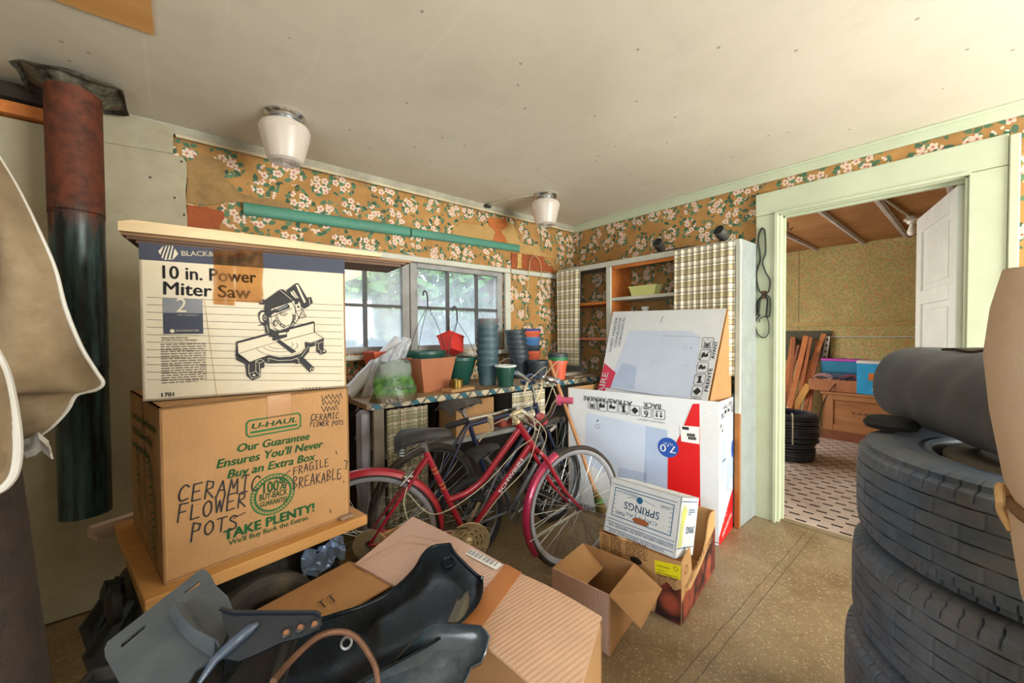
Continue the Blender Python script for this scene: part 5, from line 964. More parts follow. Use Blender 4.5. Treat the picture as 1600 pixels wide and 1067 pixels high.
c = onX(981, 487, 2.86); c.z = 1.3875; b = MB(); b.lathe([(0, 0), (.022, 0), (.02, .012), (.05, .045), (.045, .045), (.015, .018), (0, .016)], n=24); one(b, 'bowl', M('wooden_bowl', (186, 130, 84), .5), 'small wooden bowl on the cupboard shelf left of the white vase', 'bowl', c[:])
# spot lamp heads lying on the cupboard
def spot(px, py, lab, tilt):
    c = onX(px, py, 2.86); t = thing('spot_lamp', lab, 'lamp', (c.x, c.y, 1.877)); d = V((-.85, .2 * tilt - .1, .45)).normalized(); o = V((0, 0, .085))
    b = MB(); b.lathe([(0, -.06), (.026, -.06), (.036, -.035), (.040, .04), (.036, .04), (.026, -.02), (0, -.03)], o, d, None, 24); b.build('lamp_head', M('bright_lamp_metal', (150, 150, 146), .35, .9), t)
    b = MB(); b.lathe([(0, .0), (.034, .0), (.034, .004), (0, .004)], o + d * .030, d, None, 20); b.build('lamp_opening', M('black_lamp_inside', (14, 16, 22), .5), t)
    b = MB(); b.tube(spline([V((.02, .05, .006)), V((.03, .03, .03)), o - d * .05], 5), .009, n=8); b.box((.03, .04, .006), (.07, .10, .011), bev=.003); b.build('bracket', M('dark_bronze_metal', (84, 78, 66), .5, .7), t)
spot(1030, 376, 'metal spot lamp head on top of the wall cupboard near its middle', .2); spot(1127, 363, 'metal spot lamp head on top of the wall cupboard at the doorway end', 1.2)
b = MB(); b.tube(spline([(2.80, 1.62, .012), (2.86, 1.45, .03), (2.84, 1.28, .014), (2.9, 1.12, .02)], 6), .012, n=8, flat=.7); one(b, 'lamp_track', M('dark_bronze_metal', 0), 'dark bronze lamp arm lying on the wall cupboard between the spot heads', 'lamp arm', (0, 0, 1.877))
b = MB(); b.box((2.9, 2.1, .008), (.22, .7, .014), bev=.002, rot=Matrix.Rotation(R(4), 3, 'Z')); one(b, 'loose_board', M('dusty_grey_board', (128, 118, 98), .8, dirt=(90, 80, 64)), 'dusty grey board lying on the window end of the wall cupboard top', 'board', (0, 0, 1.877), smooth=0)
# ---------------------------------------------------------------- workbench under the window
t = thing('workbench', 'worn wooden counter under the window with blue patterned edging', 'counter', (1.75, 2.36, 0)); ZC = .91
TOPM = M('worn_counter_top', (150, 122, 88), .7, var=.2, sc_=5, dirt=(96, 80, 62), da=.6)
b = MB(); b.box((1.71, 2.36, ZC - .016), (1.97, .59, .032), bev=.003); b.build('top', TOPM, t, rel=t, smooth=0)
s = NT('oilcloth_edging'); p = s.wc(); q = s.n('SeparateXYZ', I_Vector=p); f1 = s.math('FRACT', s.math('MULTIPLY', s.math('ADD', q.outputs[0], s.math('MULTIPLY', q.outputs[2], .9).outputs[0]).outputs[0], 9).outputs[0]).outputs[0]; f2_ = s.math('FRACT', s.math('MULTIPLY', s.math('SUBTRACT', q.outputs[0], q.outputs[2]).outputs[0], 13).outputs[0]).outputs[0]
k = s.mix(s.math('LESS_THAN', f1, .42).outputs[0], lin((190, 176, 146)), lin((36, 96, 110))); k = s.mix(s.math('MULTIPLY', s.math('LESS_THAN', f2_, .25).outputs[0], .8).outputs[0], k, lin((28, 56, 76))); k = s.mix(s.ramp(s.noise(p, 7, 5, .7), .48, .62), k, lin((92, 80, 62)))
s.color(k); s.set(Roughness=.4); OIL = s.m
b = MB(); b.sheet([[V((.735 + 1.96 * i / 40, 2.062 - .004 * math.sin(i * 1.7), ZC + .002 - .034 * j / 3)) for j in range(4)] for i in range(41)], .003); b.build('edging', OIL, t, rel=t)
b = MB(); b.box((.715, 2.10, .44), (.07, .05, .876), bev=.02); b.build('post', M('silver_painted_post', (142, 140, 148), .5, .3, dirt=(90, 84, 80)), t, rel=t)
b = MB(); b.box((.80, 2.115, .44), (.06, .04, .876), bev=.004); b.build('post', M('grey_wood_post', (136, 128, 116), .8, dirt=(92, 84, 72)), t, rel=t)
b = MB(); b.box((1.76, 2.37, .60), (1.85, .54, .03), bev=.004); b.build('lower_shelf', M('grey_dusty_shelf', (140, 140, 136), .7, dirt=(90, 86, 78)), t, rel=t, smooth=0)
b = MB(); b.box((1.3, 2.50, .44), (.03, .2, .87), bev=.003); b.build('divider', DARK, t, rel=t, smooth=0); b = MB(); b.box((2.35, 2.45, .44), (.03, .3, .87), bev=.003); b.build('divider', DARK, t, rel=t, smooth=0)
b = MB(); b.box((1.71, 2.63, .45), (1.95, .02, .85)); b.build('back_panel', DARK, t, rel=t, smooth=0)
curtain('curtain', PL2, 'maroon and green plaid curtain hanging under the left end of the counter', (.84, 2.105, 0), (1.09, 2.105, 0), .862, .06, 6, .015, (0, -1, 0), .6)
curtain('curtain', PL1, 'short plaid curtain scrap under the counter behind the chrome handlebars', (1.74, 2.10, 0), (2.06, 2.10, 0), .862, .64, 7, .009, (0, -1, 0), .6)
b = MB(); c0 = V((1.46, 2.24, .6155)); b.box(c0 + V((0, 0, .115)), (.30, .22, .23), CB).box(c0 + V((0, 0, .2305)), (.30, .045, .0012), TAPE); one(b, 'small_carton', CB, 'plain brown carton on the shelf under the counter behind the high saddle', 'box', smooth=0)
b = MB(); b.box((1.80, 2.22, .655), (.24, .16, .075), bev=.01); one(b, 'cloth_bundle', M('rusty_red_rag', (126, 52, 40), .9, var=.3), 'rusty red rag on the shelf under the counter', 'rag')
b = MB(); P = []
b.lathe([(0, 0), (.07, 0), (.085, .03), (.08, .06), (.05, .09), (0, .1)], (0, 0, 0), n=24); b.lathe([(.0855, .028), (.088, .034), (.0855, .04)], (0, 0, 0), mat=M('pink_stripe', (196, 90, 90), .6), n=24); one(b, 'cloth_bag', M('blue_white_bag', (150, 164, 198), .7), 'blue and white striped bundle under the counter behind the handlebars', 'bag', (1.98, 2.24, .6165))
# ---------------------------------------------------------------- plant pots and clutter on the counter
def spot_on(px, py): p = onZ(px, py, ZC + .0005); return p, (p - CO).dot(CM @ V((0, 0, -1))) / CF     # base point, metres per pixel there
def rpf(h_, r0, r1, th=.004, lip=.014): return [(0, 0), (r0, 0), (r1 - .004, h_ - lip), (r1 + .003, h_ - lip), (r1 + .003, h_), (r1 - .003, h_), (r1 - .007, h_ - lip), (r0 - th, th), (0, th)]
TEAL = M('slate_teal_plastic', (54, 82, 92), .5, var=.14, sc_=10, dirt=(110, 122, 124), da=.5); DGRN = M('dark_green_plastic', (26, 76, 66), .38, var=.1); BLKP = M('charcoal_pot_plastic', (44, 54, 62), .5, var=.15); TERRA = M('terracotta_plastic', (176, 112, 78), .6, var=.08, dirt=(150, 96, 66)); REDPL = M('red_tub_plastic', (206, 56, 50), .4, var=.08); ORPL = M('orange_red_pot', (206, 92, 62), .5, var=.08)
def stack(px, py, n, r, ht, step, mat, lab, group, lean=(0, 0), topmat=None, toplab=None, dark_from=None):
    p, s_ = spot_on(px, py); first = None
    for i in range(n):
        l = p + V((lean[0] * i, lean[1] * i, step * i)); m_ = topmat if (topmat and i == n - 1) else mat
        b = MB(); b.lathe(rpf(ht, r * .72, r, lip=.02), n=28)
        o = b.build('plant_pot', m_) if first is None or m_ is not mat else first.copy()
        if o.name not in col.objects: col.objects.link(o)
        if first is None: first = o
        o.location = l; tag(o, toplab if (toplab and i == n - 1) else lab, 'plant pot', group)
        o.rotation_euler = (lean[1] * 2 * i, -lean[0] * 2 * i, rnd.uniform(0, 6))
stack(762, 601, 8, .080, .16, .045, TEAL, 'slate teal plant pot nested in the tall round stack by the window frame', 'tall stack of teal pots by the window', topmat=M('slate_pot_orange_rim', (84, 104, 110), .55, dirt=(170, 92, 70), da=.9), toplab='topmost round pot with reddish rim in the tall teal stack')
stack(812, 590, 7, .085, .15, .041, BLKP, 'dusty slate plant pot in the leaning round stack behind the green bucket', 'leaning stack of slate pots', lean=(-.004, .003))
p, s_ = spot_on(836, 584); sq = []
for i, (m_, lab) in enumerate(((BLKP, 'black square pot at the bottom of the square stack'), (ORPL, 'orange square pot second from the bottom of the square stack'), (BLKP, 'black square pot third from the bottom of the square stack'), (M('steel_blue_pot', (70, 116, 170), .45), 'steel blue square pot second from the top of the square stack'), (ORPL, 'orange square pot under the blue rim atop the square stack'), (M('royal_blue_pot', (38, 60, 130), .45), 'royal blue square pot topmost on the square stack'))):
    b = MB(); rpot(b, .125, .125, .12, .72, lip=.02); one(b, 'plant_pot', m_, lab, 'plant pot', p + V((0, .03, .004 + (0, .085, .135, .21, .265, .285)[i])), 'stack of square pots', R(40), 0)
b = MB(); b.lathe(rpf(.15, .062, .085, lip=.02), n=28); p, s_ = spot_on(841, 592); one(b, 'plant_pot', BLKP, 'low black round pot in front of the square stack', 'plant pot', p[:])
p, s_ = spot_on(872, 592)
for i, (m_, lab) in enumerate(((ORPL, 'orange red round pot at the bottom of the short stack beside the plaid curtain'), (M('grass_green_pot', (40, 116, 70), .5), 'green rimmed round pot in the middle of the short stack beside the plaid curtain'), (BLKP, 'black round pot topmost of the short stack beside the plaid curtain'))): b = MB(); b.lathe(rpf(.15, .055, .075, lip=.025), n=28); one(b, 'plant_pot', m_, lab, 'plant pot', p + V((0, 0, .028 * i)), 'short stack of round pots')
# dark green pail with a pale rim
p, s_ = spot_on(790, 603); t = thing('bucket', 'small dark green bucket with white rim on the counter front', 'bucket', p[:])
b = MB(); b.lathe(rpf(.14, .052, .07, lip=.012), n=32); b.build('body', DGRN, t); b = MB(); b.torus((0, 0, .141), (0, 0, 1), .072, .006, n=32); b.build('rim', WHI, t); b = MB(); b.tube(arc((0, 0, .135), .075, R(8), R(172), 16, (1, 0, 0), (.0, -.55, .83)), .002, n=5); b.build('handle', STEEL, t)
# terracotta trough, green hanging baskets
p, s_ = spot_on(680, 613); b = MB(); rpot(b, .30, .17, .215, .70, lip=.004); one(b, 'planter', TERRA, 'large tapered terracotta trough planter at the front of the counter', 'planter', p + V((.02, .10, 0)), None, R(14), 0)
def basket(c, r, h_, hook, lab, droop):
    t = thing('hanging_basket', lab, 'hanging basket', c[:]); c = V(c)
    b = MB(); b.lathe([(0, 0), (r * .55, 0), (r * .82, h_ * .45), (r, h_ - .02), (r + .008, h_ - .02), (r + .008, h_), (r - .004, h_), (r * .8, h_ * .45), (r * .53, .005), (0, .005)], n=40); b.build('bowl', DGRN, t)
    hk = hook - c; b = MB(); top = V((0, 0, h_)); ends = [V((math.cos(a) * r, math.sin(a) * r, h_)) for a in (R(200), R(320), R(80))]; n0 = hk - V((0, 0, .10))
    for e in ends: b.tube(spline([e, e.lerp(n0, .5) + (e - top) * .12, n0], 6), .0022, n=5)
    b.build('wire', M('dark_hanger_wire', (40, 44, 44), .5), t)
    b = MB(); b.tube(spline([n0, n0 + V((0, 0, .05)), n0 + V((-.006, 0, .09)), n0 + V((-.022, 0, .105)), n0 + V((-.034, 0, .092)), n0 + V((-.034, 0, .07))], 5), .006, n=6); b.build('hook', M('dark_hanger_wire', 0), t)
basket(V((1.24, 2.42, ZC + .0005)), .14, .255, fwd(668, 456, 2.85), 'dark green hanging basket with upright hook behind the terracotta trough', 0)
pb_, s_ = spot_on(730, 603); basket(pb_ + V((0, .11, 0)), .125, .20, fwd(714, 480, 2.82), 'dark green hanging basket holding a red tub right of the terracotta trough', 0)
b = MB(); rpot(b, .17, .11, .13, .8, lip=.01); c = pb_ + V((-.035, .13, .235)); o = one(b, 'planter', REDPL, 'red plastic tub sitting in the green hanging basket', 'planter', c[:], smooth=0); o.rotation_euler = (R(-20), R(14), R(20))
b = MB(); rpot(b, .2, .12, .16, .75, lip=.012); o = one(b, 'planter', ORPL, 'orange red planter against the window behind the white plastic rolls', 'planter', (.98, 2.5, ZC + .10)); o.rotation_euler = (0, 0, R(15))
b = MB(); b.box((0, 0, .05), (.24, .16, .098), bev=.004); one(b, 'carton_block', CB, 'low cardboard box behind the white plastic rolls carrying the orange planter', 'box', (.98, 2.5, ZC + .0005), smooth=0)
p, s_ = spot_on(724, 612); b = MB(); b.box((0, 0, .011), (.20, .10, .02), bev=.002); one(b, 'wood_offcut', M('offcut_wood', (178, 136, 92), .7), 'flat wood offcut on the counter front under the brass tin', 'wood scrap', p + V((0, .06, 0)), None, R(10), 0)
b = MB(); b.lathe([(0, 0), (.040, 0), (.040, .052), (.037, .052), (.037, .006), (0, .006)], n=32); one(b, 'tin_can', M('brass_tin', (150, 122, 62), .3, .9), 'low brass coloured tin standing on the wood offcut', 'tin', p + V((-.01, .06, .0217)))
# potting soil bag
p, s_ = spot_on(625, 628); t = thing('soil_bag', 'clear topped green potting soil bag slumped on the counter corner', 'bag', p[:])
s = NT('soil_bag_plastic'); P_ = s.n('SeparateXYZ', I_Vector=s.oc()); k = s.mix(s.ramp(s.noise(s.oc(), 22, 5), .35, .65), lin((40, 84, 44)), lin((96, 140, 70))); k = s.mix(s.ramp(P_.outputs[2], .12, .16), k, lin((128, 140, 136))); k = s.mix(s.ramp(P_.outputs[2], .055, .02), k, lin((92, 78, 56))); s.color(k); s.set(Roughness=.25); s.bump(s.noise(s.oc(), 26, 4), .5, .01)
b = MB(); n = 26; rows = []
for j in range(15):
    v = j / 14; row = []
    for i in range(n):
        a = 6.2832 * i / n; rr = (.135 * (1 - .35 * v) * (1 + .06 * math.sin(5 * a + 9 * v)), .075 * (1 - .75 * v ** 1.5) * (1 + .08 * math.sin(4 * a + 5 * v))); row.append(V((rr[0] * math.cos(a), .07 + rr[1] * math.sin(a), .215 * v + .012 * math.sin(3 * a) * v)))
    rows.append(row + [row[0]])
b.grid(rows); b.add([r for r in rows[0][:-1]], [list(range(n))[::-1]]); b.add([r for r in rows[-1][:-1]], [list(range(n))]); b.build('body', s.m, t)
b = MB(); f = Pl(b, V((-.075, -.008, .075)), (1, 0, 0), (0, 0, 1), .003); f.text('WE R IN THE GROUND', (0, 0), (.15, 0), WHI, .014, .03); b.build('lettering', WHI, t, smooth=0)
# rolls of white plastic
WPL = M('milky_plastic_sheet', (206, 208, 216), .25, var=.06, bump=.25, bs=30)
for i, (q0, q1, r, lab) in enumerate((((541, 618, 2.3), (622, 533, 2.62), .042, 'white plastic sheet roll lying aslant beside the saw carton, the upper of two'), ((572, 628, 2.38), (636, 532, 2.66), .036, 'white plastic sheet roll lying aslant in front, the lower of two'))):
    a, c = fwd(*q0), fwd(*q1); P = [a.lerp(c, k_ / 14) for k_ in range(15)]; b = MB(); b.tube(P, [r * (1 + .06 * math.sin(k_ * 1.9)) for k_ in range(15)], n=18); dd = (c - a).normalized(); b.lathe([(r * .3, .001), (r * .75, .004), (r * .8, .001)], c, dd, CBD, 20)
    one(b, 'plastic_roll', WPL, lab, 'plastic roll', group='white plastic rolls on the counter')
s = NT('clear_plastic_film'); tr = s.n('BsdfTransparent', I_Color=(.93, .95, .97, 1)); pr = s.n('BsdfPrincipled'); pr.inputs['Base Color'].default_value = (.75, .77, .82, 1); pr.inputs['Roughness'].default_value = .2; bm = s.n('Bump', I_Strength=.8, I_Distance=.02, I_Height=s.noise(s.oc(), 18, 4)); s.t.links.new(bm.outputs[0], pr.inputs['Normal']); ms = s.n('MixShader', i0=s.ramp(s.noise(s.oc(), 9, 5), .15, .75), i1=tr.outputs[0], i2=pr.outputs[0]); s.t.links.new(ms.outputs[0], s.out.inputs[0]); FILM = s.m
b = MB(); P = []
for j in range(17):
    v = j / 16; row = []
    for i in range(17):
        u = i / 16; x = 585 + 58 * u - 30 * v * (1 - .5 * u); y = (562 - 34 * u) + v * (82 - 30 * u); row.append(fwd(x, y, 2.36 + .2 * u - .06 * v + .02 * math.sin(u * 17 + v * 3)))
    P.append(row)
b.sheet(P, .0015); one(b, 'plastic_film', FILM, 'crumpled clear plastic film draped over the white plastic rolls', 'plastic film')
# small clutter at the right end
b = MB(); p, s_ = spot_on(826, 600); b.box((0, 0, .02), (.11, .08, .04), bev=.012); b.tube([(-.02, .03, .04), (.02, .0, .07), (.06, -.02, .05)], .008); one(b, 'pruner_case', M('blue_grey_plastic', (66, 82, 112), .5), 'blue grey plastic case on the counter right of the green bucket', 'case', p[:])
b = MB(); b.box((2.56, 2.18, .006), (.26, .13, .011), bev=.002).box((2.5, 2.22, .024), (.22, .07, .022), bev=.004); one(b, 'scrap_boards', M('grey_scrap_wood', (146, 134, 116), .8), 'grey scrap boards at the right end of the counter below the narrow curtain', 'wood scrap', (0, 0, ZC + .001), smooth=0)
b = MB(); lp = [onY(x, y, 2.628) for x, y in ((822, 496), (823, 470), (826, 440), (827, 420), (829, 405), (836, 400), (843, 408), (846, 425), (846, 452))]; b.tube(spline(lp, 5), .0028, n=5); one(b, 'wire_loop', M('pale_wire', (196, 178, 132), .5), 'pale wire loop hanging over the white rail right of the window', 'wire')
# teal batten on the papered wall
b = MB(); a, m_, c = onY(380, 325, YB - .02), onY(640, 362, YB - .02), onY(811, 388, YB - .02)
TB = M('teal_painted_wood', (72, 132, 112), .6, var=.1, dirt=(90, 110, 96))
for (q0, q1, r0, lab) in ((a, m_, .036, 'teal painted half round batten on the papered wall, the longer left piece'), (m_ + V((.012, 0, 0)), c, .032, 'teal painted half round batten on the papered wall, the right piece')):
    b = MB(); b.tube([q0, q1], r0, n=16); b2 = b.v; b.v = [(v_[0], YB - .001 - max(0, (YB - v_[1])) * .6, v_[2]) for v_ in [tuple(x) for x in b.v]]; one(b, 'batten', TB, lab, 'batten', group='teal battens over the window')
b = MB(); b.panel([onY(536, 443, 3.0), onY(600, 415, 3.0), onY(600, 398, 3.0), onY(520, 380, 3.0)], .05); b.build('trim_eave_soffit', M('cream_soffit', (224, 214, 164), .7, var=.04), smooth=0, kind='structure')
# ---------------------------------------------------------------- ceiling lamps
FROST = NT('frosted_lamp_glass'); FROST.color(lin((216, 203, 192))); FROST.set(Roughness=.35, Transmission_Weight=.25, Subsurface_Weight=.0); FROST = FROST.m
def lamp(loc, lab):
    t = thing('ceiling_lamp', lab, 'lamp', loc, group='frosted ceiling lamps')
    b = MB(); b.lathe([(0, 0), (.088, 0), (.092, -.008), (.084, -.022), (.07, -.03), (.066, -.045), (0, -.045)], n=40); b.build('canopy', CHROME, t)
    b = MB(); b.lathe([(.062, -.035), (.075, -.042), (.104, -.058), (.112, -.075), (.110, -.095), (.082, -.205), (.076, -.222), (.066, -.228), (.04, -.226), (0, -.224)], n=48)
    for r in (.018, .032, .046, .058): b.torus((0, 0, -.227), (0, 0, 1), r, .0035, n=36, k=6)
    b.build('lamp_shade', FROST, t)
    b = MB(); b.torus((0, 0, -.034), (0, 0, 1), .066, .006, n=36, k=6); b.build('ring', STEEL, t)
lamp((.391, 2.184, HC - .0005), 'frosted glass ceiling lamp with chrome base nearer the stove pipe'); lamp((2.165, 2.178, HC - .0005), 'frosted glass ceiling lamp with chrome base nearer the room corner')
b = MB(); b.tube([(2.09, 2.2, 2.343), (2.0, 2.36, 2.343), (1.94, 2.56, 2.342), (1.93, 2.625, 2.33)], .005, n=6).box((1.93, 2.612, 2.328), (.05, .03, .02), M('black_clip', (30, 30, 30), .6)); one(b, 'cord', CABLE, 'lamp cord running along the ceiling from the far lamp to the wall', 'cord')
# ---------------------------------------------------------------- stove pipe
s = NT('rusty_stove_pipe'); p = s.oc(); z = s.n('SeparateXYZ', I_Vector=p).outputs[2]; mp = s.n('Mapping', I_Vector=p); mp.inputs['Scale'].default_value = (7, 7, .7)
n1 = s.noise(mp.outputs[0], 3, 6, .7); n2 = s.noise(p, 22, 5, .7); rust = s.mix(s.ramp(n2, .3, .7), lin((58, 31, 22)), lin((116, 58, 34))); blk = s.mix(s.ramp(n1, .4, .62), lin((18, 22, 26)), lin((62, 92, 92)))
fz = s.math('ADD', s.ramp(z, 1.55, 1.95), s.math('MULTIPLY', s.math('SUBTRACT', n1, .5).outputs[0], 1.6).outputs[0]).outputs[0]; fz = s.n('MapRange', I_Value=fz, i1=.35, i2=.65).outputs[0]
s.color(s.mix(fz, blk, rust)); s.set(Metallic=.25, Roughness=s.n('MapRange', I_Value=fz, i1=0, i2=1, i3=.33, i4=.7)); s.bump(n2, .2, .004); PIPE = s.m
PX, PY = -.338, 2.42; t = thing('stove_pipe', 'rusty black stove pipe hanging from the ceiling flashing at the left', 'pipe', (PX, PY, 0))
for nm, z0, z1, r in (('lower_section', .53, 1.16, .079), ('middle_section', 1.14, 1.80, .081), ('upper_section', 1.78, 2.33, .083)):
    b = MB(); b.lathe([(r - .003, z0), (r, z0), (r, z1 - .02), (r + .002, z1 - .014), (r + .002, z1 - .006), (r, z1), (r - .003, z1), (r - .003, z0)], (0, 0, 0), n=40); b.build(nm, PIPE, t)
s = NT('sooty_flashing'); p = s.oc(); k = s.mix(s.ramp(s.noise(p, 9, 6, .7), .42, .62), lin((26, 20, 18)), lin((128, 126, 110))); k = s.mix(s.ramp(s.noise(p, 14, 4), .5, .7), k, lin((88, 52, 34))); s.color(k); s.set(Roughness=.5, Metallic=.3); s.bump(s.noise(p, 12, 4), .5, .02); FLS = s.m
b = MB(); n = 44; P = []
for i in range(n + 1):
    a = 6.2832 * i / n; ca, sa = math.cos(a), math.sin(a); m_ = .15 / max(abs(ca), abs(sa)); row = []
    for j in range(6): q = j / 5; r = .084 + (m_ - .084) * q; row.append(V((r * ca + .005, r * sa + .015, HC - .02 - .05 * (1 - q) + .008 * math.sin(a * 5 + q * 4) * q - (.028 if j == 5 else 0))))
    P.append(row)
b.sheet(P, .0015); b.build('flashing', FLS, t)
# ---------------------------------------------------------------- belt on the door casing
zb = lambda x, y: onX(860 + x / 3.5556, 340 + y / 3.5556, XR - .034)
LBELT = M('dark_green_leather', (40, 44, 38), .5, var=.15)
t = thing('belt', 'dark leather strap looped on a nail on the door casing', 'strap', zb(1180, 65)[:])
b = MB(); b.tube([V(x) for x in spline([zb(*q) for q in ((1183, 420), (1158, 400), (1145, 310), (1165, 230), (1155, 130), (1165, 75), (1178, 60), (1192, 78), (1196, 190), (1180, 245), (1195, 300), (1220, 350), (1212, 410), (1188, 428))], 6)], .0125, n=6, flat=.3); b.build('upper_loop', LBELT, t, rel=t)
b = MB(); b.tube(spline([zb(*q) for q in ((1185, 425), (1150, 470), (1155, 545), (1165, 460), (1185, 430), (1205, 460), (1200, 540), (1218, 545), (1220, 450), (1192, 425))], 5), .0125, n=6, flat=.3); b.build('straps', LBELT, t, rel=t)
b = MB(); b.tube(spline([zb(*q) for q in ((1165, 540), (1140, 580), (1150, 640), (1185, 668), (1212, 640), (1212, 580), (1195, 548), (1165, 560), (1160, 582))], 6), .006, n=6, flat=.5); b.build('lower_loop', LBELT, t, rel=t)
b = MB(); b.box(zb(1186, 428), (.012, .03, .05), bev=.004); b.build('buckle', M('bronze_buckle', (110, 84, 54), .4, .8), t, rel=t)
b = MB(); b.cyl(zb(1180, 62) + V((.036, 0, .004)), zb(1180, 62) + V((-.02, 0, .006)), .003, n=8); b.build('nail', STEEL, t, rel=t)

# ---------------------------------------------------------------- tyre stack on the right
s = NT('tyre_rubber'); p = s.oc(); n_ = s.noise(p, 9, 6, .7); k = s.mix(s.ramp(n_, .3, .7), lin((48, 64, 84)), lin((84, 102, 124))); k = s.mix(s.math('MULTIPLY', s.ramp(s.noise(p, 3.1, 6, .75), .42, .7), .5).outputs[0], k, lin((124, 110, 92)))
sp = s.n('TexVoronoi', I_Vector=p, I_Scale=16); k = s.mix(s.math('MULTIPLY', s.math('LESS_THAN', sp.outputs['Distance'], .05).outputs[0], s.math('GREATER_THAN', s.n('SeparateColor', I_Color=sp.outputs['Color']).outputs[0], .72).outputs[0]).outputs[0], k, lin((214, 206, 190)))
s.color(k); s.set(Roughness=.62); s.bump(s.noise(p, 140, 3), .15, .002); TYRE = s.m
def tyre_mesh(R_, w):
    N = 840; zs = [-.5, -.47, -.44, -.36, -.324, -.315, -.306, -.22, -.164, -.155, -.146, -.06, -.009, 0, .009, .06, .146, .155, .164, .22, .306, .315, .324, .36, .44, .47, .5]
    prof_in = [(.955, .462), (.93, .482), (.90, .495), (.82, .50), (.81, .508), (.80, .50), (.70, .47), (.66, .45), (.65, .465), (.62, .44), (.60, .36), (.60, .2)]
    rows = []
    for i in range(N):
        a = 6.2832 * i / N; row = []
        for (q, z) in reversed(prof_in): row.append((R_ * q, -z * w))
        for z in zs:
            r = R_ * (1 - .018 * abs(z * 2) ** 4 - (.03 if abs(z) > .46 else 0))
            zz = z * w * .88
            if abs(z) in (.315, .155, 0): r -= .007; zz += .003 * math.sin(i * 6.2832 / 28)
            elif abs(z) >= .43 and i % 10 == 0: r -= .009
            elif .16 < abs(z) < .307 and i % 28 in (1, 2): r -= .0018
            elif abs(z) < .147 and i % 28 in (16, 17): r -= .0018
            row.append((r, zz))
        for (q, z) in prof_in: row.append((R_ * (q - (.012 if q > .89 and i % 10 == 0 else 0)), z * w))
        rows.append([V((math.cos(a) * r, math.sin(a) * r, z)) for r, z in row])
    b = MB(); b.grid(rows, None, True); b2 = len(rows[0])
    b.add([], [])
    for i in range(N): j = (i + 1) % N; b.f.append([i * b2, i * b2 + b2 - 1, j * b2 + b2 - 1, j * b2]); b.mi.append(0)
    return b
TW, TR_ = .2445, .372
t0 = None
for i, (az, lab) in enumerate(((1320, 'worn truck tyre at the very bottom of the tyre stack'), (1322, 'worn truck tyre second from the bottom of the tyre stack'), (1332, 'worn truck tyre second from the top of the tyre stack'), (1338, 'worn truck tyre topmost of the stack, under the grey bag'))):
    r_ = ray(az, 760); d = V((r_.x, r_.y, 0)).normalized(); D = 1.474; be = math.asin(TR_ / D); c = V((d.x * math.cos(-be) - d.y * math.sin(-be), d.x * math.sin(-be) + d.y * math.cos(-be), 0)) * D
    loc = (c.x, c.y, TW / 2 * 1.02 + i * (TW * 1.02) + .001)
    if t0 is None: t0 = one(tyre_mesh(TR_, TW), 'truck_tyre', TYRE, lab, 'tyre', loc, 'stacked truck tyres', 0, 40); o = t0
    else: o = t0.copy(); col.objects.link(o); o.location = loc; tag(o, lab, 'tyre', 'stacked truck tyres')
    o.rotation_euler = (0, 0, i * .7)
TC_ = c; ZT = TW * 1.02 * 4 + .004
# wheel disc closing the top tyre
b = MB(); b.lathe([(0, .012), (.10, .012), (.105, .016), (.15, .016), (.155, .012), (.205, .012), (.212, .004), (.212, -.02), (.0, -.02)], n=48); o = one(b, 'wheel_disc', M('dusty_wheel_disc', (104, 96, 86), .95, 0, dirt=(124, 108, 88)), 'dusty wheel disc set in the topmost tyre', 'wheel disc', (c.x, c.y, ZT - .03))
# grey bag
BAG = M('charcoal_grey_canvas', (92, 95, 102), .9, var=.12, sc_=14, bump=.25, bs=220, dirt=(92, 82, 72), da=.4)
a0, a1 = V((1.755, .115, 0)), V((1.26, -.15, 0)); d = (a1 - a0).normalized(); e = V((-d.y, d.x, 0)); n, mm = 26, 36; rows = []
for i in range(n + 1):
    q = i / n; c_ = a0.lerp(a1, q); sc2 = min(1, (1 - (1 - min(q / .10, 1)) ** 2.2)) ** .5 if q < .1 else (1 - .35 * max(0, (q - .9) / .1) ** 2); hw = .135 * (.72 + .28 * sc2) if q < .1 else .135 * sc2; hh = .113 * (.55 + .45 * sc2) if q < .1 else .113 * sc2; row = []
    for j in range(mm):
        a = 6.2832 * j / mm; ca, sa = math.cos(a), math.sin(a); rx = math.copysign(abs(ca) ** .7, ca); rz = math.copysign(abs(sa) ** .8, sa)
        wv = 1 + .035 * math.sin(q * 26 + a * 2.3) * (.3 + q) + .025 * math.sin(q * 9 - a * 3)
        z = .113 + hh * rz * (wv if sa > -.3 else 1); row.append(c_ + e * (hw * rx * wv) + Zt * (ZT + max(.002, z)))
    rows.append(row + [row[0]])
t = thing('canvas_bag', 'charcoal grey stuffed canvas bag lying on the tyre stack', 'bag', ((a0 + a1) / 2 + Zt * ZT)[:])
b = MB(); b.grid(rows); b.add([p for p in rows[0][:-1]], [list(range(mm))]); b.add([p for p in rows[-1][:-1]], [list(range(mm))[::-1]]); b.build('body', BAG, t, rel=t, smooth=60)
b = MB(); b.sheet([[V(r[int(mm * k_ / 36)]) + Zt * .004 for k_ in (6, 7, 8, 9, 10)] for r in rows[8:24]], .006); b.build('top_flap', M('dark_brown_flap', (66, 54, 44), .9), t, rel=t)
b = MB(); b.lathe([(0, 0), (.055, 0), (.06, .012), (.05, .028), (0, .032)], n=24); one(b, 'rubber_cap', BLACKR, 'black rubber cap peeking out under the left end of the grey bag', 'cap', onZ(1392, 668, ZT + .004)[:])
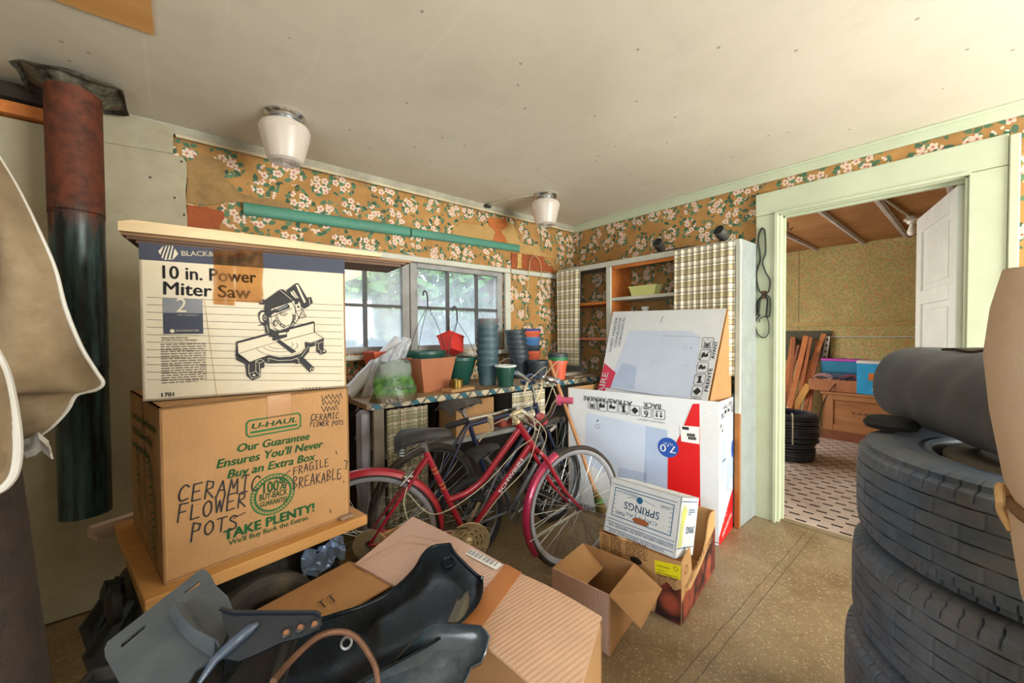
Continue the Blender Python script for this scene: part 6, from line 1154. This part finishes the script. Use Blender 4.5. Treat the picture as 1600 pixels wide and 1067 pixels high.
# canvas sack at the right edge
SACK = M('tan_canvas_sack', (224, 198, 174), .9, var=.06, sc_=5, bump=.2, bs=260, dirt=(176, 142, 112), da=.4)
t = thing('canvas_sack', 'tall tan canvas sack tied with cord at the right edge in front of the tyres', 'sack', (0, 0, 0))
rz = [(0, .11), (.4, .115), (.7, .125), (.89, .150), (1.0, .175), (1.085, .184), (1.10, .180), (1.115, .186), (1.19, .197), (1.25, .203), (1.30, .2), (1.325, .193), (1.335, .182)]
r_ = ray(1541, 560); dd = V((r_.x, r_.y, 0)).normalized(); D = .70; be = math.asin(.203 / D); c = V((dd.x * math.cos(-be) - dd.y * math.sin(-be), dd.x * math.sin(-be) + dd.y * math.cos(-be), 0)) * D; t.location = (c.x, c.y, 0)
b = MB(); N = 48; rows = []
for k_, (z, r) in enumerate(rz + [(1.328, .168), (1.315, .15), (1.322, .12), (1.31, .08), (1.318, .03)]): rows.append([V((math.cos(6.2832 * j / N) * r * (1 + .02 * math.sin(3 * 6.2832 * j / N + z * 5)), math.sin(6.2832 * j / N) * r * (1 + .02 * math.sin(2 * 6.2832 * j / N - z * 7)), z * 1.0 + ((.008 + .006 * (k_ % 2)) * math.sin(6.2832 * j / N * (2 if k_ < 13 else 5) + k_) if z > 1.3 else 0) + .003)) for j in range(N)])
rows = [r + [r[0]] for r in rows]; b.grid(rows); b.add(rows[0][:-1], [list(range(N))[::-1]]); b.add(rows[-1][:-1], [list(range(N))]); b.build('body', SACK, t, smooth=60)
b = MB(); b.torus((0, 0, 1.099), (0, 0, 1), .184, .006, None, 60, 8); b.build('cord', M('brown_cord', (120, 88, 56), .9), t)
dv = (V((0, 0, 0)) - c).normalized(); lf_ = V((-dd.x * math.cos(0) , -dd.y, 0)); tang = V((-dd.y, dd.x, 0)); kn = tang * .187 * .96 + Zt * 1.1
b = MB(); b.box(kn, (.018, .018, .02), bev=.007).tube(spline([kn, kn + tang * .012 + Zt * .012, kn + tang * .012 - dd * .018 + Zt * -.003], 5), .004).tube(spline([kn, kn + tang * .012 - Zt * .01, kn + tang * .004 - dd * .012 - Zt * .03], 5), .004); b.build('knot', M('straw_knot', (196, 156, 104), .9, bump=.5, bs=200), t)
# ---------------------------------------------------------------- black moulded parts piled in the foreground
BP = NT('glossy_black_plastic'); p = BP.oc(); nn = BP.noise(p, 7, 5, .7); BP.color(BP.mix(BP.ramp(nn, .4, .75), lin((9, 12, 16)), lin((24, 34, 42)))); BP.set(Roughness=BP.n('MapRange', I_Value=nn, i1=.3, i2=.7, i3=.16, i4=.42)); BP.set(Specular_IOR_Level=.13); BP.bump(BP.noise(p, 40, 3), .06, .003); BP = BP.m
MATB = M('matt_grey_plastic', (72, 79, 86), .62, var=.08, sc_=20, bump=.12, bs=300, dirt=(110, 116, 116), da=.3)
zA = lambda x, y: (150 + x / 4.848, 880 + y / 4.848); zB = lambda x, y: (420 + x / 4.444, 840 + y / 4.444)
# crate carrying them
b = MB(); c = V((-.055, .86, 0)); rot = Matrix.Rotation(R(-22), 3, 'Z')
for k_, (off, sz) in enumerate((((0, -.16, .33), (.34, .012, .64)), ((0, .16, .33), (.34, .012, .64)), ((-.165, 0, .33), (.012, .32, .64)), ((.165, 0, .33), (.012, .32, .64)), ((0, 0, .012), (.33, .32, .012)))): b.box(c + rot @ V(off), sz, rot=rot, bev=.004)
for z in (.2, .42, .62): b.box(c + V((0, 0, z)), (.36, .345, .014), rot=rot)
one(b, 'storage_crate', M('soot_black_crate', (30, 27, 26), .8, var=.3, dirt=(60, 48, 38)), 'soot black tall crate under the grey moulded plate', 'crate', smooth=0)
# grey plate with two slots
t = thing('mudguard_plate', 'matt grey moulded plastic plate with two long slots, lower left foreground', 'car part', fwd(260, 1000, .72)[:])
pts = [zA(*q) for q in ((760, 70), (800, 48), (835, 52), (868, 88), (910, 170), (1000, 250), (1046, 372), (985, 560), (900, 712), (760, 800), (690, 910), (560, 1010), (300, 1100), (215, 960), (68, 700), (62, 650), (85, 595))]
def depA(x, y): return .60 + (1067 - y) / 177 * .26
P0 = fwd(319, 890, .87); P1 = fwd(165, 1008, .70); P2 = fwd(335, 1026, .70); nA = (P1 - P0).cross(P2 - P0).normalized()
front = [onP(x, y, P0, nA) for x, y in pts]
slots = [[zA(*q) for q in ((660, 228), (672, 212), (780, 130), (800, 138), (795, 152), (690, 222))], [zA(*q) for q in ((183, 630), (195, 600), (365, 462), (385, 468), (370, 490), (200, 636))]]
# triangulate the outline with the slots cut out
import mathutils
polys = [[tuple(onP(x, y, P0, nA)) for x, y in pts]] + [[tuple(onP(x, y, P0, nA)) for x, y in s_] for s_ in slots]
tris = mathutils.geometry.tessellate_polygon([[V(p) for p in q] for q in polys]); flat_v = [V(p) for q in polys for p in q]; off = (nA if nA.z < 0 else -nA) * .006
b = MB(); b.add(flat_v, [list(x) for x in tris]); b.add([p + off for p in flat_v], [list(x)[::-1] for x in tris]); base = 0
for q in polys:
    m_ = len(q); b.add([V(p) for p in q] + [V(p) + off for p in q], [[i, (i + 1) % m_, m_ + (i + 1) % m_, m_ + i] for i in range(m_)])
b.build('plate', MATB, t, rel=t, smooth=0)
up = -off.normalized(); q3 = lambda x, y, h_: onP(*zA(x, y), P0, nA) + up * h_
b = MB(); L = [(560, 385), (640, 520), (740, 620), (890, 715)]; Lr = [(q3(x, y, .002), q3(x + 45 - i * 8, y - 6, .022 + .006 * i), q3(x + 120 - i * 25, y - 40, .012)) for i, (x, y) in enumerate(L)]; b.sheet([[a, a.lerp(m2, .5) + up * .006, m2, m2.lerp(c2, .5) + up * .004, c2] for a, m2, c2 in Lr], .004); b.build('ridge', MATB, t, rel=t)
b = MB(); b.lathe([(0, 0), (.006, 0), (.004, .003), (0, .003)], q3(815, 595, .0), up, n=12); b.build('rivet', INK, t, rel=t)
# long black fender
t = thing('fender', 'long glossy black plastic fender liner lying across the pale carton in the foreground', 'car part', fwd(600, 970, .95)[:])
up_ = [(352, 985, .80), (420, 985, .86), (480, 982, .92), (530, 968, .99), (578, 951, 1.05), (618, 927, 1.11), (648, 897, 1.19), (662, 873, 1.27), (677, 861, 1.31), (703, 857, 1.33)]
lo_ = [(330, 1120, .60), (400, 1120, .63), (470, 1110, .68), (530, 1090, .74), (590, 1055, .80), (640, 1030, .86), (690, 1000, .93), (734, 963, 1.03), (751, 938, 1.08), (754, 908, 1.14), (745, 883, 1.22)]
U_, L_ = spline([fwd(*q) for q in up_], 5), spline([fwd(*q) for q in lo_], 5); K = len(U_); P = []
for i in range(K):
    row = []
    for j in range(15):
        v = j / 14; p = U_[i].lerp(L_[i], v); sag = math.sin(math.pi * v) ** .8 * (.055 * (1 - i / K) + .004); lip = .012 * (math.exp(-(v / .06) ** 2) + .6 * math.exp(-((1 - v) / .06) ** 2)); row.append(V((p.x, p.y, max(.5325 if i > K * .45 else .50, p.z - sag + lip))))
    P.append(row)
b = MB(); b.sheet(P, .005); b.build('shell', BP, t, rel=t, smooth=60)
b = MB(); b.tube([P[i][0] + Zt * .003 for i in range(K)], .0055, n=8); b.tube([P[K - 1][j] + Zt * .003 for j in range(15)], .0055, n=8); b.build('rolled_rim', BP, t, rel=t)
ee = P[K - 6][3] + Zt * .004; nz = (P[K - 1][3] - P[K - 10][3]).cross(P[K - 6][6] - P[K - 6][0]).normalized(); nz = nz if nz.z > 0 else -nz
b = MB(); b.lathe([(.022, 0), (.022, .008), (.019, .011), (.016, .006), (0, .006)], P[K - 5][4] + nz * .001, nz, n=28); b.build('boss', BP, t, rel=t)
b = MB(); g = [fwd(*zB(*q), D_) for q, D_ in (((1355, 352), 1.19), ((1395, 372), 1.17), ((1432, 480), 1.09), ((1345, 590), 1.0), ((1240, 590), .98))]; lift_ = V((0, 0, .03)); b.sheet([[g[0] + lift_, g[1] + lift_ * .8, g[2] + lift_ * .5], [g[0] + V((0, 0, .012)), g[1].lerp(g[3], .4) + V((0, 0, .02)), g[2].lerp(g[3], .3)], [g[4], g[4].lerp(g[3], .5), g[3]]], .004); b.build('torn_flap', M('dirty_olive_plastic', (84, 80, 66), .5, dirt=(130, 110, 80)), t, rel=t)
b = MB(); b.lathe([(.012, 0), (.012, .006), (.008, .007), (.007, 0)], fwd(*zB(540, 735), .80), V((-.2, -.6, .7)).normalized(), n=20); b.build('clip', STEEL, t, rel=t)
# flange with bolt holes, in front of it
t = thing('bracket_flange', 'dark plastic flange with three bolt holes joining the grey plate and the black fender', 'car part', fwd(420, 975, .72)[:])
pf = [zA(*q) for q in ((945, 345), (975, 350), (1050, 375), (1600, 372), (1680, 376), (1706, 400), (1712, 460), (1690, 500), (1560, 560), (1400, 600), (1210, 690), (1080, 740), (960, 720), (1010, 560), (960, 430))]
F0, F1, F2 = fwd(*zA(945, 345), .75), fwd(*zA(1700, 400), .78), fwd(*zA(1050, 730), .70); nF = (F1 - F0).cross(F2 - F0).normalized(); q = [onP(x, y, F0, nF) for x, y in pf]
sgn = 1 if nF.dot(CO - F0) > 0 else -1; q = q if sgn < 0 else q; b = MB(); qn = V((0, 0, 0))
for i in range(len(q)): qn += q[i].cross(q[(i + 1) % len(q)])
if qn.dot(CO - F0) < 0: q = q[::-1]
NAVP = M('blue_black_plastic', (22, 28, 38), .35, var=.15, sc_=20)
b.panel(q, .007); b.build('flange', NAVP, t, rel=t, smooth=0); nn_ = nF * sgn
b = MB(); b.tube([onP(*zA(*c_), F0, nF) + nn_ * .003 for c_ in ((945, 345), (990, 362), (1050, 377), (1400, 374), (1660, 374), (1700, 395))], .004, n=6); b.build('rim', NAVP, t, rel=t)
for c_ in ((1440, 528), (1548, 488), (1655, 462)): b = MB(); b.lathe([(.0095, -.002), (.0095, .003), (.006, .004), (.0055, -.002)], onP(*zA(*c_), F0, nF) + nn_ * .001, nn_, n=20); b.lathe([(0, 0), (.0056, 0)], onP(*zA(*c_), F0, nF) + nn_ * .0012, nn_, M('rust_bolt_hole', (150, 100, 70), .6), 16); b.build('bolt_hole', NAVP, t, rel=t)
b = MB(); b.tube([onP(*zA(*c_), F0, nF) + nn_ * .004 for c_ in ((780, 920), (900, 740), (1040, 610), (1170, 500), (1232, 462))], [.004, .008, .010, .010, .004], n=10); b.build('rib', M('slate_glossy_rib', (62, 74, 92), .25), t, rel=t)
# glassy dark panel nearest the camera
t = thing('fender_cover', 'smoky dark plastic cover with curled rim at the bottom centre foreground', 'car part', fwd(690, 1030, .85)[:])
ol = [zB(*q) for q in ((560, 1060), (740, 960), (900, 830), (985, 735), (1060, 660), (1120, 615), (1200, 600), (1330, 602), (1470, 612), (1508, 650), (1535, 690), (1510, 800), (1480, 870), (1410, 905), (1370, 1000), (1300, 1100), (1000, 1160), (700, 1140))]
G0, G1, G2 = fwd(*zB(1470, 612), .945), fwd(*zB(560, 1060), .83), fwd(*zB(1300, 1100), .845); nG = (G1 - G0).cross(G2 - G0).normalized(); q = [onP(x, y, G0, nG) for x, y in ol]
upG = nG if nG.z > 0 else -nG; cen = sum(q, V((0, 0, 0))) / len(q); N = len(q); rings = []
for k_, (fr_, h_) in enumerate(((1.0, -.002), (1.0, .008), (.965, .010), (.93, .002), (.80, -.008), (.55, -.014), (.25, -.017))): rings.append([cen.lerp(p, fr_) + upG * h_ for p in q])
b = MB(); rows = [r + [r[0]] for r in rings]; b.grid(rows); b.add(rings[-1], [list(range(N))]); b.add([p - upG * .02 for p in rings[0]], [list(range(N))[::-1]]); b.grid([rows[0], [p - upG * .018 for p in rows[0]]])
SMK = M('smoky_plastic', (44, 52, 58), .24, var=.3, sc_=9, bump=.04, dirt=(112, 120, 122), da=.4); b.build('shell', SMK, t, rel=t, smooth=50)
# rusty bent rod
b = MB(); b.tube(spline([fwd(*zB(*q), D_) for q, D_ in (((30, 1000), .62), ((130, 880), .66), ((250, 760), .70), ((350, 685), .73), ((450, 655), .75), ((545, 660), .76), ((620, 705), .76), ((690, 800), .76), ((740, 900), .76), ((760, 1010), .75))], 5), .0055, n=8); one(b, 'bent_rod', M('rusty_rod', (112, 78, 58), .55, .4, var=.3, sc_=20), 'rusty bent rod arching over the black fender in the foreground', 'rod')
# ---------------------------------------------------------------- canvas and dark roll at the left edge
s = NT('stained_canvas'); p = s.oc(); k = s.mix(s.ramp(s.noise(p, 4, 5), .3, .7), lin((112, 95, 72)), lin((146, 127, 100))); k = s.mix(s.math('MULTIPLY', s.ramp(s.noise(p, 3.3, 6, .7), .45, .65), .7).outputs[0], k, lin((96, 72, 46))); s.color(k); s.set(Roughness=.9); s.bump(s.noise(p, 320, 2), .15, .002); CANV = s.m
t = thing('carpet_roll', 'dark brown rolled carpet standing at the left edge of the room', 'carpet roll', (-.16, .62, 0))
bt = fwd(0, 1200, .62); tp_ = fwd(-75, 560, .72); ax = (tp_ - bt).normalized(); bt2 = bt - ax * ((bt.z - .02) / ax.z)
RUG = M('dark_brown_pile', (44, 33, 27), .95, var=.3, sc_=30, bump=.6, bs=240, dirt=(66, 46, 36))
b = MB(); b.tube([bt2 + V((-.02, 0, 0)), bt2.lerp(tp_, .5) + V((-.02, 0, 0)), tp_ + ax * .25 + V((-.02, 0, 0))], [.085, .082, .08], n=28); b.build('roll', RUG, t, rel=t)
out1 = [(-8, 236), (25, 290), (60, 360), (86, 420), (102, 480), (126, 540), (150, 580), (161, 598), (150, 609), (120, 617), (106, 640), (82, 666), (52, 686), (32, 692)]
S1 = spline([V((x, y, 0)) for x, y in out1], 4); P = []
for i, q in enumerate(S1):
    row = []; n = 22; v = i / len(S1)
    for j in range(n + 1):
        u = j / n; x = -190 + (q.x + 190) * u; D_ = .63 + .17 * u + .018 * math.sin(u * 13 + v * 5) * (1 - u * .6) + .012 * math.sin(u * 7 - v * 9); y_ = q.y + (1 - u) * 30 * (v - .3); row.append(fwd(x, y_, D_))
    P.append(row)
t = thing('canvas_cover', 'stained off-white canvas cover hanging over the carpet roll at the left edge', 'canvas', P[0][0][:])
b = MB(); b.sheet(P, .003); b.build('cloth', CANV, t, rel=t, smooth=60)
b = MB(); b.sheet([[fwd(-70 - 38 * i, 210 + 95 * j, .66 + .03 * math.sin(i * .9 + j * .3) + .01 * i) for j in range(12)] for i in range(16)], .003); b.build('added_shade_drop', CANV, t, rel=t, smooth=60)  # unseen drop added beyond the view's edge to shade the lower left wall
b = MB(); b.tube([r[-1] for r in P], .0035, n=6); b.build('backlit_hem', M('backlit_hem_and_tag', (188, 184, 178), .85, var=.05), t, rel=t)  # backlight along the cloth edge put into the hem's pale colour
out2 = [(-10, 545), (8, 580), (20, 630), (28, 690), (24, 735), (10, 758), (-6, 768)]; S2 = spline([V((x, y, 0)) for x, y in out2], 4); P2_ = [[fwd(-170 + (q.x + 170) * j / 12, q.y, .56 + .07 * j / 12 + .01 * math.sin(j + i * .2)) for j in range(13)] for i, q in enumerate(S2)]
b = MB(); b.sheet(P2_, .003); b.build('lower_fold', CANV, t, rel=t, smooth=60); b = MB(); b.tube([r[-1] for r in P2_], .006, n=8); b.build('backlit_hem', M('backlit_hem_and_tag', 0), t, rel=t)  # the fold's edge carries the same backlight in its colour
b = MB(); b.sheet([[fwd(x + 2 * j, y + j * 9, .75 + .01 * math.sin(j * 2 + i)) for j in range(4)] for i, (x, y) in enumerate(((34, 688), (48, 684), (60, 676), (76, 690)))], .003); b.build('tag', M('backlit_hem_and_tag', 0), t, rel=t)

# ---------------------------------------------------------------- the next room
CHW = wood('chest_plywood', (150, 96, 56), (184, 126, 78), 'Y', 5, ring=8); CHF = M('chest_frame_wood', (172, 116, 72), .65, var=.12)
t = thing('wooden_chest', 'low wooden chest with framed plywood front and stencilled letters in the next room', 'chest', (6.04, .74, 0))
def part2(name, boxes, mat, root, bev=.004):
    b = MB()
    for c, sz in boxes: b.box(c, sz, bev=bev)
    return b.build(name, mat, root, rel=root, smooth=0)
part2('base', [((6.05, .74, .055), (.42, .94, .11))], M('chest_base_wood', (128, 76, 46), .7), t); part2('body', [((6.06, .74, .32), (.40, .92, .42))], CHF, t); part2('lid', [((6.05, .74, .545), (.44, .96, .03))], CHF, t)
part2('frame', [((5.85, 1.15, .32), (.02, .10, .42)), ((5.85, .33, .32), (.02, .10, .42)), ((5.85, .74, .50), (.02, .72, .06)), ((5.85, .74, .145), (.02, .72, .07))], CHF, t)
b = MB(); b.box((5.857, .74, .32), (.006, .74, .32)); f = Pl(b, (5.8535, 1.1, .16), (0, -1, 0), (0, 0, 1), .0008); f.text('T-7-41-0', (.16, .16), (.38, .16), INK, .03, .0); f.text('OTTOMAN', (.5, .24), (.7, .24), INK, .03, .0); f.text('TO-D', (.46, .12), (.64, .12), INK, .03, 0); f.circle(.60, .115, .045, M('blue_black_blot', (34, 38, 66), .6), 2, 14); b.build('front_panel', CHW, t, rel=t, smooth=0)
t = thing('drawer_tray', 'shallow wooden tray full of wire on the chest in the next room', 'tray', (6.0, 1.12, .562))
part2('tray', [((5.89, 1.12, .632), (.016, .46, .135)), ((6.1, 1.12, .632), (.016, .46, .135)), ((6.0, 1.345, .632), (.22, .016, .135)), ((6.0, .895, .632), (.22, .016, .135)), ((6.0, 1.12, .572), (.22, .46, .016))], M('tray_wood', (168, 108, 70), .7), t, .002)
for i, (y0, rr, m_, lab, nl) in enumerate(((1.23, .085, M('pinkish_wire', (186, 140, 136), .5), 'pinkish wire coil in the tray on the chest, the left one', 5), (1.10, .08, M('grey_wire', (92, 92, 110), .5), 'grey wire coil in the middle of the tray on the chest', 5), (.985, .088, M('maroon_wire', (140, 76, 84), .5), 'maroon wire coil in the tray on the chest, the right one', 6))):
    b = MB(); pts = []
    for k_ in range(nl * 20): a = k_ * 6.2832 / 20; r = rr * (1 + .06 * math.sin(k_ * .37)); pts.append(V((.02 * math.sin(k_ * .11), r * math.cos(a), .012 * math.sin(k_ * .23) + (r * .75) * math.sin(a) * .55 + .05)))
    b.tube(pts, .006, n=5); one(b, 'wire_coil', m_, lab, 'wire', (6.0 + .01 * i, y0, .66), 'wire coils in the tray')
b = MB(); b.tube(spline([(6.0, .95, .74), (5.92, 1.05, .70), (5.86, 1.12, .6), (5.83, 1.2, .4), (5.80, 1.24, .1), (5.82, 1.3, .012)], 6), .006, n=6); one(b, 'cable', BLACKR, 'black cable trailing from the tray down the chest in the next room', 'cable')
def bx2(name, c, sz, m1, m2, lab, prints):
    t = thing(name, lab, 'box', (c[0], c[1], c[2] - sz[2] / 2)); b = MB(); b.box(c, sz, m1, bev=.003)
    f = Pl(b, (c[0] - sz[0] / 2, c[1] + sz[1] / 2, c[2] - sz[2] / 2), (0, -1, 0), (0, 0, 1), .0015); prints(f); b.build('body', m1, t, rel=t, smooth=0)
    b = MB(); b.box((c[0], c[1], c[2] + sz[2] / 2 + .016), (sz[0] + .01, sz[1] + .01, .03), m2, bev=.004); f = Pl(b, (c[0] - sz[0] / 2, c[1] + sz[1] / 2, c[2] + sz[2] / 2 + .0315), (0, -1, 0), (1, 0, 0), .001)
    if name == 'game_box': [f.rect(.04 + .12 * (i % 3), .05 + .1 * (i // 3), .10 + .12 * (i % 3), .08 + .1 * (i // 3), M('dark_magenta_print', (90, 30, 90), .6), 1) for i in range(6)]
    b.build('lid', m2, t, rel=t, smooth=0)
bx2('game_box', (6.13, 1.06, .745), (.20, .40, .30), M('turquoise_card', (26, 116, 150), .5), M('magenta_card', (190, 70, 176), .5), 'turquoise box with magenta lid behind the wire tray in the next room', lambda f: f.rect(.12, .1, .3, .2, M('deep_teal_print', (20, 80, 110), .5), 1)) if 0 else None
b = MB()
def gp(f): f.rect(.04, .04, .36, .22, M('deep_teal_print', (18, 84, 112), .5), 1)
bx2('game_box', (6.20, 1.06, .735), (.14, .44, .345), M('turquoise_card', (30, 124, 160), .5), M('magenta_card', (190, 70, 176), .5), 'turquoise box with magenta lid behind the wire tray in the next room', gp)
def gq(f): f.rect(.10, .16, .20, .24, M('orange_print', (214, 120, 40), .5), 1); f.rect(.205, .16, .33, .24, M('red_patch_print', (190, 50, 60), .5), 1); f.circle(.15, .06, .022, WHI, 1, 14, .014); f.circle(.27, .07, .022, M('pink_patch_print', (220, 120, 140), .5), 1, 14, .014)
bx2('snack_box', (6.02, .69, .735), (.28, .42, .345), M('sky_blue_card', (40, 160, 220), .45), M('white_lid_card', (226, 224, 226), .5), 'sky blue box with white lid and orange patch on the chest', gq)
for i, (y0, y1, z1, w_, m_, lab) in enumerate(((1.66, 1.60, 1.20, .05, (176, 104, 56), 'reddish stick leaning on the wall of the next room, closest to the door jamb'), (1.58, 1.58, 1.18, .04, (150, 88, 48), 'short brown stick leaning second from the jamb in the next room'), (1.60, 1.44, 1.22, .06, (186, 112, 62), 'broad orange board leaning third from the jamb in the next room'), (1.52, 1.38, 1.20, .035, (164, 94, 52), 'thin brown stick leaning fourth from the jamb in the next room'), (1.60, 1.27, 1.245, .05, (196, 124, 74), 'long light stick leaning aslant across the others in the next room'), (1.44, 1.30, 1.12, .04, (150, 82, 46), 'dark stick leaning nearest the metal strip in the next room'), (1.68, 1.52, 1.10, .03, (134, 78, 44), 'thin dark stick crossing behind the reddish one by the door jamb'), (1.47, 1.46, 1.05, .03, (170, 106, 64), 'short thin stick upright behind the aslant long stick in the next room'), (1.36, 1.34, 1.16, .035, (158, 92, 54), 'upright reddish stick just left of the metal strip in the next room'))):
    b = MB(); a = V((5.86 - .03 * (i % 3), y0 - .02, .01)); c = V((6.22 - .035 * (i % 4), y1, z1)); d = (c - a).normalized(); e = d.cross(V((1, 0, 0))).normalized(); g_ = e.cross(d)
    rot = Matrix((e, g_, d)).transposed(); b.box((a + c) / 2, (w_, .022, (c - a).length), rot=rot, bev=.002); one(b, 'wood_stick', M('stick_wood_%d' % i, m_, .75, var=.2, sc_=12), lab, 'stick', smooth=0, group='sticks leaning in the next room')
b = MB(); a, c = V((5.90, 1.62, .02)), V((5.93, 1.36, .62)); d = (c - a).normalized(); b.box((a + c) / 2, (.02, .07, (c - a).length), rot=Matrix((V((1, 0, 0)), d.cross(V((1, 0, 0))), d)).transposed(), bev=.002); one(b, 'wood_stick', M('yellow_stick', (196, 142, 70), .7), 'short yellowish board leaning in front of the sticks by the hose coil', 'stick', smooth=0, group='sticks leaning in the next room')
b = MB(); b.panel([(6.262, 1.90, .9), (6.262, 1.215, .9), (6.262, 1.215, 1.285), (6.262, 1.90, 1.285)], .02); one(b, 'dark_panel', M('dark_green_board', (84, 80, 62), .85, dirt=(60, 56, 44)), 'dark grey green board standing behind the leaning sticks', 'board', smooth=0)
b = MB(); a, c = V((6.22, 1.30, .60)), V((6.235, 1.235, 1.22)); d = (c - a).normalized(); rot = Matrix((V((1, 0, 0)), d.cross(V((1, 0, 0))), d)).transposed(); b.box((a + c) / 2, (.01, .05, .62), rot=rot)
for i in range(8): b.box(a + d * (.05 + .075 * i) - V((.006, 0, 0)), (.002, .018, .03), INK, rot=rot)
one(b, 'slotted_strip', M('galvanised_strip', (176, 174, 170), .4, .6), 'galvanised slotted metal strip standing between the sticks and the magenta box', 'metal strip', smooth=0)
# hose coils by the jamb
HOSE = M('black_hose', (40, 44, 56), .36, var=.15)
def coil(c, r, turns, layers, lab, tie=False):
    t = thing('hose_coil', lab, 'hose', c); b = MB()
    for l in range(layers):
        for k_ in range(turns): b.torus((rnd.uniform(-.008, .008), rnd.uniform(-.008, .008), .013 + k_ * .025), (rnd.uniform(-.03, .03), rnd.uniform(-.03, .03), 1), r - l * .026, .0125, None, 40, 7)
    b.build('hose', HOSE, t)
    if tie:
        for a in (R(200), R(20)): b = MB(); p = V((math.cos(a), math.sin(a), 0)); b.tube([p * (r + .016) + Zt * .0, p * (r + .018) + Zt * (turns * .0125), p * (r + .014) + Zt * (turns * .025 + .01), p * (r - .06) + Zt * (turns * .025 + .012)], .006, n=6); b.build('tie', M('pale_tie', (206, 198, 176), .7), t)
coil((4.72, 1.26, .001), .22, 7, 3, 'low black hose coil on the floor of the next room beneath the bigger coil'); coil((4.74, 1.24, .179), .225, 11, 3, 'big black hose coil with pale ties stacked by the door jamb', True)
# lamp holder
t = thing('lamp_holder', 'white porcelain lamp holder with bulb on the next room ceiling', 'lamp', (5.35, .43, HC)); b = MB(); b.lathe([(0, 0), (.06, 0), (.062, -.015), (.04, -.03), (.034, -.05), (0, -.05)], n=24); b.build('socket', M('porcelain', (226, 222, 212), .3), t)
b = MB(); b.lathe([(0, -.05), (.018, -.055), (.022, -.08), (.036, -.12), (.034, -.14), (.02, -.16), (0, -.165)], n=24); b.build('bulb', M('milk_bulb', (238, 236, 228), .2), t)
b = MB(); b.tube([(5.2, .43, HC - .012), (4.4, .50, HC - .012), (3.9, .62, HC - .012)], .009, n=6); b.box((5.2, .43, HC - .02), (.05, .05, .035)); b.build('wiring', WHITE, t, rel=t)
b = MB(); b.tube(spline([(4.55, 1.22, HC - .002), (4.55, 1.22, HC - .05), (4.55, 1.20, HC - .08), (4.55, 1.18, HC - .06)], 5), .005, n=6); one(b, 'ceiling_hook', M('dark_hanger_wire', 0), 'dark hook in the brown ceiling of the next room', 'hook')
# ---------------------------------------------------------------- outside the windows
s = NT('meadow'); p = s.wc(); s.color(s.mix(s.ramp(s.noise(p, 1.5, 6), .3, .7), lin((112, 132, 84)), lin((168, 168, 124)))); s.set(Roughness=.9)
MB().box((.8, 14, -.45), (60, 22, .2)).build('ground', s.m, smooth=0, kind='structure')
LEAF = [M('leaf_bright', (120, 168, 84), .6, var=.2), M('leaf_mid', (84, 132, 76), .6, var=.2), M('leaf_blue', (96, 138, 128), .6, var=.2)]
BARK = M('bark', (132, 100, 88), .9)
def tree(x, y, h_, r, lab, mt, seed):
    g = random.Random(seed); t = thing('tree', lab, 'tree', (x, y, -.35)); b = MB(); b.tube([(0, 0, 0), (.05, 0, h_ * .4), (.0, .1, h_ * .8)], [r * .09, r * .07, r * .03], n=10); b.build('trunk', BARK, t)
    b = MB()
    for i in range(1500):
        a, c = g.uniform(0, 6.2832), g.uniform(-1, 1); rr = r * g.uniform(.55, 1) ; q = math.sqrt(1 - c * c); p = V((math.cos(a) * q * rr, math.sin(a) * q * rr, h_ * .62 + c * rr * h_ * .42 / r)); e1 = V((g.uniform(-1, 1), g.uniform(-1, 1), g.uniform(-1, 1))).normalized(); e2 = e1.orthogonal(); L = g.uniform(.07, .15) * r / 1.3
        b.add([p - e1 * L, p + e2 * L * .5, p + e1 * L, p - e2 * L * .5], [[0, 1, 2, 3]])
    b.build('foliage', mt, t, smooth=0)
tree(1.2, 6.4, 3.2, 1.25, 'bright green tree beyond the left window sash', LEAF[0], 1); tree(3.0, 6.0, 3.4, 1.3, 'mid green tree beyond the middle of the right window sash', LEAF[1], 2); tree(4.6, 7.4, 3.6, 1.5, 'bluish green tree beyond the right window sash', LEAF[2], 3); tree(2.2, 9.0, 4.6, 2.0, 'tall bluish tree behind the nearer trees outside', LEAF[2], 4)
t = thing('outbuilding', 'pale pinkish shed wall beyond the right window panes', 'shed', (4.4, 5.2, -.35)); b = MB(); b.box((4.55, 5.6, .95), (.9, 1.4, 2.6)); b.build('wall', M('pinkish_boards', (206, 182, 180), .8), t, rel=t, smooth=0); b = MB(); b.box((4.55, 5.6, 2.3), (1.2, 1.7, .12)); b.build('roof', M('grey_roof', (130, 128, 130), .8), t, rel=t, smooth=0)
